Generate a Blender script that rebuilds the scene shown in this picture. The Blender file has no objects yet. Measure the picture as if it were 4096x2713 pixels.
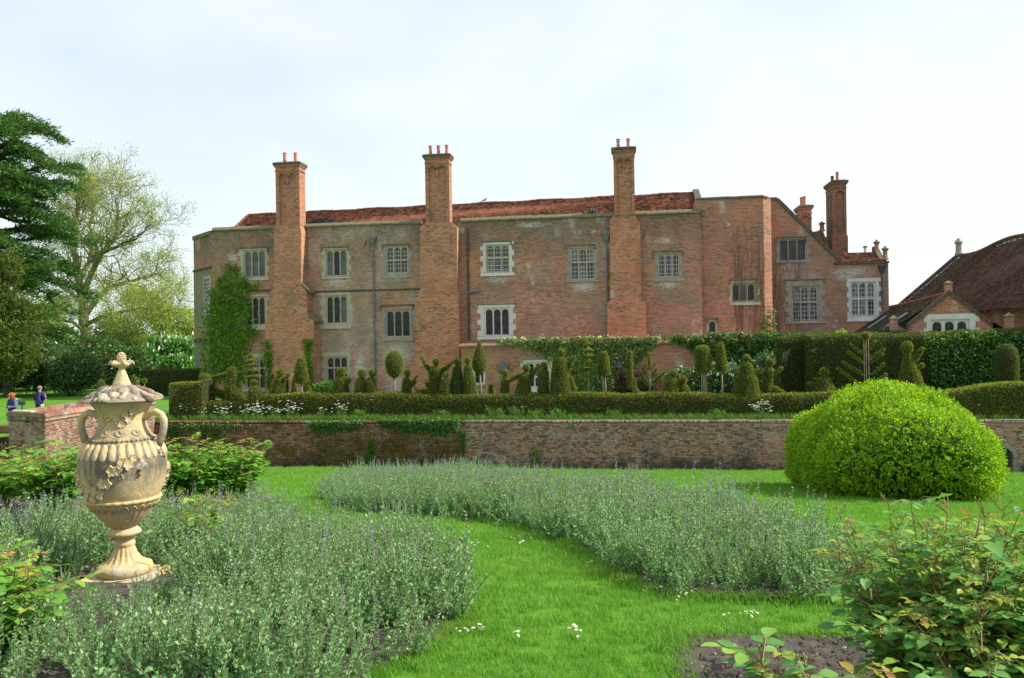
import bpy, bmesh, math, random
import numpy as np
from mathutils import Vector, Matrix, Euler

# ------------------------------------------------------------------ scene, camera, world, sun
SC = bpy.context.scene
COL = SC.collection
R = math.radians
F = 3124.0                    # focal length in photo pixels (photo is 4096 wide)
ROLL = R(-0.9)
CAMZ = 5.55                   # eye height above the lawn at the foot of the retaining wall
ANG = R(8.0)                  # the house and the terrace wall are turned by this
TER = 2.06                    # height of the terrace behind the retaining wall
VW = 33.0                     # distance of the retaining wall along the facade normal
VF = 49.0                     # distance of the facade

cam = bpy.data.cameras.new('camera')
cam.sensor_width = 36.0
cam.lens = F / 4096 * 36
cam.clip_end = 6000
cam.clip_start = 0.05
camo = bpy.data.objects.new('camera', cam)
COL.objects.link(camo)
camo.matrix_world = Matrix.Translation((0, 0, CAMZ)) @ Matrix.Rotation(R(90), 4, 'X') @ Matrix.Rotation(ROLL, 4, 'Z')
SC.camera = camo

SUN_EL = R(41)
SUN_AZ = R(90.5)               # compass: 0 = +Y, 90 = +X
wd = bpy.data.worlds.new('World')
SC.world = wd
wd.use_nodes = True
nt = wd.node_tree
for n in list(nt.nodes):
    nt.nodes.remove(n)
def wn(t, **k):
    n = nt.nodes.new(t)
    for a, b in k.items():
        setattr(n, a, b)
    return n
sky = wn('ShaderNodeTexSky', sky_type='NISHITA', sun_disc=False)
sky.sun_elevation = SUN_EL
sky.sun_rotation = SUN_AZ
sky.air_density = 1.0
sky.dust_density = 1.0
bg1 = wn('ShaderNodeBackground')
bg1.inputs['Strength'].default_value = 0.15
bg2 = wn('ShaderNodeBackground')
bg2.inputs['Color'].default_value = (0.885, 0.95, 1.0, 1)
bg2.inputs['Strength'].default_value = 0.79
tc = wn('ShaderNodeTexCoord')
mp = wn('ShaderNodeMapping')
mp.inputs['Scale'].default_value = (1.2, 1.2, 2.6)
mp.inputs['Rotation'].default_value = (0.12, 0.05, 0.6)
ns = wn('ShaderNodeTexNoise')
ns.inputs['Scale'].default_value = 1.2
ns.inputs['Detail'].default_value = 4
ns.inputs['Roughness'].default_value = 0.55
rmp = wn('ShaderNodeMapRange')
rmp.inputs['From Min'].default_value = 0.33
rmp.inputs['From Max'].default_value = 0.62
rmp.inputs['To Min'].default_value = 0.60
rmp.inputs['To Max'].default_value = 1.0
mx = wn('ShaderNodeMixShader')
wo = wn('ShaderNodeOutputWorld')
L = nt.links.new
L(tc.outputs['Generated'], mp.inputs['Vector'])
L(mp.outputs[0], ns.inputs['Vector'])
L(ns.outputs[0], rmp.inputs['Value'])
L(sky.outputs[0], bg1.inputs['Color'])
L(rmp.outputs[0], mx.inputs[0])
L(bg1.outputs[0], mx.inputs[1])
L(bg2.outputs[0], mx.inputs[2])
L(mx.outputs[0], wo.inputs[0])

sun = bpy.data.lights.new('sun', 'SUN')
sun.energy = 5.0
sun.angle = R(0.6)
sun.color = (1.0, 0.93, 0.82)
suno = bpy.data.objects.new('sun', sun)
COL.objects.link(suno)
to_sun = Vector((math.sin(SUN_AZ) * math.cos(SUN_EL), math.cos(SUN_AZ) * math.cos(SUN_EL), math.sin(SUN_EL)))
suno.rotation_euler = to_sun.to_track_quat('Z', 'Y').to_euler()
suno.location = (30, -5, 40)

SC.view_settings.view_transform = 'Standard'
SC.view_settings.look = 'None'
SC.view_settings.exposure = 0.5
SC.view_settings.gamma = 1.0
SC.render.engine = 'CYCLES'
SC.cycles.max_bounces = 6
SC.cycles.diffuse_bounces = 3
SC.cycles.transmission_bounces = 4
SC.cycles.transparent_max_bounces = 8

# ------------------------------------------------------------------ geometry of the view
CA, SA = math.cos(ANG), math.sin(ANG)
def ray(px, py):
    dx, dy = px - 2048.0, 1356.5 - py
    return Vector((dx * math.cos(ROLL) - dy * math.sin(ROLL), F, dx * math.sin(ROLL) + dy * math.cos(ROLL))) / F
def at(px, py, Y):
    """world point seen at photo pixel px, py at depth Y"""
    d = ray(px, py) * Y
    return Vector((d.x, d.y, d.z + CAMZ))
def G(u, v, z):
    """garden frame (u along the facade, v away from the viewer) to world"""
    return Vector((u * CA + v * SA, -u * SA + v * CA, z))
def uz(px, py, V):
    """(u, z) on the vertical plane v = V seen at a photo pixel"""
    d = ray(px, py)
    t = V / (d.x * SA + d.y * CA)
    p = d * t
    return (p.x * CA - p.y * SA, p.z + CAMZ)
def U(px, V, py=1250):
    return uz(px, py, V)[0]
def Zp(px, py, V):
    return uz(px, py, V)[1]
def mpp(V, px=2048):
    """metres per photo pixel on plane v = V near px"""
    d = ray(px, 1356)
    return V / (d.x * SA + d.y * CA) / F
def ground(x, y):
    """height of the sloping lower lawn"""
    v = x * SA + y * CA
    yy = max(y, 0.0)
    # steady bank falling from the viewer to the foot of the wall
    z = 4.55 * (1 - v / VW)
    z = min(z, 3.97) if v < 6 else z
    if 2.0 < v < 6.4:      # soften the top of the bank
        t = 4.55 * (1 - v / VW)
        z = -math.log(math.exp(-14 * t) + math.exp(-14 * 3.99)) / 14
    elif v <= 2.0:
        z = 3.985
    return max(z, 0.0)
def on_ground(px, py):
    """point of the lower lawn seen at a photo pixel"""
    lo, hi = 0.8, 60.0
    d = ray(px, py)
    for _ in range(50):
        m = (lo + hi) / 2
        if CAMZ + d.z * m > ground(d.x * m, d.y * m):
            lo = m
        else:
            hi = m
    return Vector((d.x * lo, d.y * lo, ground(d.x * lo, d.y * lo)))

# ------------------------------------------------------------------ mesh building
def auto_uv(me):
    n = len(me.polygons)
    if not n:
        return
    nor = np.empty(n * 3, np.float32); me.polygons.foreach_get('normal', nor); nor = nor.reshape(-1, 3)
    tot = np.empty(n, np.int32); me.polygons.foreach_get('loop_total', tot)
    nl = len(me.loops)
    vi = np.empty(nl, np.int32); me.loops.foreach_get('vertex_index', vi)
    co = np.empty(len(me.vertices) * 3, np.float32); me.vertices.foreach_get('co', co); co = co.reshape(-1, 3)
    p = co[vi]
    fn = np.repeat(nor, tot, axis=0)
    a = np.abs(fn)
    uvs = np.empty((nl, 2), np.float32)
    top = (a[:, 2] >= 0.72)
    side = (~top) & (a[:, 0] > a[:, 1])
    frn = (~top) & (~side)
    uvs[top] = p[top][:, [0, 1]]
    uvs[side] = p[side][:, [1, 2]]
    uvs[frn] = p[frn][:, [0, 2]]
    uvl = me.uv_layers.new(name='UVMap')
    uvl.data.foreach_set('uv', uvs.ravel())

class MB:
    """collects faces; build() links them as one mesh object"""
    def __init__(self):
        self.v, self.f, self.m = [], [], []
    def add(self, verts, faces, mi=0):
        o = len(self.v)
        self.v.extend(tuple(p) for p in verts)
        self.f.extend(tuple(i + o for i in f) for f in faces)
        self.m.extend([mi] * len(faces))
        return self
    def box(self, x0, x1, y0, y1, z0, z1, mi=0):
        v = [(x0, y0, z0), (x1, y0, z0), (x1, y1, z0), (x0, y1, z0), (x0, y0, z1), (x1, y0, z1), (x1, y1, z1), (x0, y1, z1)]
        return self.add(v, [(0, 3, 2, 1), (4, 5, 6, 7), (0, 1, 5, 4), (1, 2, 6, 5), (2, 3, 7, 6), (3, 0, 4, 7)], mi)
    def hexa(self, v, mi=0):
        """eight corners: bottom ring then top ring"""
        return self.add(v, [(0, 3, 2, 1), (4, 5, 6, 7), (0, 1, 5, 4), (1, 2, 6, 5), (2, 3, 7, 6), (3, 0, 4, 7)], mi)
    def prism(self, poly, a, b, axis='y', mi=0):
        """2D polygon extruded along an axis from a to b"""
        def P(q, t):
            return (q[0], t, q[1]) if axis == 'y' else ((t, q[0], q[1]) if axis == 'x' else (q[0], q[1], t))
        n = len(poly)
        v = [P(q, a) for q in poly] + [P(q, b) for q in poly]
        f = [tuple(range(n)), tuple(reversed(range(n, 2 * n)))]
        f += [(i, i + n, (i + 1) % n + n, (i + 1) % n) for i in range(n)]
        return self.add(v, f, mi)
    def tube(self, pts, rad, seg=8, cap=True, mi=0, twist=0):
        pts = [Vector(p) for p in pts]
        n = len(pts)
        if not hasattr(rad, '__len__'):
            rad = [rad] * n
        rings = []
        up = Vector((0, 0, 1))
        prev = None
        for i, p in enumerate(pts):
            t = (pts[min(i + 1, n - 1)] - pts[max(i - 1, 0)])
            t = t.normalized() if t.length > 1e-9 else Vector((0, 0, 1))
            if prev is None:
                a = t.cross(up) if abs(t.dot(up)) < 0.95 else t.cross(Vector((1, 0, 0)))
            else:
                a = prev - t * prev.dot(t)
            a.normalize()
            prev = a
            b = t.cross(a)
            rings.append([p + (a * math.cos(2 * math.pi * k / seg + twist) + b * math.sin(2 * math.pi * k / seg + twist)) * rad[i] for k in range(seg)])
        o = len(self.v)
        fs = []
        for i in range(n - 1):
            for k in range(seg):
                k2 = (k + 1) % seg
                fs.append((i * seg + k, i * seg + k2, (i + 1) * seg + k2, (i + 1) * seg + k))
        if cap:
            fs.append(tuple(reversed(range(seg))))
            fs.append(tuple((n - 1) * seg + k for k in range(seg)))
        return self.add([q for r in rings for q in r], fs, mi)
    def lathe(self, prof, seg=32, c=(0, 0, 0), fn=None, mi=0, close=True):
        """prof: (r, z) from bottom to top; fn(angle, z, r) -> r"""
        v, f = [], []
        n = len(prof)
        for i, (r, z) in enumerate(prof):
            for k in range(seg):
                a = 2 * math.pi * k / seg
                rr = fn(a, z, r) if fn else r
                v.append((c[0] + rr * math.cos(a), c[1] + rr * math.sin(a), c[2] + z))
        for i in range(n - 1):
            for k in range(seg):
                k2 = (k + 1) % seg
                f.append((i * seg + k, i * seg + k2, (i + 1) * seg + k2, (i + 1) * seg + k))
        if close:
            f.append(tuple(reversed(range(seg))))
            f.append(tuple((n - 1) * seg + k for k in range(seg)))
        return self.add(v, f, mi)
    def ball(self, c, r, seg=10, rings=7, mi=0, sc=(1, 1, 1)):
        v, f = [], []
        for i in range(rings + 1):
            th = math.pi * i / rings
            for k in range(seg):
                a = 2 * math.pi * k / seg
                v.append((c[0] + r * sc[0] * math.sin(th) * math.cos(a), c[1] + r * sc[1] * math.sin(th) * math.sin(a), c[2] - r * sc[2] * math.cos(th)))
        for i in range(rings):
            for k in range(seg):
                k2 = (k + 1) % seg
                f.append((i * seg + k, i * seg + k2, (i + 1) * seg + k2, (i + 1) * seg + k))
        return self.add(v, f, mi)
    def mesh(self, name, mats, smooth=False, uv=True):
        me = bpy.data.meshes.new(name)
        me.from_pydata(self.v, [], self.f)
        for m in (mats if isinstance(mats, (list, tuple)) else [mats]):
            me.materials.append(m)
        if len(set(self.m)) > 1:
            me.polygons.foreach_set('material_index', self.m)
        if smooth:
            me.polygons.foreach_set('use_smooth', [True] * len(me.polygons))
        me.update()
        if uv:
            auto_uv(me)
        return me
    def build(self, name, mats, parent=None, smooth=False, uv=True, **k):
        return link(name, self.mesh(name, mats, smooth, uv), parent, **k)

def link(name, data, parent=None, loc=None, rot=None, label=None, cat=None, group=None, kind=None):
    o = bpy.data.objects.new(name, data)
    COL.objects.link(o)
    if parent is not None:
        o.parent = parent
    if loc is not None:
        o.location = loc
    if rot is not None:
        o.rotation_euler = rot
    tag(o, label, cat, group, kind)
    return o
def tag(o, label=None, cat=None, group=None, kind=None):
    if label: o['label'] = label
    if cat: o['category'] = cat
    if group: o['group'] = group
    if kind: o['kind'] = kind
    return o
def empty(name, loc=(0, 0, 0), rz=0.0, label=None, cat=None, group=None, kind=None):
    o = link(name, None, None, loc, (0, 0, rz), label, cat, group, kind)
    o.empty_display_size = 0.2
    return o

def np_mesh(name, verts, faces, mats, smooth=False, uv=None, mi=None):
    """verts (n,3), faces (m,k) arrays"""
    me = bpy.data.meshes.new(name)
    verts = np.asarray(verts, np.float32); faces = np.asarray(faces, np.int32)
    m, k = faces.shape
    me.vertices.add(len(verts)); me.vertices.foreach_set('co', verts.ravel())
    me.loops.add(m * k); me.loops.foreach_set('vertex_index', faces.ravel())
    me.polygons.add(m)
    me.polygons.foreach_set('loop_start', np.arange(0, m * k, k, dtype=np.int32))
    me.polygons.foreach_set('loop_total', np.full(m, k, np.int32))
    for q in (mats if isinstance(mats, (list, tuple)) else [mats]):
        me.materials.append(q)
    if mi is not None:
        me.polygons.foreach_set('material_index', np.asarray(mi, np.int32))
    if smooth:
        me.polygons.foreach_set('use_smooth', np.ones(m, bool))
    me.update(calc_edges=True)
    if uv is not None:
        l = me.uv_layers.new(name='UVMap'); l.data.foreach_set('uv', np.asarray(uv, np.float32).ravel())
    return me

RNG = np.random.default_rng(7)
def unit(a):
    return a / np.maximum(np.linalg.norm(a, axis=1, keepdims=True), 1e-9)
def leaf_arrays(P, D, size, aspect=0.5, spread=0.7, rng=RNG, fold=0.25, upbias=0.0):
    """one folded leaf (4 verts, 2 triangles) at every point P, pointing roughly along D"""
    n = len(P)
    D = unit(D + rng.normal(0, spread, (n, 3)) + np.array([0, 0, upbias]))
    S = unit(np.cross(D, rng.normal(0, 1, (n, 3))))
    N = np.cross(D, S)
    sz = np.broadcast_to(size, (n,))[:, None] * rng.uniform(0.65, 1.3, (n, 1))
    a = P
    tip = P + D * sz
    mid = P + D * sz * 0.5 + N * sz * fold * rng.uniform(-1, 1, (n, 1))
    l = mid + S * sz * aspect * 0.5
    r = mid - S * sz * aspect * 0.5
    V = np.stack([a, l, tip, r], 1).reshape(-1, 3)
    Fc = np.arange(n * 4, dtype=np.int32).reshape(-1, 4)
    return V, Fc

def stack(*vf):
    vs, fs, o = [], [], 0
    for v, f in vf:
        vs.append(v); fs.append(f + o); o += len(v)
    return np.concatenate(vs), np.concatenate(fs)

def sample_mesh(verts, faces, n, rng=RNG):
    """random points and normals on a polygon list"""
    tris = []
    for f in faces:
        for i in range(1, len(f) - 1):
            tris.append((f[0], f[i], f[i + 1]))
    t = np.array(tris); v = np.asarray(verts, float)
    a, b, c = v[t[:, 0]], v[t[:, 1]], v[t[:, 2]]
    cr = np.cross(b - a, c - a)
    ar = np.linalg.norm(cr, axis=1)
    idx = rng.choice(len(t), n, p=ar / ar.sum())
    r1 = np.sqrt(rng.random((n, 1))); r2 = rng.random((n, 1))
    P = a[idx] * (1 - r1) + b[idx] * (r1 * (1 - r2)) + c[idx] * (r1 * r2)
    return P, unit(cr[idx])

# geometry-node scatter for what nobody could count
def scatter(name, P, rot, scale, templates, idx=None, parent=None, kind='stuff', label=None, cat=None):
    """one object that draws template meshes on points"""
    n = len(P)
    me = bpy.data.meshes.new(name)
    me.vertices.add(n)
    me.vertices.foreach_set('co', np.asarray(P, np.float32).ravel())
    at_ = me.attributes.new('rot', 'FLOAT_VECTOR', 'POINT'); at_.data.foreach_set('vector', np.asarray(rot, np.float32).ravel())
    at_ = me.attributes.new('scl', 'FLOAT', 'POINT'); at_.data.foreach_set('value', np.asarray(scale, np.float32).ravel())
    if idx is None:
        idx = RNG.integers(0, len(templates), n)
    at_ = me.attributes.new('idx', 'INT', 'POINT'); at_.data.foreach_set('value', np.asarray(idx, np.int32).ravel())
    c = bpy.data.collections.new(name + '_kinds')
    for k, t in enumerate(templates):
        c.objects.link(bpy.data.objects.new('%s_kind_%02d' % (name, k), t))
    g = bpy.data.node_groups.new(name, 'GeometryNodeTree')
    g.interface.new_socket('Geometry', in_out='INPUT', socket_type='NodeSocketGeometry')
    g.interface.new_socket('Geometry', in_out='OUTPUT', socket_type='NodeSocketGeometry')
    i = g.nodes.new('NodeGroupInput'); o = g.nodes.new('NodeGroupOutput')
    ip = g.nodes.new('GeometryNodeInstanceOnPoints')
    ci = g.nodes.new('GeometryNodeCollectionInfo')
    ci.inputs['Collection'].default_value = c
    ci.inputs['Separate Children'].default_value = True
    ci.inputs['Reset Children'].default_value = True
    def attr(nm, ty):
        q = g.nodes.new('GeometryNodeInputNamedAttribute'); q.data_type = ty
        q.inputs['Name'].default_value = nm
        return q.outputs['Attribute']
    e2r = g.nodes.new('FunctionNodeEulerToRotation')
    lk = g.links.new
    lk(attr('rot', 'FLOAT_VECTOR'), e2r.inputs[0])
    lk(i.outputs[0], ip.inputs['Points'])
    lk(ci.outputs[0], ip.inputs['Instance'])
    ip.inputs['Pick Instance'].default_value = True
    lk(attr('idx', 'INT'), ip.inputs['Instance Index'])
    lk(e2r.outputs[0], ip.inputs['Rotation'])
    lk(attr('scl', 'FLOAT'), ip.inputs['Scale'])
    lk(ip.outputs[0], o.inputs[0])
    ob = link(name, me, parent, kind=kind, label=label, cat=cat)
    md = ob.modifiers.new('scatter', 'NODES')
    md.node_group = g
    return ob
# ------------------------------------------------------------------ materials
class NB:
    def __init__(self, name):
        self.m = bpy.data.materials.new(name)
        self.m.use_nodes = True
        self.t = self.m.node_tree
        self.t.nodes.clear()
        self.out = self.t.nodes.new('ShaderNodeOutputMaterial')
        self._c = {}
    def n(self, ty, ins=None, **k):
        q = self.t.nodes.new(ty)
        for a, b in k.items():
            setattr(q, a, b)
        for a, b in (ins or {}).items():
            s = q.inputs[a]
            if isinstance(b, bpy.types.NodeSocket):
                self.t.links.new(b, s)
            else:
                if isinstance(b, (tuple, list)) and len(b) == 3 and s.type == 'RGBA':
                    b = tuple(b) + (1,)
                s.default_value = b
        return q
    def coord(self, k='Object'):
        if k not in self._c:
            self._c[k] = self.n('ShaderNodeTexCoord').outputs[k]
        return self._c[k]
    def pos(self):
        if 'pos' not in self._c:
            self._c['pos'] = self.n('ShaderNodeNewGeometry').outputs['Position']
        return self._c['pos']
    def island(self):
        return self.n('ShaderNodeNewGeometry').outputs['Random Per Island']
    def orand(self):
        return self.n('ShaderNodeObjectInfo').outputs['Random']
    def map(self, v, scale=(1, 1, 1), loc=(0, 0, 0), rot=(0, 0, 0)):
        return self.n('ShaderNodeMapping', {'Vector': v, 'Scale': scale, 'Location': loc, 'Rotation': rot}).outputs[0]
    def noise(self, v, s, d=4, r=0.55, dist=0.0):
        return self.n('ShaderNodeTexNoise', {'Vector': v, 'Scale': s, 'Detail': d, 'Roughness': r, 'Distortion': dist}).outputs[0]
    def ramp(self, f, stops, interp='LINEAR'):
        q = self.n('ShaderNodeValToRGB', {'Fac': f})
        cr = q.color_ramp
        cr.interpolation = interp
        while len(cr.elements) < len(stops):
            cr.elements.new(0.5)
        for e, (p, c) in zip(cr.elements, stops):
            e.position = p
            e.color = tuple(c) + (1,) if hasattr(c, '__len__') else (c, c, c, 1)
        return q.outputs[0]
    def mix(self, f, a, b, blend='MIX'):
        q = self.n('ShaderNodeMix', data_type='RGBA', blend_type=blend)
        for s, v in ((q.inputs[0], f), (q.inputs[6], a), (q.inputs[7], b)):
            if isinstance(v, bpy.types.NodeSocket):
                self.t.links.new(v, s)
            else:
                if hasattr(v, '__len__') and len(v) == 3:
                    v = tuple(v) + (1,)
                s.default_value = v
        return q.outputs[2]
    def math(self, op, a, b=0.0, clamp=False):
        q = self.n('ShaderNodeMath', operation=op, use_clamp=clamp)
        for s, v in ((q.inputs[0], a), (q.inputs[1], b)):
            if isinstance(v, bpy.types.NodeSocket):
                self.t.links.new(v, s)
            else:
                s.default_value = v
        return q.outputs[0]
    def rng(self, v, a, b, c=0.0, d=1.0):
        return self.n('ShaderNodeMapRange', {'Value': v, 'From Min': a, 'From Max': b, 'To Min': c, 'To Max': d}).outputs[0]
    def sep(self, v):
        return self.n('ShaderNodeSeparateXYZ', {0: v}).outputs
    def bump(self, h, s=0.5, d=0.02):
        return self.n('ShaderNodeBump', {'Height': h, 'Strength': s, 'Distance': d}).outputs[0]
    def pbr(self, col, rough=0.8, bump=None, spec=0.3, metal=0.0, **k):
        ins = {'Base Color': col, 'Roughness': rough, 'Specular IOR Level': spec, 'Metallic': metal}
        if bump is not None:
            ins['Normal'] = bump
        ins.update(k)
        q = self.n('ShaderNodeBsdfPrincipled', ins)
        self.t.links.new(q.outputs[0], self.out.inputs[0])
        return self.m
    def leaf(self, col, trans=None, gloss=0.015, rough=0.45, tw=0.35):
        """thin leaf: diffuse + translucent + a little gloss"""
        d = self.n('ShaderNodeBsdfDiffuse', {'Color': col})
        t = self.n('ShaderNodeBsdfTranslucent', {'Color': trans if trans is not None else col})
        g = self.n('ShaderNodeBsdfGlossy', {'Color': (0.9, 0.95, 1.0), 'Roughness': rough})
        a = self.n('ShaderNodeMixShader', {0: tw, 1: d.outputs[0], 2: t.outputs[0]})
        b = self.n('ShaderNodeMixShader', {0: gloss, 1: a.outputs[0], 2: g.outputs[0]})
        self.t.links.new(b.outputs[0], self.out.inputs[0])
        return self.m

def flat(name, col, rough=0.7, var=0.25, scale=6.0, spec=0.3, metal=0.0, bump=0.2):
    b = NB(name)
    n1 = b.noise(b.coord(), scale, 5, 0.6)
    c = b.mix(b.rng(n1, 0.3, 0.7), tuple(x * (1 - var) for x in col), tuple(min(1, x * (1 + var)) for x in col))
    return b.pbr(c, rough, b.bump(b.noise(b.coord(), scale * 6, 4), bump, 0.01), spec, metal)

def brick(name, pal, mortar=(0.52, 0.45, 0.36), lime=0.0, dark=0.0, green=0.0, bw=0.265, rh=0.079, ms=0.013, zdark=None, limecol=(0.62, 0.6, 0.57), seed=0.0, moss=0.0, spots=(), grey=(), weather=0.0):
    b = NB(name)
    uv = b.coord('UV')
    wob = b.noise(b.map(uv, (1, 1, 1), (seed, 0, 0)), 0.9, 2)
    uv2 = b.n('ShaderNodeVectorMath', {0: uv, 1: b.n('ShaderNodeCombineXYZ', {0: 0.0, 1: b.rng(wob, 0, 1, -0.006, 0.006)}).outputs[0]}, operation='ADD').outputs[0]
    br = b.n('ShaderNodeTexBrick', {'Vector': uv2, 'Color1': (0, 0, 0), 'Color2': (1, 1, 1), 'Mortar': (0.5, 0.5, 0.5), 'Scale': 1.0, 'Mortar Size': ms, 'Mortar Smooth': 0.3, 'Bias': 0.0, 'Brick Width': bw, 'Row Height': rh})
    base = b.ramp(br.outputs['Color'], pal)
    grain = b.noise(uv, 30, 4, 0.65)
    base = b.mix(0.35, base, b.mix(grain, (0.25, 0.25, 0.25), (1.0, 1.0, 1.0)), 'MULTIPLY') if False else b.mix(b.rng(grain, 0.3, 0.75, 0.0, 0.32), base, (0.10, 0.075, 0.06))
    # broad patches: orange, brown, rosy
    pat = b.noise(b.map(uv, (1, 1.3, 1), (seed * 3, seed, 0)), 0.45, 5, 0.6)
    base = b.mix(b.rng(pat, 0.42, 0.62, 0, 0.40), base, (0.60, 0.185, 0.075))
    pat2 = b.noise(b.map(uv, (1, 1.0, 1), (seed * 7 + 4, 9, 0)), 0.7, 6, 0.65)
    base = b.mix(b.rng(pat2, 0.50, 0.70, 0, 0.5), base, (0.25, 0.15, 0.10))
    if weather:
        wz = b.noise(b.map(uv, (0.9, 0.8, 1), (seed, 31, 0)), 0.55, 7, 0.68)
        base = b.mix(b.math('MULTIPLY', b.rng(wz, 0.40, 0.60, 0, weather), b.rng(br.outputs['Color'], 0, 1, 1.0, 0.45)), base, (0.22, 0.165, 0.13))
    c = b.mix(br.outputs['Fac'], base, b.mix(b.rng(pat2, 0.3, 0.7), mortar, tuple(x * 0.55 for x in mortar)))
    fine = b.noise(b.map(uv, (1, 1.5, 1), (3, seed, 0)), 3.2, 8, 0.72)
    fine2 = b.noise(b.map(uv, (1, 1.8, 1), (7, seed, 0)), 6.5, 6, 0.8)
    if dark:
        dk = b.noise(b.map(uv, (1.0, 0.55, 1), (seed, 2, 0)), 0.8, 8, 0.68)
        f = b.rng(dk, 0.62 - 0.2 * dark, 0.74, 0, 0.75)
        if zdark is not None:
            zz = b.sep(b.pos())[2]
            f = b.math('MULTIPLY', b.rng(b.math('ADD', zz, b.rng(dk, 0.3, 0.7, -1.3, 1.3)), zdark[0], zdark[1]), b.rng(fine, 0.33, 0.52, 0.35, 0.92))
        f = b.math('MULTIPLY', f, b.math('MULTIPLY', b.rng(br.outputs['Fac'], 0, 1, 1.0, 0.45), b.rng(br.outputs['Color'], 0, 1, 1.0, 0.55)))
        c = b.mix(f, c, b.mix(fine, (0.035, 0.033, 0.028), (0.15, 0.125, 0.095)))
    if green:
        gk = b.noise(b.map(uv, (0.8, 0.5, 1), (5, seed, 0)), 0.7, 7, 0.7)
        c = b.mix(b.math('MULTIPLY', b.rng(gk, 0.66 - 0.16 * green, 0.72, 0, 0.65), b.rng(br.outputs['Color'], 0, 1, 1.0, 0.4)), c, b.mix(fine, (0.14, 0.13, 0.06), (0.27, 0.25, 0.15)))
    if lime:
        lk = b.noise(b.map(uv, (0.9, 0.6, 1), (11, seed * 2, 0)), 0.55, 9, 0.72)
        f = b.math('MULTIPLY', b.rng(lk, 0.60 - 0.18 * lime, 0.66 - 0.05 * lime), b.math('MULTIPLY', b.rng(fine2, 0.36, 0.56, 0.2, 0.95), b.rng(br.outputs['Color'], 0.0, 1.0, 0.4, 1.0)))
        c = b.mix(f, c, limecol)
    def blots(lst):
        acc = None
        for (sx, sy, rx, ry) in lst:
            cu_, cz_ = uz(sx, sy, VF)
            k = mpp(VF, sx)
            q = b.map(uv, (1 / (rx * k), 1 / (ry * k), 1), (-cu_ / (rx * k), -cz_ / (ry * k), 0))
            ln = b.n('ShaderNodeVectorMath', {0: q}, operation='LENGTH').outputs['Value']
            acc = ln if acc is None else b.math('MINIMUM', acc, ln)
        return acc
    if grey:
        e = b.math('ADD', blots(grey), b.rng(fine2, 0.3, 0.7, -0.6, 0.6))
        c = b.mix(b.math('MULTIPLY', b.rng(e, 0.45, 1.1, 0.62, 0.0), b.rng(br.outputs['Color'], 0.0, 1.0, 0.25, 1.0)), c, b.mix(fine, (0.13, 0.115, 0.085), (0.34, 0.31, 0.26)))
    if spots:
        e = b.math('ADD', blots(spots), b.rng(fine2, 0.3, 0.7, -0.9, 0.9))
        c = b.mix(b.math('MULTIPLY', b.rng(e, 0.35, 0.9, 0.9, 0.0), b.rng(br.outputs['Color'], 0.0, 1.0, 0.3, 1.0)), c, (0.60, 0.59, 0.56))
    if moss:
        mk = b.noise(b.map(uv, (0.5, 0.7, 1), (17, seed, 0)), 0.9, 8, 0.7)
        f = b.math('MULTIPLY', b.rng(mk, 0.62 - 0.2 * moss, 0.70 - 0.15 * moss), b.rng(fine, 0.3, 0.5, 0.25, 0.95))
        c = b.mix(f, c, b.mix(grain, (0.055, 0.045, 0.012), (0.17, 0.15, 0.03)))
    h = b.math('ADD', b.math('MULTIPLY', br.outputs['Fac'], -1.0), b.math('MULTIPLY', grain, 0.7))
    return b.pbr(c, 0.92, b.bump(h, 0.9, 0.012), 0.12)

PAL_H = [(0.0, (0.07, 0.05, 0.045)), (0.15, (0.15, 0.075, 0.055)), (0.28, (0.40, 0.12, 0.06)), (0.6, (0.56, 0.165, 0.072)), (0.85, (0.60, 0.24, 0.115)), (1.0, (0.50, 0.33, 0.22))]
PAL_C = [(0.0, (0.08, 0.05, 0.045)), (0.10, (0.20, 0.08, 0.055)), (0.22, (0.46, 0.125, 0.055)), (0.6, (0.66, 0.18, 0.068)), (0.85, (0.68, 0.25, 0.105)), (1.0, (0.56, 0.34, 0.20))]
PAL_R = [(0.0, (0.10, 0.055, 0.045)), (0.15, (0.27, 0.08, 0.045)), (0.5, (0.46, 0.13, 0.058)), (0.8, (0.52, 0.18, 0.082)), (1.0, (0.42, 0.24, 0.15))]
PAL_D = [(0.0, (0.045, 0.033, 0.03)), (0.3, (0.13, 0.06, 0.042)), (0.6, (0.24, 0.095, 0.058)), (1.0, (0.32, 0.16, 0.10))]
PAL_W = [(0.0, (0.07, 0.055, 0.05)), (0.2, (0.20, 0.11, 0.085)), (0.5, (0.34, 0.19, 0.145)), (0.75, (0.38, 0.25, 0.205)), (0.9, (0.44, 0.19, 0.10)), (1.0, (0.40, 0.33, 0.27))]

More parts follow.
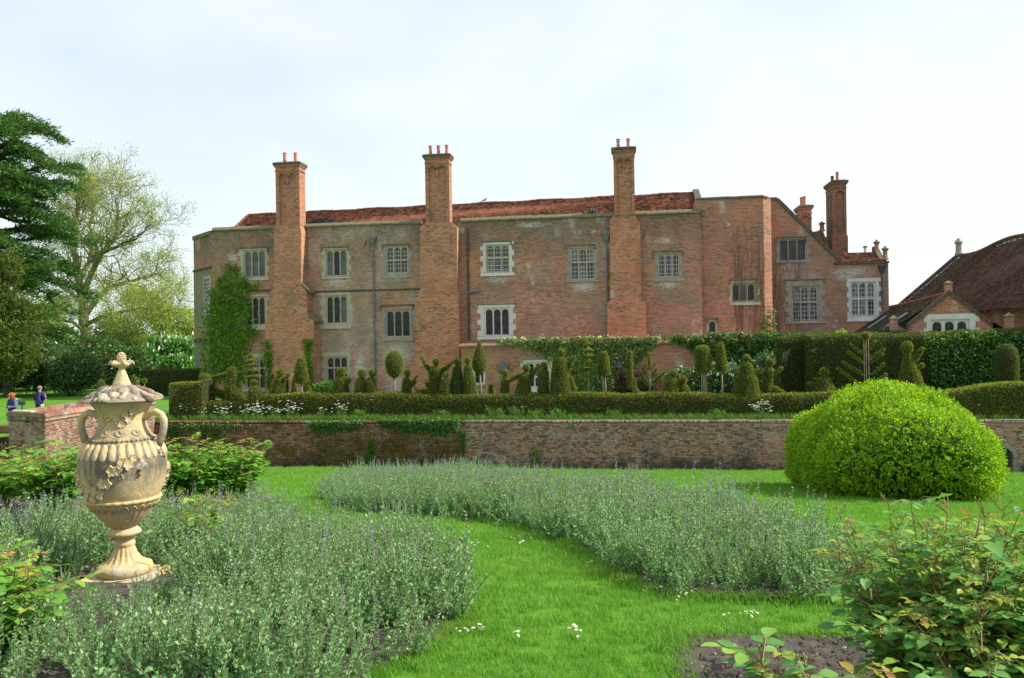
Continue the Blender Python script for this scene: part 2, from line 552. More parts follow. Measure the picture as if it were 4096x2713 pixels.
M_BRICK = brick('house_brick', PAL_H, weather=0.65, lime=0.12, green=0.3, dark=0.9, zdark=(10.6, 12.6), seed=1.3,
                spots=[(1010, 1128, 50, 14), (1990, 1118, 55, 18), (2332, 1146, 60, 30), (2675, 1138, 55, 16), (930, 1030, 25, 22), (2120, 900, 60, 14), (2655, 962, 40, 16)],
                grey=[(1990, 1150, 75, 60), (2330, 1180, 45, 40), (2690, 1180, 70, 50), (900, 960, 60, 60), (2230, 930, 130, 40), (2040, 1010, 30, 60), (2390, 1250, 40, 120)])
M_BRICK_LIME = brick('limewashed_house_brick', PAL_H, weather=0.75, lime=1.0, green=0.45, dark=0.9, zdark=(10.6, 12.6), seed=4.1, limecol=(0.54, 0.44, 0.39),
                spots=[(1345, 1128, 55, 22), (1440, 1470, 28, 70), (1590, 1420, 60, 60), (1400, 1250, 16, 60), (1600, 1540, 70, 40), (1590, 1114, 45, 12)],
                grey=[(1430, 1060, 40, 90), (1440, 1300, 40, 110), (1590, 1140, 70, 26), (1345, 1370, 60, 40), (1430, 1180, 60, 30)])
M_BRICK_CH = brick('chimney_brick', PAL_C, lime=0.05, green=0.55, dark=0.2, seed=2.2)
M_BRICK_SH = brick('chimney_shaft_brick', [(p, (c[0] * 0.86, c[1] * 0.84, c[2] * 0.9)) for p, c in PAL_C], mortar=(0.46, 0.40, 0.33), green=0.1, dark=0.15, seed=8.0)
M_BRICK_R = brick('red_brick', PAL_R, lime=0.1, green=0.35, dark=0.4, seed=6.2)
M_BRICK_G = brick('gable_brick', weather=0.6, pal=[(p, (c[0] * 0.78, c[1] * 0.86, c[2] * 0.95)) for p, c in PAL_R], lime=0.35, green=0.2, dark=0.4, seed=9.7, limecol=(0.55, 0.55, 0.56), spots=[(3450, 1078, 95, 28), (3420, 1092, 60, 26)], grey=[(3210, 1080, 60, 25)])
M_BRICK_D = brick('dark_chimney_brick', PAL_D, mortar=(0.26, 0.23, 0.20), dark=0.3, seed=3.3)
M_BRICK_L = brick('lodge_brick', PAL_R, mortar=(0.48, 0.43, 0.36), rh=0.088, lime=0.1, seed=12.0)
M_BRICK_P = brick('lower_wall_brick', [(p, (c[0] * 0.95, c[1], c[2])) for p, c in PAL_R], lime=0.35, dark=0.3, green=0.3, seed=15.0)

def stone(name, col, dirt=0.4, white=0.0, sc=3.0):
    b = NB(name)
    v = b.coord()
    n1 = b.noise(v, sc, 7, 0.65)
    n2 = b.noise(v, sc * 0.35, 4, 0.6)
    c = b.mix(b.rng(n1, 0.35, 0.7), tuple(x * (1 - dirt) for x in col), col)
    c = b.mix(b.rng(n2, 0.5, 0.75, 0, 0.6), c, tuple(x * 0.6 + 0.02 for x in col))
    if white:
        c = b.mix(b.rng(b.noise(v, sc * 2.3, 6, 0.7), 0.55, 0.65, 0, white), c, (0.62, 0.61, 0.58))
    return b.pbr(c, 0.88, b.bump(b.noise(v, sc * 8, 5, 0.6), 0.5, 0.01), 0.15)
M_STONE = stone('weathered_stone', (0.52, 0.455, 0.34), 0.3, 0.3)
M_STONE_W = stone('pale_stone', (0.66, 0.65, 0.60), 0.16)
M_STONE_P = stone('pink_stone', (0.52, 0.42, 0.34), 0.25, 0.15)
M_STONE_G = stone('grey_stone', (0.36, 0.34, 0.30), 0.4, 0.3)
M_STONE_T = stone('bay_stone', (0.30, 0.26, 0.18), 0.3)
M_COPE = stone('lichen_coping', (0.23, 0.20, 0.12), 0.45, 0.15)
M_COPE_D = stone('dark_coping', (0.14, 0.12, 0.09), 0.5, 0.2)
M_LEAD = flat('lead', (0.16, 0.18, 0.21), 0.55, 0.25, 5, 0.5, 0.3)
M_IRON = flat('dark_iron', (0.05, 0.06, 0.075), 0.55, 0.3, 8, 0.5)
M_RUST = flat('brown_iron', (0.09, 0.055, 0.045), 0.6, 0.3, 8, 0.4)
M_POT = flat('terracotta_pot', (0.52, 0.19, 0.13), 0.75, 0.18, 4)
M_POT_D = flat('sooted_pot', (0.12, 0.06, 0.05), 0.8, 0.3, 4)
M_TERRA = flat('orange_terracotta', (0.55, 0.2, 0.07), 0.8, 0.2, 9)
M_WOOD = flat('bare_trunk', (0.25, 0.205, 0.135), 0.85, 0.3, 14, 0.2, 0, 0.6)
M_WOOD_D = flat('dark_wood', (0.07, 0.045, 0.03), 0.85, 0.35, 14, 0.2, 0, 0.6)
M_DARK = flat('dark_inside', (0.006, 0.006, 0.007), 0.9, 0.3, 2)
M_CURT = flat('pale_curtain', (0.45, 0.45, 0.47), 0.9, 0.15, 3)

def glass(name, tint, lead=True, sx=0.105, sz=0.15, diamond=True, line=0.010, leadcol=(0.05, 0.055, 0.06), patch=0.0):
    """small leaded panes: each pane tilts a little, so the sky glints in some of them"""
    b = NB(name)
    uv = b.coord('UV')
    sx_, sz_ = 1.0 / sx, 1.0 / sz
    s = b.sep(uv)
    x = b.math('MULTIPLY', s[0], sx_); z = b.math('MULTIPLY', s[1], sz_)
    if diamond:
        p, q = b.math('ADD', x, z), b.math('SUBTRACT', x, z)
    else:
        p, q = x, z
    def dist(t):
        fr = b.math('FRACT', t)
        return b.math('ABSOLUTE', b.math('SUBTRACT', fr, 0.5))
    d = b.math('MAXIMUM', dist(p), dist(q))
    lw = line / min(sx, sz) * (0.9 if diamond else 0.6)
    ln = b.rng(d, 0.5 - lw, 0.5 - lw * 0.6)
    cell = b.n('ShaderNodeCombineXYZ', {0: b.math('FLOOR', p), 1: b.math('FLOOR', q), 2: b.sep(b.coord('Object'))[2] if False else 0.0}).outputs[0]
    wn_ = b.n('ShaderNodeTexWhiteNoise', {'Vector': cell}, noise_dimensions='3D')
    nrm = b.n('ShaderNodeNewGeometry').outputs['Normal']
    off = b.n('ShaderNodeVectorMath', {0: wn_.outputs['Color'], 1: (0.5, 0.5, 0.5)}, operation='SUBTRACT').outputs[0]
    off = b.n('ShaderNodeVectorMath', {0: off, 'Scale': 0.16}, operation='SCALE').outputs[0]
    nn = b.n('ShaderNodeVectorMath', {0: b.n('ShaderNodeVectorMath', {0: nrm, 1: off}, operation='ADD').outputs[0]}, operation='NORMALIZE').outputs[0]
    room = b.noise(uv, 1.6, 3)
    dcol = b.mix(b.rng(room, 0.3, 0.7), tuple(t * 0.4 for t in tint), tint)
    g = b.n('ShaderNodeBsdfPrincipled', {'Base Color': dcol, 'Roughness': 0.06, 'Specular IOR Level': 0.35, 'Normal': nn})
    l = b.n('ShaderNodeBsdfPrincipled', {'Base Color': leadcol, 'Roughness': 0.6, 'Specular IOR Level': 0.3})
    m = b.n('ShaderNodeMixShader', {0: ln, 1: g.outputs[0], 2: l.outputs[0]})
    b.t.links.new(m.outputs[0], b.out.inputs[0])
    return b.m
M_GL = glass('leaded_glass', (0.010, 0.013, 0.018))
M_GLL = glass('sky_tinted_leaded_glass', (0.17, 0.19, 0.205), leadcol=(0.04, 0.045, 0.05))  # pale base colour stands for sky reflected in the panes
M_GLC = glass('casement_glass', (0.065, 0.075, 0.095), diamond=False, sx=0.19, sz=0.27, line=0.022, leadcol=(0.50, 0.49, 0.47))
M_GLP = glass('curtained_glass', (0.16, 0.19, 0.17), diamond=False, sx=0.19, sz=0.27, line=0.022, leadcol=(0.60, 0.59, 0.56))
M_GLD = glass('dark_grid_glass', (0.05, 0.06, 0.07), diamond=False, sx=0.30, sz=0.42, line=0.02, leadcol=(0.03, 0.03, 0.035))

def tiles(name, cols, moss=0.3, white=0.25):
    b = NB(name)
    r = b.island()
    c = b.ramp(r, cols)
    v = b.coord()
    n1 = b.noise(v, 1.1, 6, 0.65)
    c = b.mix(b.rng(n1, 0.45, 0.7, 0, 0.6), c, tuple(x * 0.35 for x in cols[1][1]))
    c = b.mix(b.rng(b.noise(v, 0.8, 7, 0.7), 0.62 - 0.2 * moss, 0.72, 0, 0.8), c, (0.12, 0.11, 0.03))
    c = b.mix(b.rng(b.noise(v, 9.0, 4, 0.7), 0.68 - 0.08 * white, 0.72, 0, 0.75), c, (0.5, 0.47, 0.43))
    return b.pbr(c, 0.9, b.bump(b.noise(v, 40, 4), 0.4, 0.01), 0.15)
M_TILE = tiles('roof_tile', [(0.0, (0.04, 0.025, 0.02)), (0.3, (0.11, 0.048, 0.033)), (0.6, (0.22, 0.078, 0.044)), (0.88, (0.33, 0.115, 0.058)), (1.0, (0.27, 0.17, 0.11))], 0.35, 0.7)
M_TILE_B = tiles('slate_repair_tile', [(0.0, (0.03, 0.035, 0.04)), (0.5, (0.045, 0.05, 0.055)), (1.0, (0.07, 0.07, 0.075))], 0, 0)
M_TILE_G = tiles('mossy_stone_tile', [(0.0, (0.075, 0.065, 0.045)), (0.4, (0.12, 0.105, 0.07)), (0.8, (0.18, 0.155, 0.11)), (1.0, (0.22, 0.15, 0.10))], 0.7, 0.15)
M_TILE_P = tiles('plum_tile', [(0.0, (0.05, 0.034, 0.03)), (0.4, (0.09, 0.048, 0.04)), (0.8, (0.145, 0.07, 0.055)), (1.0, (0.12, 0.095, 0.06))], 0.6, 0.4)

def leafmat(name, cols, tint=1.25, gloss=0.012, rough=0.45, tw=0.32, inst=False, patch=None):
    b = NB(name)
    r = b.orand() if inst else b.island()
    c = b.ramp(r, cols)
    if patch:
        c = b.mix(b.rng(b.noise(b.pos(), patch[0], 4, 0.6), patch[2], patch[3], 0, patch[4] if len(patch) > 4 else 0.7), c, patch[1])
    t = b.mix(1.0, c, (tint, tint * 1.05, tint * 0.75), 'MULTIPLY')
    return b.leaf(c, t, gloss, rough, tw)
M_YEW = leafmat('yew_foliage', [(0, (0.055, 0.11, 0.014)), (0.4, (0.14, 0.195, 0.022)), (0.75, (0.28, 0.30, 0.034)), (1, (0.46, 0.41, 0.055))], patch=(0.9, (0.30, 0.23, 0.03), 0.55, 0.75, 0.4), tw=0.42)
M_YEW_D = leafmat('dark_yew_foliage', [(0, (0.04, 0.085, 0.018)), (0.5, (0.085, 0.145, 0.028)), (0.85, (0.15, 0.20, 0.034)), (1, (0.24, 0.24, 0.04))], patch=(0.6, (0.19, 0.16, 0.028), 0.56, 0.74, 0.5), tw=0.45)
M_BOX = leafmat('box_foliage', [(0, (0.10, 0.23, 0.010)), (0.4, (0.21, 0.38, 0.014)), (0.8, (0.34, 0.52, 0.020)), (1, (0.46, 0.60, 0.04))], gloss=0.015, tw=0.45)
M_IVY = leafmat('ivy_foliage', [(0, (0.03, 0.095, 0.02)), (0.5, (0.075, 0.19, 0.03)), (0.9, (0.15, 0.31, 0.045)), (1, (0.25, 0.42, 0.08))], gloss=0.04)
M_CREEP = leafmat('creeper_foliage', [(0, (0.07, 0.19, 0.018)), (0.5, (0.14, 0.33, 0.026)), (0.9, (0.22, 0.44, 0.04)), (1, (0.30, 0.50, 0.07))], gloss=0.02, tw=0.44)
M_VARIEG = leafmat('variegated_ivy', [(0, (0.08, 0.17, 0.04)), (0.4, (0.19, 0.30, 0.08)), (0.75, (0.36, 0.46, 0.17)), (1, (0.52, 0.58, 0.30))], gloss=0.03)
M_LAUREL = leafmat('laurel_foliage', [(0, (0.045, 0.11, 0.03)), (0.5, (0.085, 0.175, 0.045)), (1, (0.15, 0.26, 0.075))], gloss=0.04, rough=0.38)
M_PURPLE = leafmat('purple_foliage', [(0, (0.035, 0.010, 0.014)), (0.6, (0.075, 0.022, 0.028)), (1, (0.13, 0.05, 0.055))])
M_CEDAR = leafmat('cedar_foliage', [(0, (0.03, 0.085, 0.025)), (0.5, (0.062, 0.145, 0.034)), (0.9, (0.12, 0.235, 0.045)), (1, (0.19, 0.32, 0.07))], gloss=0.01, tw=0.38)
M_SPRING = leafmat('spring_foliage', [(0, (0.20, 0.28, 0.05)), (0.5, (0.32, 0.41, 0.085)), (1, (0.46, 0.52, 0.15))], gloss=0.01, tw=0.45)
M_TREE = leafmat('tree_foliage', [(0, (0.06, 0.13, 0.018)), (0.5, (0.12, 0.22, 0.028)), (1, (0.21, 0.32, 0.05))], gloss=0.015, tw=.42)
M_CHEST = leafmat('chestnut_foliage', [(0, (0.05, 0.17, 0.03)), (0.5, (0.10, 0.29, 0.045)), (1, (0.18, 0.40, 0.08))], gloss=0.02, tw=.42)
M_CAT = leafmat('catmint_foliage', [(0, (0.14, 0.29, 0.11)), (0.5, (0.25, 0.45, 0.19)), (1, (0.40, 0.60, 0.30))], gloss=0.005, tw=0.42, tint=1.05)
M_CATF = leafmat('catmint_flower', [(0, (0.22, 0.21, 0.29)), (1, (0.36, 0.34, 0.43))], gloss=0.0)
M_CATS = flat('catmint_stem', (0.15, 0.13, 0.075), 0.8, 0.2)
M_GRASS = leafmat('grass_blade', [(0, (0.075, 0.225, 0.022)), (0.5, (0.125, 0.325, 0.030)), (0.85, (0.19, 0.385, 0.045)), (1, (0.32, 0.37, 0.11))], gloss=0.01, tw=0.42, patch=(0.7, (0.20, 0.34, 0.05), 0.48, 0.68, 0.5))
M_WEED = leafmat('weed_foliage', [(0, (0.05, 0.15, 0.018)), (0.5, (0.10, 0.26, 0.028)), (1, (0.20, 0.38, 0.06))], gloss=0.01, tw=.4)
M_ROSE = leafmat('rose_leaf', [(0, (0.07, 0.20, 0.05)), (0.45, (0.125, 0.30, 0.07)), (0.8, (0.22, 0.40, 0.07)), (0.97, (0.34, 0.46, 0.06)), (1, (0.34, 0.22, 0.05))], gloss=0.03, rough=0.42, tw=0.38)
M_ROSEY = leafmat('young_rose_leaf', [(0, (0.22, 0.40, 0.05)), (0.55, (0.34, 0.42, 0.07)), (0.8, (0.42, 0.28, 0.07)), (1, (0.34, 0.11, 0.045))], gloss=0.02, rough=0.4, tw=0.42)
M_ROSEL = leafmat('light_rose_leaf', [(0, (0.08, 0.23, 0.03)), (0.5, (0.145, 0.36, 0.045)), (0.9, (0.235, 0.46, 0.06)), (1, (0.36, 0.42, 0.09))], gloss=0.03, rough=0.4, tw=0.42)
M_STEMR = flat('rose_stem', (0.20, 0.14, 0.05), 0.7, 0.3)
M_BUD = flat('rose_bud', (0.22, 0.24, 0.07), 0.7, 0.3, 30)
M_PETAL = flat('white_petal', (0.78, 0.78, 0.74), 0.7, 0.08, 20)
M_CANDLE = flat('chestnut_blossom', (0.72, 0.68, 0.55), 0.8, 0.15, 20)
M_BARK = flat('grey_bark', (0.19, 0.165, 0.095), 0.9, 0.35, 5, 0.15, 0, 0.8)
M_BARK_D = flat('cedar_bark', (0.06, 0.05, 0.04), 0.9, 0.35, 5, 0.15, 0, 0.8)

def lawn_mat():
    b = NB('lawn_grass')
    v = b.pos()
    n1 = b.noise(v, 0.35, 5, 0.6)
    n2 = b.noise(b.map(v, (1, 0.5, 1)), 1.3, 7, 0.7)
    n3 = b.noise(v, 55, 4, 0.7)
    c = b.mix(b.rng(n1, 0.35, 0.65), (0.075, 0.215, 0.018), (0.115, 0.275, 0.026))
    c = b.mix(b.rng(n2, 0.45, 0.75, 0, 0.55), c, (0.16, 0.28, 0.045))
    c = b.mix(b.rng(n3, 0.35, 0.7, 0.0, 0.5), c, (0.065, 0.15, 0.014))
    return b.pbr(c, 0.9, b.bump(n3, 0.6, 0.03), 0.1)
M_LAWN = lawn_mat()
def soil_mat():
    b = NB('bed_soil')
    v = b.pos()
    n1 = b.noise(v, 14, 8, 0.75)
    n2 = b.noise(v, 90, 4, 0.7)
    c = b.mix(b.rng(n1, 0.3, 0.7), (0.05, 0.044, 0.038), (0.20, 0.175, 0.15))
    c = b.mix(b.rng(n2, 0.66, 0.74, 0, 0.8), c, (0.34, 0.28, 0.22))
    return b.pbr(c, 0.95, b.bump(b.math('ADD', n1, b.math('MULTIPLY', n2, 0.4)), 1.0, 0.04), 0.08)
M_SOIL = soil_mat()
M_CORE = flat('shrub_inner_shade', (0.03, 0.035, 0.012), 0.95, 0.3, 6)  # dark fill colour stands for the shade between leaves
M_CORE_G = flat('shrub_inner_shade_green', (0.025, 0.055, 0.008), 0.95, 0.3, 6)  # greener fill, inner shade put into its colour too
# ------------------------------------------------------------------ the manor house
def px_of(p):
    """photo pixel of a world point"""
    q = Vector((p.x, p.y, p.z - CAMZ))
    a, b = q.x / q.y * F, q.z / q.y * F
    dx = a * math.cos(ROLL) + b * math.sin(ROLL)
    dy = -a * math.sin(ROLL) + b * math.cos(ROLL)
    return 2048 + dx, 1356.5 - dy

class Frame:
    """parts are written in garden coordinates (u, v, z); the root stands at the thing's base"""
    def __init__(self, name, u, v, z, **k):
        self.off = Vector((-u, -v, -z))
        self.root = empty(name, G(u, v, z), -ANG, **k)
    def part(self, mb, name, mat, smooth=False, **k):
        return mb.build(name, mat, self.root, smooth, loc=self.off, **k)
    def copy_part(self, name, me, loc, rot=None, **k):
        return link(name, me, self.root, Vector(loc) + self.off, rot, **k)

def wall_cells(mb, V, tops, z0, holes, mats=(), face=-1):
    """tops: [(u, z), ...] polyline of the wall's top; holes: (u0, z0, u1, z1); mats: [(u_from, u_to, index)]"""
    us = sorted(set([t[0] for t in tops] + [h[0] for h in holes] + [h[2] for h in holes] + [m[0] for m in mats] + [m[1] for m in mats]))
    us = [u for u in us if tops[0][0] - 1e-6 <= u <= tops[-1][0] + 1e-6]
    def top(u):
        for (a, za), (b, zb) in zip(tops[:-1], tops[1:]):
            if a - 1e-6 <= u <= b + 1e-6:
                return za + (zb - za) * (u - a) / max(b - a, 1e-9)
        return tops[-1][1]
    for a, b in zip(us[:-1], us[1:]):
        if b - a < 1e-5:
            continue
        mid = (a + b) / 2
        mi = 0
        for m in mats:
            if m[0] <= mid <= m[1]:
                mi = m[2]
        hs = sorted((h[1], h[3]) for h in holes if h[0] - 1e-6 <= mid <= h[2] + 1e-6)
        lo = z0
        for h0, h1 in hs:
            if h0 > lo:
                mb.add([(a, V, lo), (b, V, lo), (b, V, h0), (a, V, h0)], [(0, 1, 2, 3)], mi)
            lo = h1
        mb.add([(a, V, lo), (b, V, lo), (b, V, top(b - 1e-6)), (a, V, top(a + 1e-6))], [(0, 1, 2, 3)], mi)

def arch_pts(x0, x1, zs, rise, n=8):
    xc, hw = (x0 + x1) / 2, (x1 - x0) / 2
    return [(xc - hw * math.cos(math.pi * i / n), zs + rise * math.sin(math.pi * i / n) ** 0.85) for i in range(n + 1)]

HOLES = {}
WRNG = random.Random(3)
def window(fr, V, lights, nl, gl, st, sur=None, transom=None, arch=True, hood=None, st2=None, wall='main', label=None, uright=None, grid=False, gl2=None, rough=False):
    """lights: photo rectangle of the glazed area; sur: photo rectangle of the stone surround"""
    x0, yt, x1, yb = lights
    xm = (x0 + x1) / 2
    u0, u1 = U(x0, V, (yt + yb) / 2), U(x1, V, (yt + yb) / 2)
    zt, zb = Zp(xm, yt, V), Zp(xm, yb, V)
    ji = 0.085
    a0, a1, b0, b1 = u0 - ji, u1 + ji, zb - ji, zt + ji
    HOLES.setdefault(wall, []).append((a0, b0, a1, b1))
    st2 = st2 or st
    v0, v1 = V + 0.06, V + 0.26
    # outer frame
    mb = MB()
    mb.box(a0, u0, v0, v1, b0, b1); mb.box(u1, a1, v0, v1, b0, b1)
    mb.box(u0, u1, v0, v1, zt, b1); mb.box(u0, u1, v0, v1, b0, zb)
    w = fr.part(mb, 'window', st, label=label)
    mw = 0.10
    lw = (u1 - u0 - (nl - 1) * mw) / nl
    ztr = Zp(xm, transom, V) if transom else None
    rows = [(zb, zt)] if not ztr else [(zb, ztr - 0.05), (ztr + 0.05, zt)]
    for i in range(1, nl):
        ua = u0 + i * lw + (i - 1) * mw
        prof = [(ua, v0 + 0.03), (ua + 0.03, v0 - 0.03), (ua + mw - 0.03, v0 - 0.03), (ua + mw, v0 + 0.03), (ua + mw, v1), (ua, v1)]
        m2 = MB(); m2.prism(prof, zb, zt, 'z')
        m2.build('mullion', st, w)
    if ztr:
        m2 = MB(); m2.box(u0, u1, v0 - 0.02, v1, ztr - 0.05, ztr + 0.05)
        m2.build('transom', st, w)
    for r, (za, zc) in enumerate(rows):
        for i in range(nl):
            ua = u0 + i * (lw + mw)
            g = gl2 if (gl2 and (i + r) % 2 == 0) else gl
            g = WRNG.choice({M_GL: [M_GL] * 6 + [M_GLL], M_GLL: [M_GLL] * 3 + [M_GL], M_GLC: [M_GLC] * 4 + [M_GLP]}.get(g, [g]))
            m2 = MB(); m2.box(ua, ua + lw, v0 + 0.10, v0 + 0.115, za, zc)
            m2.build('pane', g, w)
            top_row = (r == len(rows) - 1)
            if arch and top_row:
                rise = min(lw * 0.52, 0.2)
                zs = zc - rise - 0.015
                ap = arch_pts(ua, ua + lw, zs, rise)
                m2 = MB()
                h = len(ap) // 2
                m2.prism([(ua, zc), (ua, zs)] + ap[1:h + 1] + [(ua + lw / 2, zc)], v0 + 0.02, v0 + 0.098)
                m2.prism([(ua + lw / 2, zc)] + ap[h:-1] + [(ua + lw, zs), (ua + lw, zc)], v0 + 0.02, v0 + 0.098)
                m2.build('arched_head', st, w)
            if grid or (gl in (M_GL, M_GLL)):
                nb = 2 if (zc - za) > 1.0 else 1
                for k in range(1, nb + 1):
                    zz = za + (zc - za) * k / (nb + 1)
                    m2 = MB(); m2.box(ua, ua + lw, v0 + 0.085, v0 + 0.099, zz - 0.012, zz + 0.012)
                    m2.build('saddle_bar', M_IRON, w)
    if sur:
        sx0, sy0, sx1, sy1 = sur
        s0, s1 = U(sx0, V, (sy0 + sy1) / 2), U(sx1, V, (sy0 + sy1) / 2)
        t1, t0 = Zp(xm, sy0, V), Zp(xm, sy1, V)
        for side in (-1, 1):
            edge = a0 if side < 0 else a1
            far = s0 if side < 0 else s1
            full = abs(far - edge)
            if full < 0.04:
                continue
            hgt = b1 - b0
            n = max(2, int(round(hgt / 0.33)))
            for k in range(n):
                za, zc = b0 + hgt * k / n, b0 + hgt * (k + 1) / n
                ww = full if (k + (side > 0)) % 2 == 0 else full * 0.55
                ww *= WRNG.uniform(0.88, 1.08) if rough else WRNG.uniform(0.97, 1.0)
                e = edge + side * ww
                m2 = MB(); m2.box(min(edge, e), max(edge, e), V - 0.018 - WRNG.uniform(0, 0.006), V + 0.24, za + 0.004, zc - 0.004)
                m2.build('quoin', st2, w)
        if t1 - b1 > 0.04:
            m2 = MB(); m2.box(s0 + 0.02, s1 - 0.02, V - 0.02, V + 0.2, b1 + 0.003, t1)
            m2.build('lintel', st2, w)
        if b0 - t0 > 0.04:
            m2 = MB()
            m2.hexa([(s0, V - 0.07, t0), (s1, V - 0.07, t0), (s1, V + 0.2, t0), (s0, V + 0.2, t0), (s0, V - 0.03, b0 - 0.02), (s1, V - 0.03, b0 - 0.02), (s1, V + 0.2, b0 - 0.003), (s0, V + 0.2, b0 - 0.003)])
            m2.build('sill', st2, w)
    if hood:
        hx0, hy, hx1 = hood
        h0, h1, hz = U(hx0, V), U(hx1, V), Zp((hx0 + hx1) / 2, hy, V)
        m2 = MB()
        prof = [(V + 0.05, hz - 0.10), (V - 0.07, hz - 0.07), (V - 0.09, hz - 0.02), (V + 0.05, hz + 0.05)]
        m2.prism(prof, h0, h1, 'x')
        m2.box(h0, h0 + 0.10, V - 0.085, V + 0.05, hz - 0.30, hz - 0.1001)
        m2.box(h1 - 0.10, h1, V - 0.085, V + 0.05, hz - 0.30, hz - 0.1001)
        m2.build('hood_mould', M_COPE if st is not M_STONE_W else M_STONE_G, w)
    return w

UL, UR = U(849, VF), U(2809, VF)
UB = U(3060, VF + 0.3)
HZ = 13.08                                   # parapet of the main range
house = Frame('manor_house', (UL + UR) / 2, VF, TER, label='long red brick Tudor manor house with tall chimneys behind the topiary terrace', cat='house')

# windows first: they cut the walls
window(house, VF, (980, 1006, 1058, 1105), 3, M_GLL, M_STONE, (950, 992, 1076, 1122), hood=(952, 990, 1077))
window(house, VF, (985, 1192, 1057, 1297), 3, M_GL, M_STONE, (968, 1178, 1078, 1320))
window(house, VF, (988, 1436, 1060, 1551), 3, M_GL, M_STONE, (970, 1416, 1074, 1566), transom=1473)
window(house, VF, (1307, 1004, 1384, 1101), 3, M_GLL, M_STONE, (1286, 990, 1404, 1115), hood=(1288, 987, 1402), rough=True)
window(house, VF, (1308, 1187, 1385, 1291), 3, M_GL, M_STONE, (1279, 1171, 1404, 1316))
window(house, VF, (1311, 1432, 1386, 1551), 3, M_GL, M_STONE, (1286, 1410, 1404, 1566), transom=1472)
window(house, VF, (1549, 990, 1629, 1091), 3, M_GLC, M_STONE_P, (1527, 974, 1648, 1112), transom=1041, st2=M_STONE_G, rough=True, hood=(1532, 976, 1645))
window(house, VF, (1548, 1245, 1637, 1344), 3, M_GL, M_STONE_P, (1530, 1236, 1656, 1364), hood=(1521, 1219, 1656), st2=M_STONE_G, rough=True)
window(house, VF, (1949, 984, 2032, 1085), 3, M_GLC, M_STONE, (1922, 967, 2057, 1104), transom=1032, st2=M_STONE_W, hood=(1928, 964, 2052))
window(house, VF, (1943, 1237, 2034, 1339), 3, M_GL, M_STONE_W, (1909, 1220, 2064, 1358), hood=(1906, 1213, 2066))
window(house, VF, (2286, 998, 2376, 1114), 3, M_GLP, M_STONE_P, (2266, 980, 2398, 1128), transom=1049, st2=M_STONE_G, gl2=M_GLC, rough=True, hood=(2262, 979, 2386))
window(house, VF, (2637, 1020, 2713, 1104), 3, M_GLC, M_STONE_P, (2614, 1007, 2737, 1126), st2=M_STONE_G, rough=True, hood=(2614, 1003, 2737))
window(house, VF + 0.3, (2932, 1138, 3017, 1201), 3, M_GL, M_STONE, (2917, 1122, 3041, 1221), wall='block', hood=(2917, 1117, 3030), rough=True)
window(house, VF + 0.3, (2837, 1286, 2862, 1328), 1, M_GL, M_STONE, (2826, 1276, 2871, 1334), wall='block', hood=(2826, 1273, 2872))
VG = VF + 2.0
window(house, VG, (3121, 962, 3221, 1040), 3, M_GLD, M_STONE_G, (3104, 950, 3236, 1050), arch=False, wall='gable', hood=(3108, 947, 3232))
window(house, VG, (3174, 1150, 3268, 1283), 3, M_GLC, M_STONE_P, (3140, 1122, 3304, 1294), transom=1209, wall='gable', st2=M_STONE_G, rough=True, hood=(3138, 1117, 3302))
window(house, VG, (3408, 1133, 3497, 1262), 3, M_GLP, M_STONE_W, (3388, 1113, 3526, 1286), transom=1195, wall='gable', gl2=M_GLC)

# main range wall
mb = MB()
wall_cells(mb, VF, [(UL, HZ), (UR, HZ)], TER - 0.4, HOLES['main'], [(U(1238, VF), U(1685, VF), 1)])
mb.add([(UR, VF, TER), (UR, VF + 8, TER), (UR, VF + 8, HZ), (UR, VF, HZ)], [(0, 1, 2, 3)])
mb.add([(UL, VF + 8, TER), (UL, VF, TER), (UL, VF, HZ), (UL, VF + 8, HZ)], [(0, 1, 2, 3)])
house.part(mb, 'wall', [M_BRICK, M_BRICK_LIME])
mb = MB(); mb.box(UL, UR, VF + 0.02, VF + 0.45, HZ - 0.6, HZ - 0.01)
house.part(mb, 'parapet', M_BRICK)

# canted stone bay at the left end
lo, hi = 0.1, 6.0
for _ in range(40):
    t = (lo + hi) / 2
    if px_of(G(UL - t, VF + t * 0.9, 9))[0] > 777: lo = t
    else: hi = t
BT = t
zb1, zb2, zb3 = Zp(800, 932, VF), Zp(812, 1075, VF), Zp(812, 1300, VF)
mb = MB()
mb.prism([(UL - 0.002, VF + 0.02), (UL - BT, VF + 0.9 * BT), (UL - BT, VF + 9), (UL - 0.002, VF + 9)], TER - 0.4, zb1 - 0.15, 'z')
house.part(mb, 'bay_wall', M_BRICK)
nx, ny = -0.9 / math.hypot(1, 0.9), -1 / math.hypot(1, 0.9)
def bay_slab(mb, ta, tb, za, zc, d0, d1):
    pa, pb = (UL - ta * BT, VF + 0.9 * ta * BT), (UL - tb * BT, VF + 0.9 * tb * BT)
    def q(p, d): return (p[0] + nx * d, p[1] + ny * d)
    a, b_, c, d_ = q(pb, d1), q(pa, d1), q(pa, d0), q(pb, d0)
    mb.hexa([a + (za,), b_ + (za,), c + (za,), d_ + (za,), a + (zc,), b_ + (zc,), c + (zc,), d_ + (zc,)])
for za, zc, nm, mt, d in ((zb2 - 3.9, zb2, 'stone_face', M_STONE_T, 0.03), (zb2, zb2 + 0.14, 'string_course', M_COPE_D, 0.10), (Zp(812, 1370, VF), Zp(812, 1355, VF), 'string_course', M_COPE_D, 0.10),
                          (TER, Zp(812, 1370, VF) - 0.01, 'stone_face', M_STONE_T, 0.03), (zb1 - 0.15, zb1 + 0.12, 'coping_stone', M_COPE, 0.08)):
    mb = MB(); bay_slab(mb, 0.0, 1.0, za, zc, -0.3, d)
    house.part(mb, nm, mt)
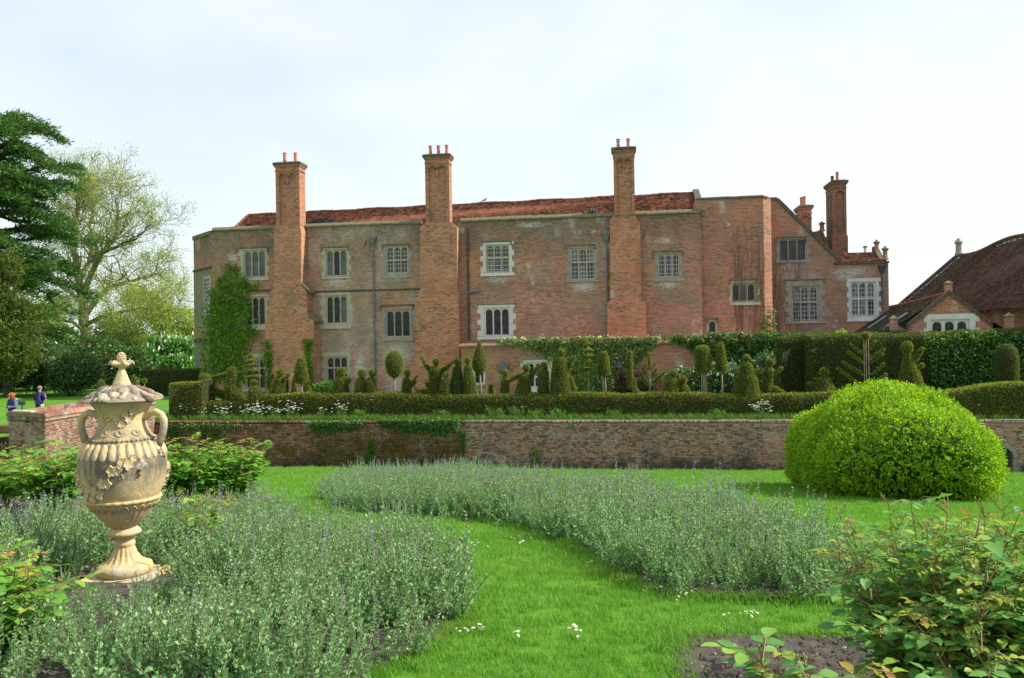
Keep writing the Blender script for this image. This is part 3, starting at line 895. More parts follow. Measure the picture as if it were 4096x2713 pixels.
for k, (za, zc) in enumerate(((Zp(835, 1250, VF), Zp(835, 1110, VF)),)):
    mb = MB(); bay_slab(mb, 0.02, 0.40, za - 0.15, zc + 0.12, 0.0, 0.075)
    w = house.part(mb, 'window', M_STONE)
    for ta, tb in ((0.05, 0.19), (0.22, 0.37)):
        for zz0, zz1 in ((za, (za + zc) / 2 - 0.05), ((za + zc) / 2 + 0.05, zc)):
            mb = MB(); bay_slab(mb, ta, tb, zz0, zz1, 0.02, 0.082); mb.build('pane', M_GLP, w)

# stepped corner between bay and main range, copings of the parapet
copm = MB(); copm.prism([(-0.12, 0.0), (-0.12, 0.10), (0.05, 0.27), (0.5, 0.20), (0.5, 0.0)], 0.004, 0.646, 'x')
copme = copm.mesh('coping_stone', M_COPE)
skip = [(U(1103, VF - .5), U(1215, VF - .5)), (U(1690, VF - .5), U(1822, VF - .5)), (U(2448, VF - .5), U(2545, VF - .5))]
u = UL + 0.1
while u < UR - 0.3:
    c = u + 0.32
    if not any(a < c < b for a, b in skip):
        house.copy_part('coping_stone', copme, (u, VF, HZ + WRNG.uniform(-0.015, 0.015)), (WRNG.uniform(-0.01, 0.01), WRNG.uniform(-0.012, 0.012), 0))
    u += 0.65
mb = MB(); mb.box(UR - 0.45, UR + 0.05, VF - 0.1, VF + 0.5, HZ, HZ + 0.28)
house.part(mb, 'coping_stone', M_COPE)

# string courses
for xa, xb, y in ((1240, 1690, 1161), (985, 1090, 1162), (1240, 1685, 1166)):
    if y == 1166: continue
    mb = MB(); z = Zp((xa + xb) / 2, y, VF)
    mb.prism([(VF + 0.02, z - 0.09), (VF - 0.06, z - 0.05), (VF - 0.07, z), (VF + 0.02, z + 0.06)], U(xa, VF), U(xb, VF), 'x')
    house.part(mb, 'string_course', M_COPE_D)

# ---- chimneys
def pot(mb, c, r, h):
    mb.lathe([(r * 0.98, 0), (r * 0.88, h * 0.72), (r * 1.05, h * 0.74), (r * 1.05, h * 0.79), (r * 0.9, h * 0.81), (r * 0.92, h * 0.93), (r * 1.12, h * 0.95), (r * 1.12, h), (r * 0.8, h), (r * 0.75, h * 0.8)], 14, c)
def shaft(V, d, x0, x1, ytop, ybot, pots, ypot, brick_m, narch=2, cap_m=M_COPE_D, front_v=None, arch_y=0.62, potm=None):
    """chimney shaft with arched recessed panels, moulded cap and pots"""
    xm = (x0 + x1) / 2
    u0, u1 = U(x0, V, (ytop + ybot) / 2), U(x1, V, (ytop + ybot) / 2)
    zt, zb = Zp(xm, ytop, V), Zp(xm, ybot, V)
    W = u1 - u0
    pil = 0.145 * W if narch == 2 else 0.17 * W
    rec = 0.13
    mb = MB()
    mb.box(u0 + 0.004, u1 - 0.004, V + rec, V + d, zb, zt - 0.55)
    za = zt - 0.62                                        # bottom of the plain band
    mb.box(u0, u0 + pil, V, V + rec + 0.01, zb + 0.15, za - 0.5)
    mb.box(u1 - pil, u1, V, V + rec + 0.01, zb + 0.15, za - 0.5)
    mb.box(u0, u1, V, V + rec + 0.01, zb, zb + 0.15)
    # arcaded head
    inner = [(u0 + pil, za - 0.5)]
    if narch == 2:
        mid = 0.09 * W
        aw = (W - 2 * pil - mid) / 2
        zs = za - 0.12 - aw / 2
        poly = [(u0, zt - 0.3), (u0, za - 0.5), (u0 + pil, za - 0.5)]
        poly += arch_pts(u0 + pil, u0 + pil + aw, zs, aw / 2)
        poly += [(u0 + pil + aw, zs - 0.3), (u0 + pil + aw + mid / 2, zs - 0.42), (u0 + pil + aw + mid, zs - 0.3)]
        poly += arch_pts(u1 - pil - aw, u1 - pil, zs, aw / 2)
        poly += [(u1 - pil, za - 0.5), (u1, za - 0.5), (u1, zt - 0.3)]
        arcs = [(u0 + pil + aw / 2, aw / 2, zs), (u1 - pil - aw / 2, aw / 2, zs)]
    else:
        aw = W - 2 * pil
        zs = za - 0.12 - aw / 2
        zl = min(za - 0.5, zs - 0.05)
        poly = [(u0, zt - 0.3), (u0, zl), (u0 + pil, zl)] + arch_pts(u0 + pil, u1 - pil, zs, aw / 2) + [(u1 - pil, zl), (u1, zl), (u1, zt - 0.3)]
        arcs = [(u0 + pil + aw / 2, aw / 2, zs)]
    mb.prism(poly, V, V + rec + 0.01)
    mb.box(u0 + 0.001, u1 - 0.001, V + rec, V + d - 0.001, zt - 0.55, zt - 0.3)
    ch = house.part(mb, 'chimney', brick_m)
    # arch rings of separate bricks
    for cx, r, zs in arcs:
        for k in range(11):
            a = math.pi * (k + 0.5) / 11
            m2 = MB()
            da = math.pi / 11 * 0.40
            p = [(cx - (r + e) * math.cos(a + s * da), zs + (r + e) * math.sin(a + s * da)) for e, s in ((0.005, -1), (0.15, -1), (0.15, 1), (0.005, 1))]
            m2.prism(p, V - 0.025, V + 0.02)
            m2.build('arch_brick', M_BRICK_D if k % 2 else M_BRICK_R, ch)
    # neck moulding and cap
    for dz0, dz1, e, m_ in ((0.56, 0.49, 0.035, brick_m), (0.30, 0.24, 0.05, brick_m), (0.24, 0.16, 0.09, brick_m), (0.16, 0.0, 0.135, cap_m)):
        m2 = MB(); m2.box(u0 - e, u1 + e, V - e, V + d + e, zt - dz0, zt - dz1 - 0.001)
        m2.build('cap' if m_ is cap_m else 'moulding', m_, ch)
    m2 = MB(); m2.hexa([(u0 - .08, V - .08, zt), (u1 + .08, V - .08, zt), (u1 + .08, V + d + .08, zt), (u0 - .08, V + d + .08, zt), (u0 + .06, V + .06, zt + .07), (u1 - .06, V + .06, zt + .07), (u1 - .06, V + d - .06, zt + .07), (u0 + .06, V + d - .06, zt + .07)])
    m2.build('flaunching', M_COPE_D, ch)
    for k, (xp, vv) in enumerate(pots):
        zz = Zp(xp, ypot[k] if hasattr(ypot, '__len__') else ypot, V + vv)
        m2 = MB(); pot(m2, (U(xp, V + vv, ytop - 20), V + vv, zt + 0.04), 0.115, zz - zt - 0.04)
        m2.build('chimney_pot', (potm or {}).get(k, M_POT), ch, smooth=False)
    return ch
def stage(pts, d, name='chimney_breast', mat=M_BRICK_CH):
    """front outline in photo pixels at the front plane VF - d, extruded back to the wall"""
    mb = MB()
    mb.prism([uz(x, y, VF - d) for x, y in pts], VF - d, VF + 0.6 if d < 0.6 else VF + 0.3)
    return house.part(mb, name, mat)
# first chimney
shaft(VF - 0.75, 0.95, 1103, 1198, 650, 905, [(1139, .45), (1182, .45)], 612, M_BRICK_SH)
stage([(1097, 905), (1096, 1150), (1204, 1152), (1205, 930), (1199, 904)], 0.85)
stage([(1096, 1150), (1078, 1172), (1076, 1258), (1228, 1260), (1228, 1168), (1204, 1140)], 0.95)
stage([(1076, 1258), (1061, 1280), (1060, 1600), (1256, 1600), (1256, 1282), (1228, 1255)], 1.1)
# second chimney
shaft(VF - 0.62, 0.8, 1701, 1797, 618, 892, [(1722, .4), (1754, .4), (1787, .4)], (584, 583, 581), M_BRICK_SH)
stage([(1700, 892), (1680, 912), (1679, 1170), (1829, 1170), (1828, 910), (1806, 890)], 0.7)
stage([(1679, 1170), (1662, 1192), (1660, 1420), (1836, 1420), (1834, 1170)], 0.8)
stage([(1660, 1420), (1642, 1440), (1641, 1600), (1838, 1600), (1838, 1420)], 0.9)
# third chimney
shaft(VF - 0.5, 0.75, 2455, 2538, 590, 860, [(2473, .38), (2513, .38)], (557, 555), M_BRICK_SH)
stage([(2455, 860), (2440, 880), (2441, 1198), (2566, 1196), (2561, 898), (2540, 860)], 0.45)
stage([(2441, 1198), (2430, 1212), (2430, 1600), (2585, 1600), (2584, 1212), (2566, 1196)], 0.6)
# weathered offsets
for (x0, y0, x1, y1, d) in ((1204, 1140, 1242, 1172, 0.95), (1228, 1255, 1268, 1288, 1.1)):
    a, b_ = uz(x0, y0, VF - d), uz(x1, y1, VF - d)
    mb = MB(); mb.prism([a, (a[0] + 0.02, a[1] + 0.12), (b_[0], b_[1] + 0.09), (b_[0], b_[1] - 0.02)], VF - d - 0.06, VF)
    house.part(mb, 'weathering_stone', M_COPE)
# lead-dark chimney and a small one behind the gable
VC = VF + 9
shaft(VC, 2.0, 3333, 3386, 722, 935, [(3329, 1.4), (3349, 0.4)], (705, 689), M_BRICK_D, narch=1, potm={0: M_POT_D})
mb = MB(); mb.prism([uz(3330, 935, VC - .05), uz(3330, 1100, VC - .05), uz(3393, 1100, VC - .05), uz(3392, 948, VC - .05), uz(3387, 935, VC - .05)], VC - 0.05, VC + 2.1)
house.part(mb, 'chimney_base', M_BRICK_D)
# flat arches on the dark chimney's left side, recess shade put into colour
uL = U(3333, VC, 830)
for k in range(2):
    m2 = MB()
    y0, y1 = VC + 0.35 + k * 0.8, VC + 0.85 + k * 0.8
    zt_ = Zp(3330, 722, VC) - 0.75
    m2.prism(arch_pts(y0, y1, zt_ - 0.25, 0.25) + [(y1, zt_ - 3.0), (y0, zt_ - 3.0)], uL - 0.006, uL - 0.003, 'x')
    house.part(m2, 'arch_shade_panel', M_COPE_D)
VC2 = VF + 8
shaft(VC2, 1.5, 3203, 3247, 822, 960, [(3206, 0.9), (3217, 0.4)], (790, 786), M_BRICK_R, narch=1, cap_m=M_COPE)

# ---- roofs
def roof_tiles(fr, name, A, B, C, D, mat, w=0.19, ex=0.15, jit=0.012, thick=0.014, skipf=None, seed=1, root=None):
    """A eave left, B eave right, C ridge right, D ridge left; overlapping plain tiles"""
    A, B, C, D = (np.array(p, float) for p in (A, B, C, D))
    rng = np.random.default_rng(seed)
    slope = (np.linalg.norm(D - A) + np.linalg.norm(C - B)) / 2
    wid = max(np.linalg.norm(B - A), np.linalg.norm(C - D))
    nr, ncol = int(slope / ex), int(wid / w)
    nrm = np.cross(B - A, D - A); nrm /= np.linalg.norm(nrm)
    if nrm[2] < 0: nrm = -nrm
    i, j = np.meshgrid(np.arange(nr), np.arange(-1, ncol + 1), indexing='ij')
    i, j = i.ravel(), j.ravel()
    s0 = (j + 0.5 * (i % 2)) / ncol; s1 = s0 + 0.975 / ncol
    s0 = np.clip(s0, 0, 1); s1 = np.clip(s1, 0, 1)
    ok = s1 - s0 > 0.15 / ncol
    i, s0, s1 = i[ok], s0[ok], s1[ok]
    t0 = i / nr; t1 = np.minimum((i + 1.25) / nr, 1.0)
    def P(s, t):
        s, t = s[:, None], t[:, None]
        return A * (1 - s) * (1 - t) + B * s * (1 - t) + C * s * t + D * (1 - s) * t
    n = len(i)
    l = (0.045 + rng.normal(0, jit * 0.6, n))[:, None] * nrm
    sag = (rng.normal(0, 0.006, n))[:, None] * nrm
    dn = (P(s0, t0) - P(s0, t1)); dn /= np.linalg.norm(dn, axis=1)[:, None]
    jj = dn * rng.uniform(-0.012, 0.012, n)[:, None]
    a, b_, c, d_ = P(s0, t0) + l + sag + jj, P(s1, t0) + l - sag + jj, P(s1, t1) + nrm * .006, P(s0, t1) + nrm * .006
    e, f = a - nrm * (thick + 0.02), b_ - nrm * (thick + 0.02)
    V = np.stack([a, b_, c, d_, e, f], 1).reshape(-1, 3)
    o = np.arange(n)[:, None] * 6
    Fc = np.concatenate([o + np.array([[0, 1, 2, 3]]), o + np.array([[4, 5, 1, 0]])])
    mi = None
    if skipf is not None:
        mid = (a + c) / 2
        q = skipf(mid).astype(np.int32)
        mi = np.concatenate([q, q])
    me = np_mesh(name, V, Fc, mat, mi=mi)
    return link(name, me, fr.root if fr else root, fr.off if fr else None, kind='stuff')

VR = VF + 4.0
EZ = HZ - 0.05
rz = Zp(1900, 803, VR)
rzl, rzr = Zp(1010, 862, VR), Zp(2745, 775, VR)
uA, uB = U(920, VF + 0.4, 912), U(2790, VF + 0.5, 850)
uD, uC = U(993, VR, 861), U(2772, VR, 775)
u0p, u1p = U(1226, VF + 1, 900), U(1322, VF + 1, 900)
def repair(mid):
    return (mid[:, 0] > u0p) & (mid[:, 0] < u1p) & (mid[:, 2] < EZ + 1.0)
mb = MB()
mb.add([(uA, VF + 0.45, EZ - .02), (uB, VF + 0.45, EZ - .02), (uC, VR, rzr - .02), (uD, VR, rzl - .02), (uA, VR + 3.6, EZ), (uB, VR + 3.6, EZ)],
       [(0, 1, 2, 3), (5, 4, 3, 2), (4, 0, 3), (1, 5, 2)])
roof = house.part(mb, 'roof', M_TILE)
roof_tiles(house, 'roof_tiles', (uA, VF + 0.45, EZ), (uB, VF + 0.45, EZ), (uC, VR, rzr), (uD, VR, rzl), [M_TILE, M_TILE_B], skipf=repair)
rt = MB(); rt.tube([(0, 0, 0), (0.44, 0, 0)], [0.10, 0.095], 8)
rtm = rt.mesh('ridge_tile', M_TILE)
n = int((uC - uD) / 0.45)
for k in range(n):
    t = k / n
    zz = rzl + (rzr - rzl) * t + 0.03 * math.sin(k * 0.7) + WRNG.uniform(-.01, .01) + 0.02
    house.copy_part('ridge_tile', rtm, (uD + (uC - uD) * t, VR, zz), (0, -math.atan2(rzr - rzl, uC - uD) + WRNG.uniform(-.02, .02), 0))
n = 7
for k in range(n):
    t = k / n
    p = Vector((uA, VF + 0.45, EZ)).lerp(Vector((uD, VR, rzl)), t)
    d = Vector((uD - uA, VR - VF - .45, rzl - EZ))
    house.copy_part('ridge_tile', rtm, p + Vector((0, 0, 0.03)), (0, -math.atan2(d.z, d.xy.length), math.atan2(d.y, d.x)))
# gable parapet at the right end of the roof
mb = MB(); zg = Zp(2780, 757, VR)
mb.prism([(VF + 0.3, EZ - 0.2), (VF + 0.3, EZ + 0.3), (VR, zg), (VR + 3.7, EZ + 0.3), (VR + 3.7, EZ - 0.2)], uC - 0.02, uC + 0.38, 'x')
house.part(mb, 'gable_parapet', M_COPE_D)

# ---- tall block and gabled wing on the right
ZB = Zp(2930, 795, VF + 0.3)
mb = MB()
wall_cells(mb, VF + 0.3, [(UR - 0.3, ZB), (UB, ZB)], TER - 0.4, HOLES['block'])
cz = 0.55
mb.add([(UB, VF + .3, TER - .4), (UB + cz, VF + .3 + cz, TER - .4), (UB + cz, VF + .3 + cz, ZB), (UB, VF + .3, ZB)], [(0, 1, 2, 3)])
mb.add([(UB + cz, VF + .3 + cz, TER - .4), (UB + cz, VF + 8, TER - .4), (UB + cz, VF + 8, ZB), (UB + cz, VF + .3 + cz, ZB)], [(0, 1, 2, 3)])
mb.add([(UR - .3, VF + 8, HZ - 1), (UR - .3, VF + .3, HZ - 1), (UR - .3, VF + .3, ZB), (UR - .3, VF + 8, ZB)], [(0, 1, 2, 3)])
mb.add([(UR - .3, VF + .3, ZB), (UB, VF + .3, ZB), (UB + cz, VF + .3 + cz, ZB), (UB + cz, VF + 8, ZB), (UR - .3, VF + 8, ZB)], [(0, 1, 2, 3, 4)])
house.part(mb, 'wall', M_BRICK_R)
u = UR - 0.2
cop2 = MB(); cop2.prism([(-0.08, 0.0), (-0.08, 0.09), (0.1, 0.16), (0.4, 0.16), (0.4, 0.0)], 0.003, 0.497, 'x')
cop2m = cop2.mesh('coping_stone', M_COPE_D)
while u < UB - 0.3:
    house.copy_part('coping_stone', cop2m, (u, VF + 0.3, ZB + WRNG.uniform(0, .02)))
    u += 0.5
house.copy_part('coping_stone', cop2m, (UB - 0.05, VF + 0.25, ZB), (0, 0, R(45)))
gt, gb, ge = uz(3105, 800, VG), uz(3358, 1050, VG), uz(3553, 1043, VG)
gl0 = UB - 0.2
mb = MB()
wall_cells(mb, VG, [(gl0, gt[1]), (gt[0], gt[1]), (gb[0], gb[1]), (ge[0], gb[1])], TER - 0.4, HOLES['gable'])
mb.add([(ge[0], VG, TER - .4), (ge[0], VG + 7, TER - .4), (ge[0], VG + 7, gb[1]), (ge[0], VG, gb[1])], [(0, 1, 2, 3)])
house.part(mb, 'wall', M_BRICK_G)
# sloping gable coping in separate stones
dv = Vector((gb[0] - gt[0], 0, gb[1] - gt[1]))
n = 9
for k in range(n):
    a = Vector((gt[0], 0, gt[1])) + dv * (k / n); b_ = Vector((gt[0], 0, gt[1])) + dv * ((k + 0.985) / n)
    nn = Vector((-dv.z, 0, dv.x)).normalized() * 0.17
    lo_ = Vector((dv.z, 0, -dv.x)).normalized() * 0.05
    mb = MB()
    mb.hexa([(a.x, VG - .09, a.z + lo_.z), (b_.x, VG - .09, b_.z + lo_.z), (b_.x, VG + .45, b_.z + lo_.z), (a.x, VG + .45, a.z + lo_.z),
             (a.x + nn.x, VG - .09, a.z + nn.z), (b_.x + nn.x, VG - .09, b_.z + nn.z), (b_.x + nn.x, VG + .45, b_.z + nn.z), (a.x + nn.x, VG + .45, a.z + nn.z)])
    house.part(mb, 'coping_stone', M_COPE_D)
mb = MB(); mb.box(gl0, gt[0] + .05, VG - .09, VG + .45, gt[1], gt[1] + .16)
house.part(mb, 'coping_stone', M_COPE_D)
# roof behind the gable slope, low roof and parapet to its right
mb = MB()
mb.add([(gt[0], VG + .3, gt[1]), (gb[0] + .2, VG + .3, gb[1] - .2), (gb[0] + .2, VG + 12, gb[1] - .2), (gt[0], VG + 12, gt[1])], [(0, 1, 2, 3)])
house.part(mb, 'roof', M_TILE)
za, zr = gb[1], Zp(3420, 1011, VG + 1.6)
ua, ub = gb[0] - 0.35, U(3512, VG + 1)
roof_tiles(house, 'roof_tiles', (ua, VG + 0.1, za + 0.02), (ge[0] - 0.2, VG + 0.1, za + 0.02), (ub, VG + 1.6, zr), (U(3335, VG + 1.6), VG + 1.6, zr), M_TILE_G if False else M_TILE, w=0.2, ex=0.15, seed=5)
mb = MB(); mb.add([(ua, VG + .1, za), (ge[0], VG + .1, za), (ub, VG + 1.6, zr), (U(3330, VG + 1.6), VG + 1.6, zr), (ge[0], VG + 3.2, za), (ua, VG + 3.2, za)], [(0, 1, 2, 3), (4, 5, 3, 2), (1, 4, 2)])
house.part(mb, 'roof', M_TILE)
mb = MB(); mb.box(ua, ge[0] + .04, VG - .10, VG + .1, za - .12, za)
house.part(mb, 'coping_stone', M_COPE_D)
def finial(fr, px, ytop, ybot, V, w, name='pinnacle', mat=M_BRICK_R, capm=M_COPE, root=None):
    u, z0 = uz(px, ybot, V); z1 = Zp(px, ytop, V)
    h = z1 - z0
    mb = MB()
    mb.lathe([(w * 1.15, 0), (w * 1.15, h * .10), (w * .8, h * .16), (w * .78, h * .66)], 8, (u, V, z0))
    p = fr.part(mb, name, mat)
    mb = MB()
    mb.lathe([(w * .8, h * .66), (w * 1.2, h * .72), (w * 1.2, h * .80), (w * .75, h * .86), (w * .15, h)], 8, (u, V, z0))
    mb.build('pinnacle_cap', capm, p)
    return p
finial(house, 3288, 886, 925, VG + 8, 0.2)
finial(house, 3507, 958, 1012, VG + 1.3, 0.17)
finial(house, 3541, 984, 1040, VG + 0.15, 0.18)
mb = MB(); p0, p1 = uz(3506, 1005, VG + .7), uz(3532, 1036, VG + .7)
mb.prism([(VG + .05, za), (VG + 1.45, zr + .35), (VG + 1.7, zr + .3), (VG + 1.7, za)], ub - .1, ub + .2, 'x')
house.part(mb, 'gable_parapet', M_COPE_D)
# vent pipe, dark rear roof with its gable
mb = MB(); u, z = uz(3461, 1015, VG + 2.5); mb.tube([(u, VG + 2.5, z - .3), (u, VG + 2.5, Zp(3461, 990, VG + 2.5))], 0.09, 10); 
vp = house.part(mb, 'vent_pipe', M_STONE_W)
mb = MB(); mb.lathe([(.11, 0), (.14, .02), (.14, .09), (.10, .11)], 10, (u, VG + 2.5, Zp(3461, 991, VG + 2.5))); mb.build('cowl', M_LEAD, vp)
q = [uz(3242, 930, VG + 7), uz(3281, 922, VG + 7), uz(3312, 985, VG + 7), uz(3290, 1010, VG + 7), uz(3232, 960, VG + 7)]
mb = MB(); mb.prism(q, VG + 7, VG + 9); house.part(mb, 'rear_roof', M_TILE_G)
mb = MB(); mb.prism([uz(3281, 922, VG + 6.9), uz(3292, 922, VG + 6.9), uz(3316, 990, VG + 6.9), uz(3306, 990, VG + 6.9)], VG + 6.9, VG + 7.3); house.part(mb, 'gable_parapet', M_COPE_D)

# ---- rainwater pipes
def downpipe(x, yt, yb, V, mat, hop=None, kink=None, xb=None):
    mb = MB()
    xb = xb or x
    pts = [(U(x, V - .09, yt), V - .09, Zp(x, yt, V)), (U(xb, V - .09, yb), V - .09, Zp(xb, yb, V))]
    pts[1] = (pts[0][0], V - .09, pts[1][2])
    mb.tube(pts, 0.055, 10)
    p = house.part(mb, 'downpipe', mat)
    n = int((pts[0][2] - pts[1][2]) / 1.75)
    for k in range(1, n + 1):
        z = pts[0][2] - 1.75 * k + 0.4
        m2 = MB(); m2.lathe([(.06, 0), (.078, .01), (.078, .09), (.06, .1)], 10, (pts[0][0], V - .09, z)); m2.box(pts[0][0] - .12, pts[0][0] + .12, V - .05, V - .006, z + .02, z + .08)
        m2.build('collar', mat, p)
    if hop:
        u, z = pts[0][0], pts[0][2]
        m2 = MB()
        m2.hexa([(u - .10, V - .19, z - .1), (u + .10, V - .19, z - .1), (u + .10, V - .01, z - .1), (u - .10, V - .01, z - .1), (u - hop, V - .30, z + .30), (u + hop, V - .30, z + .30), (u + hop, V - .01, z + .30), (u - hop, V - .01, z + .30)])
        m2.box(u - hop - .02, u + hop + .02, V - .32, V - .008, z + .30, z + .38)
        m2.build('hopper', mat, p)
    return p
downpipe(1492, 972, 1580, VF, M_LEAD, 0.22)
downpipe(1870, 915, 1366, VF, M_RUST)
downpipe(2425, 955, 1360, VF, M_LEAD, 0.27)
downpipe(3528, 1085, 1235, VG, M_IRON, 0.2)
mb = MB(); z = Zp(1905, 1168, VF); mb.tube([(U(1872, VF), VF - .09, z - .04), (U(1925, VF), VF - .09, z + .05)], .06, 10); house.part(mb, 'soil_pipe', M_LEAD)
# wall ties
for x, y in ((1462, 968), (2577, 930), (1700, 965)):
    u, z = uz(x, y, VF - .01)
    mb = MB(); mb.tube([(u - .08, VF - .03, z - .35), (u - .02, VF - .03, z - .25), (u + .02, VF - .03, z), (u + .08, VF - .03, z + .1)], .025, 6)
    house.part(mb, 'wall_tie', M_IRON)
# ------------------------------------------------------------------ ground
def grid_sheet(name, xs, ys, zf, mat, kind='structure', smooth=True):
    X, Y = np.meshgrid(xs, ys, indexing='xy')
    Z = np.vectorize(zf)(X, Y)
    V = np.stack([X, Y, Z], -1).reshape(-1, 3)
    nx = len(xs)
    i, j = np.meshgrid(np.arange(len(xs) - 1), np.arange(len(ys) - 1), indexing='xy')
    a = (j * nx + i).ravel()
    Fc = np.stack([a, a + 1, a + nx + 1, a + nx], 1)
    return link(name, np_mesh(name, V, Fc, mat, smooth), kind=kind)
def lower_z(x, y):
    w = 0.012 * math.sin(x * 1.3 + y * 0.4) + 0.010 * math.sin(x * 0.5 - y * 1.7)
    return ground(x, y) + w
xs = np.concatenate([[-120, -80, -60, -45], np.linspace(-34, 40, 150), [50, 70, 100]])
ys = np.concatenate([[-30, -20, -12, -6], np.linspace(-3, 12, 90), np.linspace(12.3, 46, 80)])
grid_sheet('lawn', xs, ys, lower_z, M_LAWN)
# the raised terrace, in the garden frame, out to the horizon
mb = MB()
TE = VW + 0.35
def terr(u0, u1, v0, v1, z=TER - 0.02):
    mb.add([tuple(G(u0, v0, z)), tuple(G(u1, v0, z)), tuple(G(u1, v1, z)), tuple(G(u0, v1, z))], [(0, 1, 2, 3)])
UW0 = U(620, VW, 1750)       # left end of the retaining wall
terr(UW0 - 0.2, 400, TE, 62); terr(-400, UW0 - 0.2, TE, 62); terr(-3500, 3500, 62, 4500); terr(-400, UW0 - .25, TE - 6.0, TE)
mb.build('terrace_lawn', M_LAWN, kind='structure')

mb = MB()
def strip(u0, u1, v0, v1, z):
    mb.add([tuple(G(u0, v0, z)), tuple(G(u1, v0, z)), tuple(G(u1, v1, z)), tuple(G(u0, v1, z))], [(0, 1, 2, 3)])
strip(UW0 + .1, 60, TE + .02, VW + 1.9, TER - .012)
mb.build('terrace_border', flat('dark_weedy_soil', (0.03, 0.05, 0.014), .95, .5, 3), kind='structure')  # dark weedy ground laid over the terrace lawn
# ------------------------------------------------------------------ walls of separate bricks
def wallbrick_mat(name, pal, damp=None, moss=0.0, lime=0.0, limecol=(0.52, 0.49, 0.45), orange=0.03, grime=0.5):
    b = NB(name)
    r = b.math('FRACT', b.math('ADD', b.math('MULTIPLY', b.island(), 7.31), b.math('MULTIPLY', b.orand(), 3.77)))
    c = b.ramp(r, pal)
    v = b.pos()
    grain = b.noise(v, 45, 5, 0.7)
    fine = b.noise(v, 7, 7, 0.75)
    c = b.mix(b.rng(grain, 0.35, 0.75, 0, 0.5), c, (0.13, 0.11, 0.095))
    pat = b.noise(v, 1.1, 8, 0.72)
    c = b.mix(b.rng(pat, 0.48, 0.62, 0, grime), c, b.mix(fine, (0.05, 0.045, 0.04), (0.20, 0.185, 0.16)))
    if lime:
        c = b.mix(b.math('MULTIPLY', b.rng(b.noise(v, 1.7, 8, 0.75), 0.60 - 0.16 * lime, 0.66), b.rng(fine, 0.35, 0.6, 0.2, 0.85)), c, limecol)
    if moss:
        mk = b.noise(b.map(v, (0.7, 0.7, 1.2)), 1.3, 8, 0.75)
        c = b.mix(b.math('MULTIPLY', b.rng(mk, 0.62 - 0.2 * moss, 0.68 - 0.14 * moss), b.rng(fine, 0.3, 0.55, 0.3, 0.95)), c, b.mix(grain, (0.05, 0.04, 0.010), (0.17, 0.13, 0.028)))
    c = b.mix(b.rng(b.noise(v, 3.3, 3, 0.6), 0.73 - orange, 0.75, 0, 0.8), c, (0.42, 0.21, 0.035))
    if damp:
        z = b.sep(v)[2]
        f = b.rng(b.math('ADD', z, b.rng(pat, 0.3, 0.7, 0.55, -0.55)), damp[0], damp[1], 0.88, 0.0)
        c = b.mix(f, c, b.mix(grain, (0.018, 0.017, 0.018), (0.085, 0.08, 0.075)))
    return b.pbr(c, 0.93, b.bump(b.math('ADD', grain, fine), 0.8, 0.012), 0.12)
M_RWB = wallbrick_mat('retaining_wall_brick', [(p, (c[0] * 1.32, c[1] * 1.28, c[2] * 1.34)) for p, c in PAL_W], damp=(0.1, 0.6), moss=0.2, lime=0.4, grime=0.35)
M_RWM = wallbrick_mat('mossy_retaining_brick', [(p, (c[0] * 1.05, c[1] * 0.85, c[2] * 0.8)) for p, c in PAL_W], damp=(0.05, 0.5), moss=0.75, lime=0.35)
M_MORT = stone('old_mortar', (0.29, 0.265, 0.235), 0.5, 0.1, 6)
M_MORT_M = stone('mossy_mortar', (0.085, 0.07, 0.035), 0.5, 0.05, 6)
M_BAS = wallbrick_mat('bastion_brick', [(0.0, (0.10, 0.06, 0.05)), (0.25, (0.27, 0.12, 0.085)), (0.6, (0.40, 0.165, 0.105)), (0.85, (0.40, 0.25, 0.18)), (1, (0.42, 0.34, 0.27))], lime=0.75, moss=0.1, grime=0.25, limecol=(0.50, 0.45, 0.42))
M_MORT_L = stone('pale_mortar', (0.40, 0.36, 0.31), 0.35, 0.1, 6)

def lay(o, d, nrm, length, height, rng, rh=0.066, sl=0.215, hd=0.102, gap=0.012, top=0.0, skip=None):
    """centres and sizes of the bricks of one wall face (Flemish bond, a little uneven)"""
    out = []
    nrow = int((height - top) / rh)
    for i in range(nrow):
        x = -rng.uniform(0, 0.3)
        k = i % 2
        while x < length:
            L_ = (sl if k % 2 == 0 else hd) * rng.uniform(0.94, 1.06)
            k += 1 if rng.random() < 0.85 else 2
            a, b_ = max(x, 0), min(x + L_, length)
            if b_ - a > 0.05:
                z = i * rh + rh / 2
                if not (skip and skip((a + b_) / 2, z)):
                    out.append(((a + b_) / 2, z + rng.normal(0, .002), b_ - a, rh - gap + rng.normal(0, .0025), rng.uniform(-0.006, 0.006)))
            x += L_ + gap
    if top:
        x = 0.0
        while x < length:
            L_ = 0.066 * rng.uniform(0.95, 1.1) if top < 0.15 else 0.2
            out.append((x + L_ / 2, height - top / 2, L_, top - 0.006, rng.uniform(0.0, 0.02)))
            x += L_ + 0.008
    return out
BOXF = np.array([[0, 1, 5, 4], [1, 2, 6, 5], [3, 0, 4, 7], [4, 5, 6, 7], [0, 3, 2, 1]])
BRICKME = {}
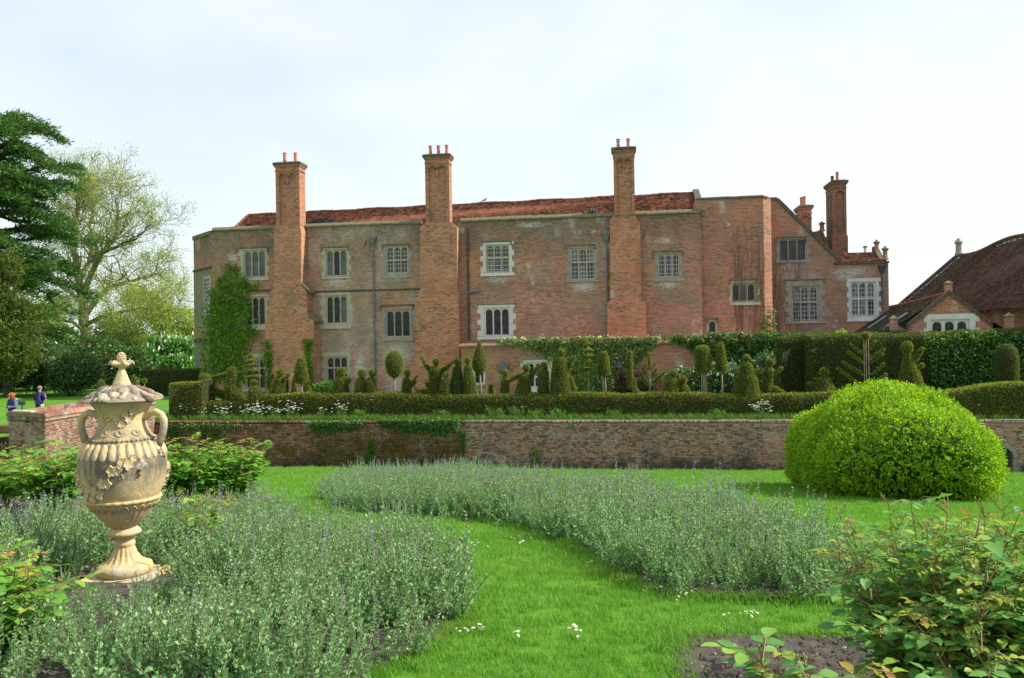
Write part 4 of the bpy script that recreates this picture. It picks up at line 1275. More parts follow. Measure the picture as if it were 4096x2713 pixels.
def put_bricks(root, mat, bricks, o, d, nrm, single, proud=0.016, name='brick', stuffname='brickwork'):
    """'single' of them as parts of their own, the rest joined into one part"""
    o, d, nrm = Vector(o), Vector(d), Vector(nrm)
    ang = math.atan2(d.y, d.x)
    inv = root.matrix_basis.inverted()
    if mat.name not in BRICKME:
        mb = MB()
        mb.v = [(-.5, -.5, -.5), (.5, -.5, -.5), (.5, .5, -.5), (-.5, .5, -.5), (-.46, -.5, .5), (.5, -.5, .47), (.5, .5, .5), (-.5, .5, .5)]
        mb.f = [(0, 1, 5, 4), (1, 2, 6, 5), (3, 0, 4, 7), (4, 5, 6, 7), (0, 3, 2, 1)]; mb.m = [0] * 5
        BRICKME[mat.name] = mb.mesh('brick', mat)
    me = BRICKME[mat.name]
    rest = []
    for q, (x, z, L_, h, pr) in enumerate(bricks):
        c = o + d * x + nrm * (proud + pr - 0.03) + Vector((0, 0, z))
        if single is not None and q in single:
            b_ = link(name, me, root)
            b_.matrix_local = inv @ Matrix.LocRotScale(c, Euler((0, 0, ang)), Vector((L_, 0.06, h)))
        else:
            rest.append((c, L_, h))
    if rest:
        n = len(rest)
        C = np.array([tuple(r[0]) for r in rest])
        S = np.array([(r[1], 0.06, r[2]) for r in rest])
        u = np.array([(-.5, -.5, -.5), (.5, -.5, -.5), (.5, .5, -.5), (-.5, .5, -.5), (-.5, -.5, .5), (.5, -.5, .5), (.5, .5, .5), (-.5, .5, .5)])
        lo = u[None] * S[:, None] + RNG.normal(0, 0.0022, (n, 8, 3))
        ca, sa = math.cos(ang), math.sin(ang)
        rot = np.array([[ca, sa, 0], [-sa, ca, 0], [0, 0, 1]])
        V = (lo @ rot + C[:, None]).reshape(-1, 3)
        Fc = (BOXF[None] + (np.arange(n) * 8)[:, None, None]).reshape(-1, 4)
        ob = link(stuffname, np_mesh(stuffname, V, Fc, mat), root, kind='stuff')
        ob.matrix_local = inv
    return

rr = random.Random(5)
class RG:
    def uniform(s, a, b): return rr.uniform(a, b)
    def normal(s, a, b): return rr.gauss(a, b)
    def random(s): return rr.random()
rg = RG()
UW1 = U(4350, VW, 1750)
WH = TER + 0.02
# arched culvert with an iron grate near the right end
cu, cz0 = uz(4014, 1884, VW)
chw, ch_ = 0.36, 0.62
def in_arch(u, z):
    x = u + UW0 - cu
    if abs(x) > chw + 0.20: return False
    return z < ch_ or math.hypot(x, z - ch_) < chw + 0.19
um = U(1862, VW, 1780)
for nm, ua, ub, mat, mort, lab in (
        ('retaining_wall', UW0, um, M_RWM, M_MORT_M, 'mossy overgrown stretch of old brick retaining wall, draped in ivy, behind the urn'),
        ('retaining_wall', um, UW1, M_RWB, M_MORT, 'long bare brick retaining wall with moss and dark damp foot below the hedge')):
    root = empty(nm, G((ua + ub) / 2, VW, 0), -ANG, lab, 'wall', 'brick retaining walls of the terrace')
    bpy.context.view_layer.update()
    mb = MB()
    offu = (ua + ub) / 2
    if ua > -5 or True:
        holes = [(cu - chw, -0.3, cu + chw, ch_ + chw)] if ub == UW1 else []
        m0 = MB()
        wall_cells(m0, VW, [(ua, WH), (ub, WH)], -0.4, holes)
        if holes:      # spandrels of the arch
            ap = arch_pts(cu - chw, cu + chw, ch_, chw, 12)
            m0.add([(cu - chw, VW, ch_ + chw)] + [(a, VW, z) for a, z in ap[:7]], [tuple(range(8))])
            m0.add([(cu + chw, VW, ch_ + chw)] + [(a, VW, z) for a, z in reversed(ap[6:])], [tuple(reversed(range(8)))])
            full = [(cu - chw, -0.3)] + ap + [(cu + chw, -0.3)]
            for (a, za), (b_, zb_) in zip(full[:-1], full[1:]):
                m0.add([(a, VW, za), (b_, VW, zb_), (b_, VW + 0.8, zb_), (a, VW + 0.8, za)], [(0, 1, 2, 3)])
        m0.add([(ua, VW, WH), (ub, VW, WH), (ub, VW + 0.4, WH), (ua, VW + 0.4, WH)], [(0, 1, 2, 3)])
        m0.add([(ua, VW + .4, -.4), (ub, VW + .4, -.4), (ub, VW + 0.4, WH), (ua, VW + 0.4, WH)], [(3, 2, 1, 0)] if not holes else [])
        m0.build('mortar_core', mort, root, loc=(-offu, -VW, 0))
    bricks = lay(None, None, None, ub - ua, WH, rg, top=0.105, skip=(in_arch if ub == UW1 else None) if ua == UW0 else (lambda x, z: in_arch(x + um - UW0, z)))
    o = G(ua, VW, 0)
    if ub == UW1:
        def key(k):
            x = bricks[k][0] + ua
            p = px_of(G(x, VW, bricks[k][1]))[0]
            return (0 if 3968 < p < 4096 else (1 if 2900 < p < 3158 else 2), -p)
        single = set(sorted(range(len(bricks)), key=key)[:300])
    else:
        def key(k):
            x = bricks[k][0] + ua
            p = px_of(G(x, VW, bricks[k][1]))[0]
            return (0 if 1000 < p < 1860 else 1, -p)
        single = set(sorted(range(len(bricks)), key=key)[:200])
    put_bricks(root, mat, bricks, o, G(1, 0, 0), G(0, -1, 0), single)
    if ub == UW1:
        for k in range(17):
            a = math.pi * (k + 0.5) / 17
            da = math.pi / 17 * 0.44
            p = [(cu - offu - (chw + e) * math.cos(a + s * da), ch_ + (chw + e) * math.sin(a + s * da)) for e, s in ((0.004, -1), (0.17, -1), (0.17, 1), (0.004, 1))]
            m2 = MB(); m2.prism(p, -0.022, 0.05); m2.build('arch_brick', M_STONE_G, root)
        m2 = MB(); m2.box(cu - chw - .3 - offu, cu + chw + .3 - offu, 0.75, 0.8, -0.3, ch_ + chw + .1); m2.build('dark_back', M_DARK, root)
        g = empty('iron_grate', G(cu, VW + 0.09, 0), -ANG, 'black iron bar grate in the small arched opening of the retaining wall', 'grate')
        for k in range(6):
            x = -chw + 0.06 + k * (2 * chw - .12) / 5
            h = ch_ + math.sqrt(max(chw ** 2 - x ** 2, 0)) - 0.01
            m2 = MB(); m2.tube([(x, 0, 0), (x, 0, h)], 0.011, 6); m2.build('bar', M_IRON, g)
        for z in (0.16, 0.62):
            m2 = MB(); m2.box(-chw + 0.01, chw - 0.01, -.02, .0, z - .012, z + .012); m2.build('cross_bar', M_IRON, g)
# clay drain pipes in the wall
for x, y, lab in ((1487, 1730, 'orange clay drain pipe sticking out of the overgrown wall'), (2517, 1746, 'brown clay drain pipe sticking out of the bare brick wall')):
    u, z = uz(x, y, VW)
    m2 = MB(); m2.lathe([(.052, 0), (.072, 0.0), (.072, .14), (.05, .14), (.048, 0.02)], 14, close=False)
    ob = m2.build('drain_pipe', M_TERRA, None, True, loc=G(u, VW - 0.14 + 0.01, z), label=lab, cat='pipe')
    ob.rotation_euler = (R(-90), 0, -ANG)

# plain wall carrying the terrace on beyond the bastion
LWU = UW0 - 1.6
wl = empty('retaining_wall', G(LWU - 20, VW - 4.5, 0), -ANG, 'dark stretch of brick wall left of the bastion at the picture edge', 'wall', 'brick retaining walls of the terrace')
m0 = MB(); m0.box(-25, 20, 0, .4, -.4, TER + .3); m0.build('brick_face', M_BRICK_D, wl)
# ---- bastion at the left: a square projection with a parapet
BA = at(36, 1700, 28.9); BB = at(181, 1700, 28.2); BC = G(UW0, VW, 0)
BZ = Zp(100, 1650, BB.x * SA + BB.y * CA) if False else at(181, 1652, 28.2).z
BZ0 = 0.2
bas = empty('bastion_wall', (BB.x, BB.y, BZ0), 0, 'square brick bastion with moulded parapet at the far left, limewashed, right side sunlit', 'wall')
bpy.context.view_layer.update()
inv = bas.matrix_basis.inverted()
p0, p1, p2 = Vector((BA.x, BA.y, 0)), Vector((BB.x, BB.y, 0)), Vector((BC.x, BC.y, 0))
pl = p0 + (p2 - p1) + Vector((-0.6, 0, 0))
mb = MB()
for a, b_ in ((p0, p1), (p1, p2), (pl, p0)):
    mb.add([(a.x, a.y, BZ0), (b_.x, b_.y, BZ0), (b_.x, b_.y, BZ - .2), (a.x, a.y, BZ - .2)], [(0, 1, 2, 3)])
core = mb.build('mortar_core', M_MORT_L, bas); core.matrix_local = inv
for a, b_, nm in ((p0, p1, 'front'), (p1, p2, 'side'), (pl, p0, 'left')):
    d = (b_ - a).normalized(); nrm = Vector((d.y, -d.x, 0)); Ln = (b_ - a).length
    br = lay(None, None, None, Ln, BZ - BZ0 - 0.33, rg)
    single = None
    if nm == 'front': single = set(sorted(range(len(br)), key=lambda k: -br[k][1])[:120])
    if nm == 'side': single = set(sorted(range(len(br)), key=lambda k: br[k][0])[:180])
    put_bricks(bas, M_BAS, br, a + Vector((0, 0, BZ0)), d, nrm, single)
    # moulded parapet courses
    for dz, hgt, e, mt, nm2 in ((0.34, 0.05, 0.035, M_COPE_D, 'moulding'), (0.285, 0.06, 0.05, M_BAS, 'moulding'), (0.22, 0.06, 0.035, M_BAS, 'moulding'), (0.155, 0.155, 0.075, M_BAS, 'coping')):
        n = max(1, int(Ln / 0.45))
        for k in range(n if nm2 == 'coping' else 1):
            q0, q1 = (a + d * (Ln * k / n), a + d * (Ln * (k + 1) / n - 0.008)) if nm2 == 'coping' else (a, b_)
            if k == 0: q0 = a - d * (e * 0.98)
            if nm2 != 'coping' or k == n - 1: q1 = b_ + d * (e * 0.0)
            o_, i_ = nrm * e, -nrm * 0.2
            zz0, zz1 = BZ - dz, BZ - dz + hgt - 0.002
            m2 = MB()
            m2.hexa([tuple(q0 + o_ + Vector((0, 0, zz0))), tuple(q1 + o_ + Vector((0, 0, zz0))), tuple(q1 + i_ + Vector((0, 0, zz0))), tuple(q0 + i_ + Vector((0, 0, zz0))),
                     tuple(q0 + o_ * (0.35 if nm2 == 'coping' else 1) + Vector((0, 0, zz1))), tuple(q1 + o_ * (0.35 if nm2 == 'coping' else 1) + Vector((0, 0, zz1))), tuple(q1 + i_ + Vector((0, 0, zz1))), tuple(q0 + i_ + Vector((0, 0, zz1)))])
            ob = m2.build('coping_brick' if nm2 == 'coping' else nm2, M_COPE if (nm2 == 'coping' and nm == 'front') else mt, bas); ob.matrix_local = inv
# rough stones on the left corner of the parapet
mb = MB()
for k in range(6):
    c = p0.lerp(p1, 0.12 + 0.09 * k) + Vector((0.0, 0.12, BZ + 0.015))
    mb.ball(tuple(c), 0.11, 8, 5, 0, (1.2, 1.0, 0.55))
ob = mb.build('lichen_stones', M_STONE, bas, True); ob.matrix_local = inv

# ---- lower garden wall in front of the house, with its white window
VL = 45.6
gz = 5.28
gu0, gu1 = U(1842, VL), U(3190, VL)
gw = Frame('garden_wall', (gu0 + gu1) / 2, VL, TER, label='single storey brick garden wall in front of the house, half hidden under ivy', cat='wall')
window(gw, VL, (2113, 1455, 2192, 1546), 3, M_GL, M_STONE_W, (2083, 1440, 2218, 1568), wall='low', hood=(2083, 1434, 2218), transom=1508)
window(gw, VL, (1900, 1484, 1932, 1532), 1, M_GL, M_STONE_W, (1889, 1476, 1942, 1541), wall='low', arch=False)
mb = MB()
wall_cells(mb, VL, [(gu0, gz), (gu1, gz)], TER - .3, HOLES['low'])
mb.add([(gu0, VL + 3, TER), (gu0, VL, TER), (gu0, VL, gz), (gu0, VL + 3, gz)], [(0, 1, 2, 3)])
mb.add([(gu0, VL, gz), (gu1, VL, gz), (gu1, VL + 3, gz), (gu0, VL + 3, gz)], [(0, 1, 2, 3)])
gw.part(mb, 'wall', M_BRICK_P)
cm = MB(); cm.prism([(-0.1, -0.16), (-0.1, -0.06), (0.0, 0.03), (0.4, 0.03), (0.4, -0.16)], 0.003, 0.447, 'x')
cmm = cm.mesh('coping_brick', M_BRICK_P)
u = gu0 - 0.1
while u < gu1:
    gw.copy_part('coping_brick', cmm, (u, VL, gz + rg.uniform(0, .015)))
    u += 0.45
# lead cistern head on its bracket, blue plaque
u, z = uz(2014, 1468, VL)
ci = empty('lead_cistern', G(u, VL - 0.2, z - 0.25), -ANG, 'small grey lead box with a peaked lid on a post against the garden wall', 'box')
m2 = MB(); m2.hexa([(-.26, -.14, 0.05), (.26, -.14, 0.05), (.26, .16, 0.05), (-.26, .16, 0.05), (-.31, -.18, .36), (.31, -.18, .36), (.31, .18, .36), (-.31, .18, .36)]); m2.build('tank', M_LEAD, ci)
m2 = MB(); m2.box(-.33, .33, -.2, .2, .362, .40); m2.box(-.09, .05, -.06, .06, .402, .62); m2.build('lid', M_LEAD, ci)
m2 = MB(); m2.tube([(0, 0, -1.6), (0, 0, .05)], .05, 8); m2.build('post', M_IRON, ci)
u, z = uz(2470, 1461, VL - 0.3)
m2 = MB(); m2.box(-.24, .24, -.02, .02, -.16, .16); m2.box(-.22, .22, -.026, -.02, -.14, .14)
m2.build('wall_plaque', flat('slate_plaque', (0.10, 0.11, 0.17), 0.6, 0.25), None, loc=G(u, VL - .32, z), rot=(0, R(1), -ANG), label='small blue grey slate plaque on the variegated ivy', cat='plaque')

# ------------------------------------------------------------------ lodge and barn on the right
def local_frame(o, d):
    """matrix with local x to the right of the viewer-facing gable, y along the ridge away"""
    d = Vector((d.x, d.y, 0)).normalized()
    x = Vector((d.y, -d.x, 0))
    return Matrix(((x.x, d.x, 0, o.x), (x.y, d.y, 0, o.y), (0, 0, 1, o.z), (0, 0, 0, 1)))
LA = at(3795, 1169, 37.0); LB = at(3497, 1243, 55.0)
lz = LA.z
lodge = empty('brick_lodge', (LA.x, LA.y, TER), 0, 'low red brick lodge with stone coped gable and white arched window right of the house', 'house')
LM = local_frame(Vector((LA.x, LA.y, TER)), LB - LA)
lodge.matrix_world = LM
hw = 1.86
ap_z = lz - TER; ev = at(3644, 1304, 37).z - TER
Ll = (LB - LA).xy.length
def lp(mb, name, mat, **k):
    return mb.build(name, mat, lodge, **k)
sc_ = 37.0 / F
def lx(px): return (px - 3795) * sc_ / LM.col[0][0] if False else (px - 3795) * sc_ * 1.03
def lzz(py): return ap_z - (py - 1169) * sc_
w0, w1, wz0, wz1 = lx(3737), lx(3856), lzz(1362), lzz(1286)
mb = MB()
hole = (w0 - .1, wz0 - .1, w1 + .1, wz1 + .1)
wall_cells(mb, 0.0, [(-hw - 1.0, ev - .28), (-hw + .05, ev - .28), (-hw + .05001, ev), (0, ap_z), (hw - .05001, ev), (hw - .05, ev - .28), (hw + .9, ev - .28)], -.3, [hole])
mb.add([(-hw - 1.0, Ll, -.3), (-hw - 1.0, 0, -.3), (-hw - 1.0, 0, ev - .28), (-hw - 1.0, Ll, ev - .28)], [(0, 1, 2, 3)])
lp(mb, 'wall', M_BRICK_L)
mb = MB(); mb.box(w0 - .1, w0, .06, .2, wz0, wz1 + .1); mb.box(w1, w1 + .1, .06, .2, wz0, wz1 + .1); mb.box(w0, w1, .06, .2, wz1, wz1 + .1)
lw_ = lp(mb, 'window', M_STONE_W)
lwid = (w1 - w0 - .28) / 3
for k in range(3):
    a = w0 + k * (lwid + .14)
    m2 = MB(); m2.box(a, a + lwid, .16, .17, wz0, wz1); m2.build('pane', M_GL, lw_)
    apx = arch_pts(a, a + lwid, wz1 - lwid * .5 - .02, lwid * .5)
    m2 = MB(); m2.prism([(a, wz1), (a, apx[0][1])] + apx[1:5] + [(a + lwid / 2, wz1)], .08, .158); m2.prism([(a + lwid / 2, wz1)] + apx[4:-1] + [(a + lwid, apx[-1][1]), (a + lwid, wz1)], .08, .158); m2.build('arched_head', M_STONE_W, lw_)
    if k:
        m2 = MB(); m2.box(a - .14, a, .05, .2, wz0, wz1); m2.build('mullion', M_STONE_W, lw_)
so0, so1 = lx(3706), lx(3900)
st_ = lzz(1256)
m2 = MB(); m2.prism([(so0 + .0, wz1 - .02), (so0 + .0, st_ - .22), (so0 + .2, st_), (so1 - .2, st_), (so1, st_ - .22), (so1, wz1 - .02), (w1 + .1, wz1 - .02), (w1 + .1, wz1 + .1), (w0 - .1, wz1 + .1), (w0 - .1, wz1 - .02)], -.02, .15); m2.build('lintel', M_STONE_W, lw_)
for s, e in ((so0, w0 - .1), (w1 + .1, so1)):
    for k in range(3):
        z1_ = wz1 - .025 - k * .3
        f_ = 0.6 if k % 2 == 0 else 1.0
        aa, bb = (e - (e - s) * f_, e) if s == so0 else (s, s + (e - s) * f_)
        m2 = MB(); m2.box(aa, bb, -.018, .15, z1_ - .295, z1_); m2.build('quoin', M_STONE_W, lw_)
# copings of the front gable, kneelers and pinnacles
for s in (-1, 1):
    n = 7
    for k in range(n):
        t0, t1 = k / n, (k + .985) / n
        a = Vector((s * (hw - .05) * (1 - t0), 0, ev + (ap_z - ev) * t0)); b_ = Vector((s * (hw - .05) * (1 - t1), 0, ev + (ap_z - ev) * t1))
        for dz0, dz1, y0, y1, mt, nm in ((.0, .10, -.10, .30, M_COPE_D, 'coping_stone'), (-.13, -.002, -.05, .25, M_BRICK_D, 'coping_brick')):
            mb = MB()
            mb.hexa([(a.x, y0, a.z + dz0), (b_.x, y0, b_.z + dz0), (b_.x, y1, b_.z + dz0), (a.x, y1, a.z + dz0), (a.x, y0, a.z + dz1), (b_.x, y0, b_.z + dz1), (b_.x, y1, b_.z + dz1), (a.x, y1, a.z + dz1)])
            lp(mb, nm, mt)
    mb = MB(); mb.box(s * (hw - .1) - .35 + s * .45, s * (hw - .1) + .35 + s * .45, -.08, .3, ev - .28, ev - .18); lp(mb, 'kneeler', M_COPE_D)
def pin(x, y, z0, w, h, name='pinnacle'):
    mb = MB(); mb.prism([(x - w, y - w), (x + w, y - w), (x + w, y + w), (x - w, y + w)], z0, z0 + h * .72, 'z')
    p = lp(mb, name, M_BRICK_L)
    mb = MB(); mb.box(x - w * 1.25, x + w * 1.25, y - w * 1.25, y + w * 1.25, z0 + h * .722, z0 + h * .78)
    mb.add([(x - w * 1.2, y - w * 1.2, z0 + h * .781), (x + w * 1.2, y - w * 1.2, z0 + h * .781), (x + w * 1.2, y + w * 1.2, z0 + h * .781), (x - w * 1.2, y + w * 1.2, z0 + h * .781), (x, y, z0 + h)], [(0, 1, 4), (1, 2, 4), (2, 3, 4), (3, 0, 4)])
    mb.build('pinnacle_cap', M_COPE, p)
pin(0, .1, ap_z - .05, .145, .62)
pin(lx(3598), .1, ev - .18, .155, .72)
pin(lx(4003), .1, ev - .18, .165, .74)
# roof
fz = LB.z - TER
mb = MB()
eL, eR = -hw - .75, hw + .6
ez = ev - .25
mb.add([(eL, .25, ez), (eL, Ll, ez - .2), (0, Ll, fz), (0, .25, ap_z - .1), (eR, .25, ez), (eR, Ll, ez - .2)], [(0, 3, 2, 1), (3, 4, 5, 2)])
lp(mb, 'roof', M_TILE_G)
rf = roof_tiles(None, 'roof_tiles', (eL, Ll, ez - .2), (eL, .25, ez), (0, .25, ap_z - .1), (0, Ll, fz), M_TILE_G, w=0.19, ex=0.15, seed=9, jit=.02, root=lodge)
mb = MB(); mb.tube([(0, .25, ap_z - .06), (0, Ll * .5, (ap_z + fz) / 2 - .08), (0, Ll, fz + .03)], .11, 8); lp(mb, 'ridge', M_TILE)
for s in (-1,):      # far gable coping
    mb = MB(); mb.prism([(0.1, fz + .12), (0.1, fz - .1), (-hw - 1.15, ez - .45), (-hw - 1.15, ez - .15)], Ll - .1, Ll + .3); lp(mb, 'gable_coping', M_BRICK_D)
pin(0, Ll + .1, fz - .1, .19, .75)
pin(lx(3623) - .9, Ll * .45, (ap_z + fz) / 2 - .05, .16, .4) if False else None
for k, (t0, t1) in enumerate(((0.12, 0.32), (0.5, 0.62))):  # skylights
    y = Ll * (0.10 + 0.28 * k)
    def rp(t, yy, h): return (eL + (0 - eL) * t, yy, ez + (ap_z - ez) * t + h - .006 * yy)
    a, b_ = 0.12, 0.48
    mb = MB(); mb.hexa([rp(a, y + .0, .03), rp(a, y + .7, .03), rp(b_, y + .7, .03), rp(b_, y, .03), rp(a, y, .09), rp(a, y + .7, .09), rp(b_, y + .7, .09), rp(b_, y, .09)])
    lp(mb, 'skylight', M_LEAD)

# barn with the big plum roof
RA = at(3838, 1030, 60.0)
bd = Vector((-.2155, -.974, 0))
bx = Vector((-.974, .2155, 0))
barn = empty('long_barn', (RA.x, RA.y, TER), 0, 'large barn with steep dark plum tiled roof behind the lodge', 'barn')
BM = Matrix(((bx.x, -bd.x, 0, RA.x), (bx.y, -bd.y, 0, RA.y), (0, 0, 1, TER), (0, 0, 0, 1)))
barn.matrix_world = BM
rz_ = RA.z - TER; ez_ = 6.7 - TER; ow = 5.3; Lb = 27.0
def ridge_z(t): return rz_ + 0.25 * math.sin(t * 9) * 0.4
N = 10
for k in range(1):
    mb = MB()
    mb.add([(ow, 0, ez_), (ow, -Lb, ez_), (0, -Lb, rz_ + .15), (0, 0, rz_), (-ow, 0, ez_), (-ow, -Lb, ez_)], [(0, 1, 2, 3), (3, 2, 5, 4)])
    mb.build('roof', M_TILE_P, barn)
nseg = 6
for k in range(nseg):   # sagging tile field in bays
    y0, y1 = -Lb * k / nseg, -Lb * (k + 1) / nseg
    def sag(y): return 0.16 * math.sin(y * 0.5) - 0.05
    roof_tiles(None, 'roof_tiles', (ow + .1, y0, ez_ - .05 + sag(y0) * .4), (ow + .1, y1, ez_ - .05 + sag(y1) * .4), (0, y1, rz_ + .2 + sag(y1)), (0, y0, rz_ + .2 + sag(y0)), M_TILE_P, w=0.2, ex=0.13, seed=20 + k, root=barn)
mb = MB(); mb.tube([(0, -Lb * k / 40, rz_ + .2 + sag(-Lb * k / 40)) for k in range(41)], .14, 8); mb.build('ridge', M_TILE_P, barn)
mb = MB(); mb.box(-ow + .5, ow - .45, -Lb, -0.1, -.3, ez_ + .3); mb.build('wall', M_BRICK_G, barn)
mb = MB(); mb.prism([(-ow + .3, -.3), (ow - .3, -.3), (ow - .3, ez_ + .2), (0, rz_ - .1), (-ow + .3, ez_ + .2)], -.09, .2); mb.build('gable_wall', M_BRICK_G, barn)
mb = MB(); mb.prism([(ow + .1, ez_ - .05), (ow + .1, ez_ + .2), (0, rz_ + .42), (0, rz_ + .1)], .0, .35); mb.build('verge', M_COPE_D, barn)
mb = MB(); mb.lathe([(.28, 0), (.28, .25), (.22, .3), (.22, .95), (.30, 1.0), (.30, 1.1), (.06, 1.4)], 8, (0, .15, rz_ + .1)); mb.build('pinnacle', M_STONE_G, barn)
# ------------------------------------------------------------------ clipped yew, ivy and shrubs on the terrace
def leaf_cover(mb, n, size, aspect=0.5, spread=0.75, inset=0.03, fold=0.25, rng=RNG, up=0.0, jitter=0.03):
    P, N = sample_mesh(mb.v, mb.f, n, rng)
    P = P - N * inset + N * rng.uniform(-jitter, jitter, (n, 1))
    return leaf_arrays(P, N, size, aspect, spread, rng, fold, up)
def area_of(mb):
    a = 0.0
    for f in mb.f:
        p = [Vector(mb.v[i]) for i in f]
        for i in range(1, len(p) - 1):
            a += (p[i] - p[0]).cross(p[i + 1] - p[0]).length / 2
    return a
def leafy_mesh(name, mb, mat, core, dens=700, size=0.06, aspect=0.5, spread=0.75, inset=0.03, shrink=0.04, jitter=0.03, up=0.0, extra=None):
    """dark core plus a coat of small leaves, one mesh"""
    n = int(area_of(mb) * dens)
    V, Fc = leaf_cover(mb, max(n, 20), size, aspect, spread, inset, up=up, jitter=jitter)
    me = bpy.data.meshes.new(name)
    # core pulled slightly inwards along vertex normals
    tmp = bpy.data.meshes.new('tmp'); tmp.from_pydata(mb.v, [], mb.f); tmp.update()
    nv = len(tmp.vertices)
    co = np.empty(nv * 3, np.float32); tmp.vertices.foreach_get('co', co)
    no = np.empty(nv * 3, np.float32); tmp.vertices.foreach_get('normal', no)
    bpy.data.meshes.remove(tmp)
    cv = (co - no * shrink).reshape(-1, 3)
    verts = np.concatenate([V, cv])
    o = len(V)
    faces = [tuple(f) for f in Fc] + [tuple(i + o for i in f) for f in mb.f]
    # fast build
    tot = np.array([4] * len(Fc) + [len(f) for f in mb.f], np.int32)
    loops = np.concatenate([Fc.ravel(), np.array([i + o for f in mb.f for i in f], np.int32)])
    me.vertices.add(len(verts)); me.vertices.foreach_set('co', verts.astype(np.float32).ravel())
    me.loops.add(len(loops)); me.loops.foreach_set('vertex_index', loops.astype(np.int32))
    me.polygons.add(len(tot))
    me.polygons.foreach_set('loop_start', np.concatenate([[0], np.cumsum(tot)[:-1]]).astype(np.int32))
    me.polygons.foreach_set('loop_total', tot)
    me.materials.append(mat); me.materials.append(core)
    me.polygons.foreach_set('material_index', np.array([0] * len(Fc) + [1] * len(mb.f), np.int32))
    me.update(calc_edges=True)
    return me

def capsule(mb, a, b, ra, rb, seg=12, sy=0.85):
    """tapered rounded limb"""
    a, b = Vector(a), Vector(b)
    d = b - a
    L_ = d.length
    d = d.normalized() if L_ > 1e-6 else Vector((0, 0, 1))
    x = d.cross(Vector((0, 1, 0)))
    x = x.normalized() if x.length > 1e-3 else Vector((1, 0, 0))
    y = d.cross(x)
    rings = []
    for k in range(5):
        t = math.pi / 2 * (1 - k / 4)
        rings.append((a - d * ra * math.sin(t), ra * math.cos(t)))
    nmid = max(1, int(L_ / 0.25))
    for k in range(1, nmid):
        t = k / nmid
        rings.append((a.lerp(b, t), ra + (rb - ra) * t))
    for k in range(5):
        t = math.pi / 2 * k / 4
        rings.append((b + d * rb * math.sin(t), rb * math.cos(t)))
    v, f = [], []
    for c, r in rings:
        r = max(r, 0.003)
        for k in range(seg):
            an = 2 * math.pi * k / seg
            v.append(tuple(c + x * r * math.cos(an) + y * r * sy * math.sin(an)))
    n = len(rings)
    for i in range(n - 1):
        for k in range(seg):
            k2 = (k + 1) % seg
            f.append((i * seg + k, i * seg + k2, (i + 1) * seg + k2, (i + 1) * seg + k))
    mb.add(v, f)
def wobble(mb, amp=0.03, sc=3.0):
    from mathutils import noise
    mb.v = [tuple(Vector(p) + noise.noise_vector(Vector(p) * sc) * amp) for p in mb.v]

TOPN = [0]
def topiary(label, V, base, shapes, cat='topiary', mat=None, dens=1500, size=0.044, name='topiary_figure', group='clipped yew topiary on the terrace'):
    """shapes in photo pixels on the plane v = V"""
    mat = mat or M_YEW
    TOPN[0] += 1
    bx, by = base
    u0 = U(bx, V, by); z0 = TER
    s = mpp(V, bx) * 1.17
    def P(x, y):
        a = uz(x, y, V)
        return Vector((a[0] - u0, 0, a[1] - z0))
    leaf, stems = MB(), []
    # heads sit on a neck: drop the shoulders clear of them
    if len(shapes) > 1 and shapes[0][0] == 'b' and shapes[1][0] == 'c' and abs(shapes[1][1] - shapes[0][1]) < 16:
        hd, bo = shapes[0], list(shapes[1])
        rs_ = bo[3]
        bo[2] = max(bo[2], hd[2] + 1.0 * hd[4] + rs_ * 1.02)
        if bo[5] - bo[2] > 8:
            shapes = [('b', hd[1], hd[2] - 2, hd[3] * .96, hd[4] * .92), tuple(bo), ('c', hd[1], hd[2] + hd[4] * .7, hd[3] * .36, bo[1], bo[2] - rs_ * .5, hd[3] * .42)] + list(shapes[2:])
    for sh in shapes:
        k = sh[0]
        if k == 'c':
            capsule(leaf, P(sh[1], sh[2]), P(sh[4], sh[5]), sh[3] * s, sh[6] * s)
        elif k == 'b':
            c = P(sh[1], sh[2]); leaf.ball(tuple(c), s, 14, 10, 0, (sh[3], min(sh[3], sh[4]) * .95, sh[4]))
        elif k == 'l':      # lathe: list of (r, y) from bottom to top about x
            prof = [(r * s, P(sh[1], y).z) for r, y in sh[2]]
            leaf.lathe(prof, 16, (P(sh[1], sh[2][0][1]).x, 0, 0))
        elif k == 'd':      # thin disc
            c = P(sh[1], sh[2]); r, h = sh[3] * s, sh[4] * s
            leaf.lathe([(r * .55, -h), (r * .95, -h * .5), (r, 0), (r * .9, h * .5), (r * .5, h)], 16, tuple(c))
        elif k == 's':
            stems.append((P(sh[1], sh[2]), P(sh[3], sh[4]), sh[5] * s))
        elif k == 'x':      # rounded block
            a, b_ = P(sh[1], sh[2]), P(sh[3], sh[4]); dd = sh[5] if len(sh) > 5 else 0.4
            r = 0.08
            leaf.hexa([(a.x, -dd, b_.z), (b_.x, -dd, b_.z), (b_.x, dd, b_.z), (a.x, dd, b_.z), (a.x + r, -dd + r, a.z), (b_.x - r, -dd + r, a.z), (b_.x - r, dd - r, a.z), (a.x + r, dd - r, a.z)])
    wobble(leaf, 0.028, 2.5)
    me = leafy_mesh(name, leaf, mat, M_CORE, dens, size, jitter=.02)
    lo = G(u0, V, z0)
    if not stems:
        return link(name, me, None, lo, (0, 0, -ANG), label, cat, group)
    root = empty(name, lo, -ANG, label, cat, group)
    link('foliage', me, root)
    for a, b_, r in stems:
        mb = MB()
        m = (a + b_) / 2 + Vector((r * .6, 0, 0))
        mb.tube([a, m, b_], [r, r * .9, r * .75], 7)
        mb.build('trunk', M_WOOD, root, True)
    return root

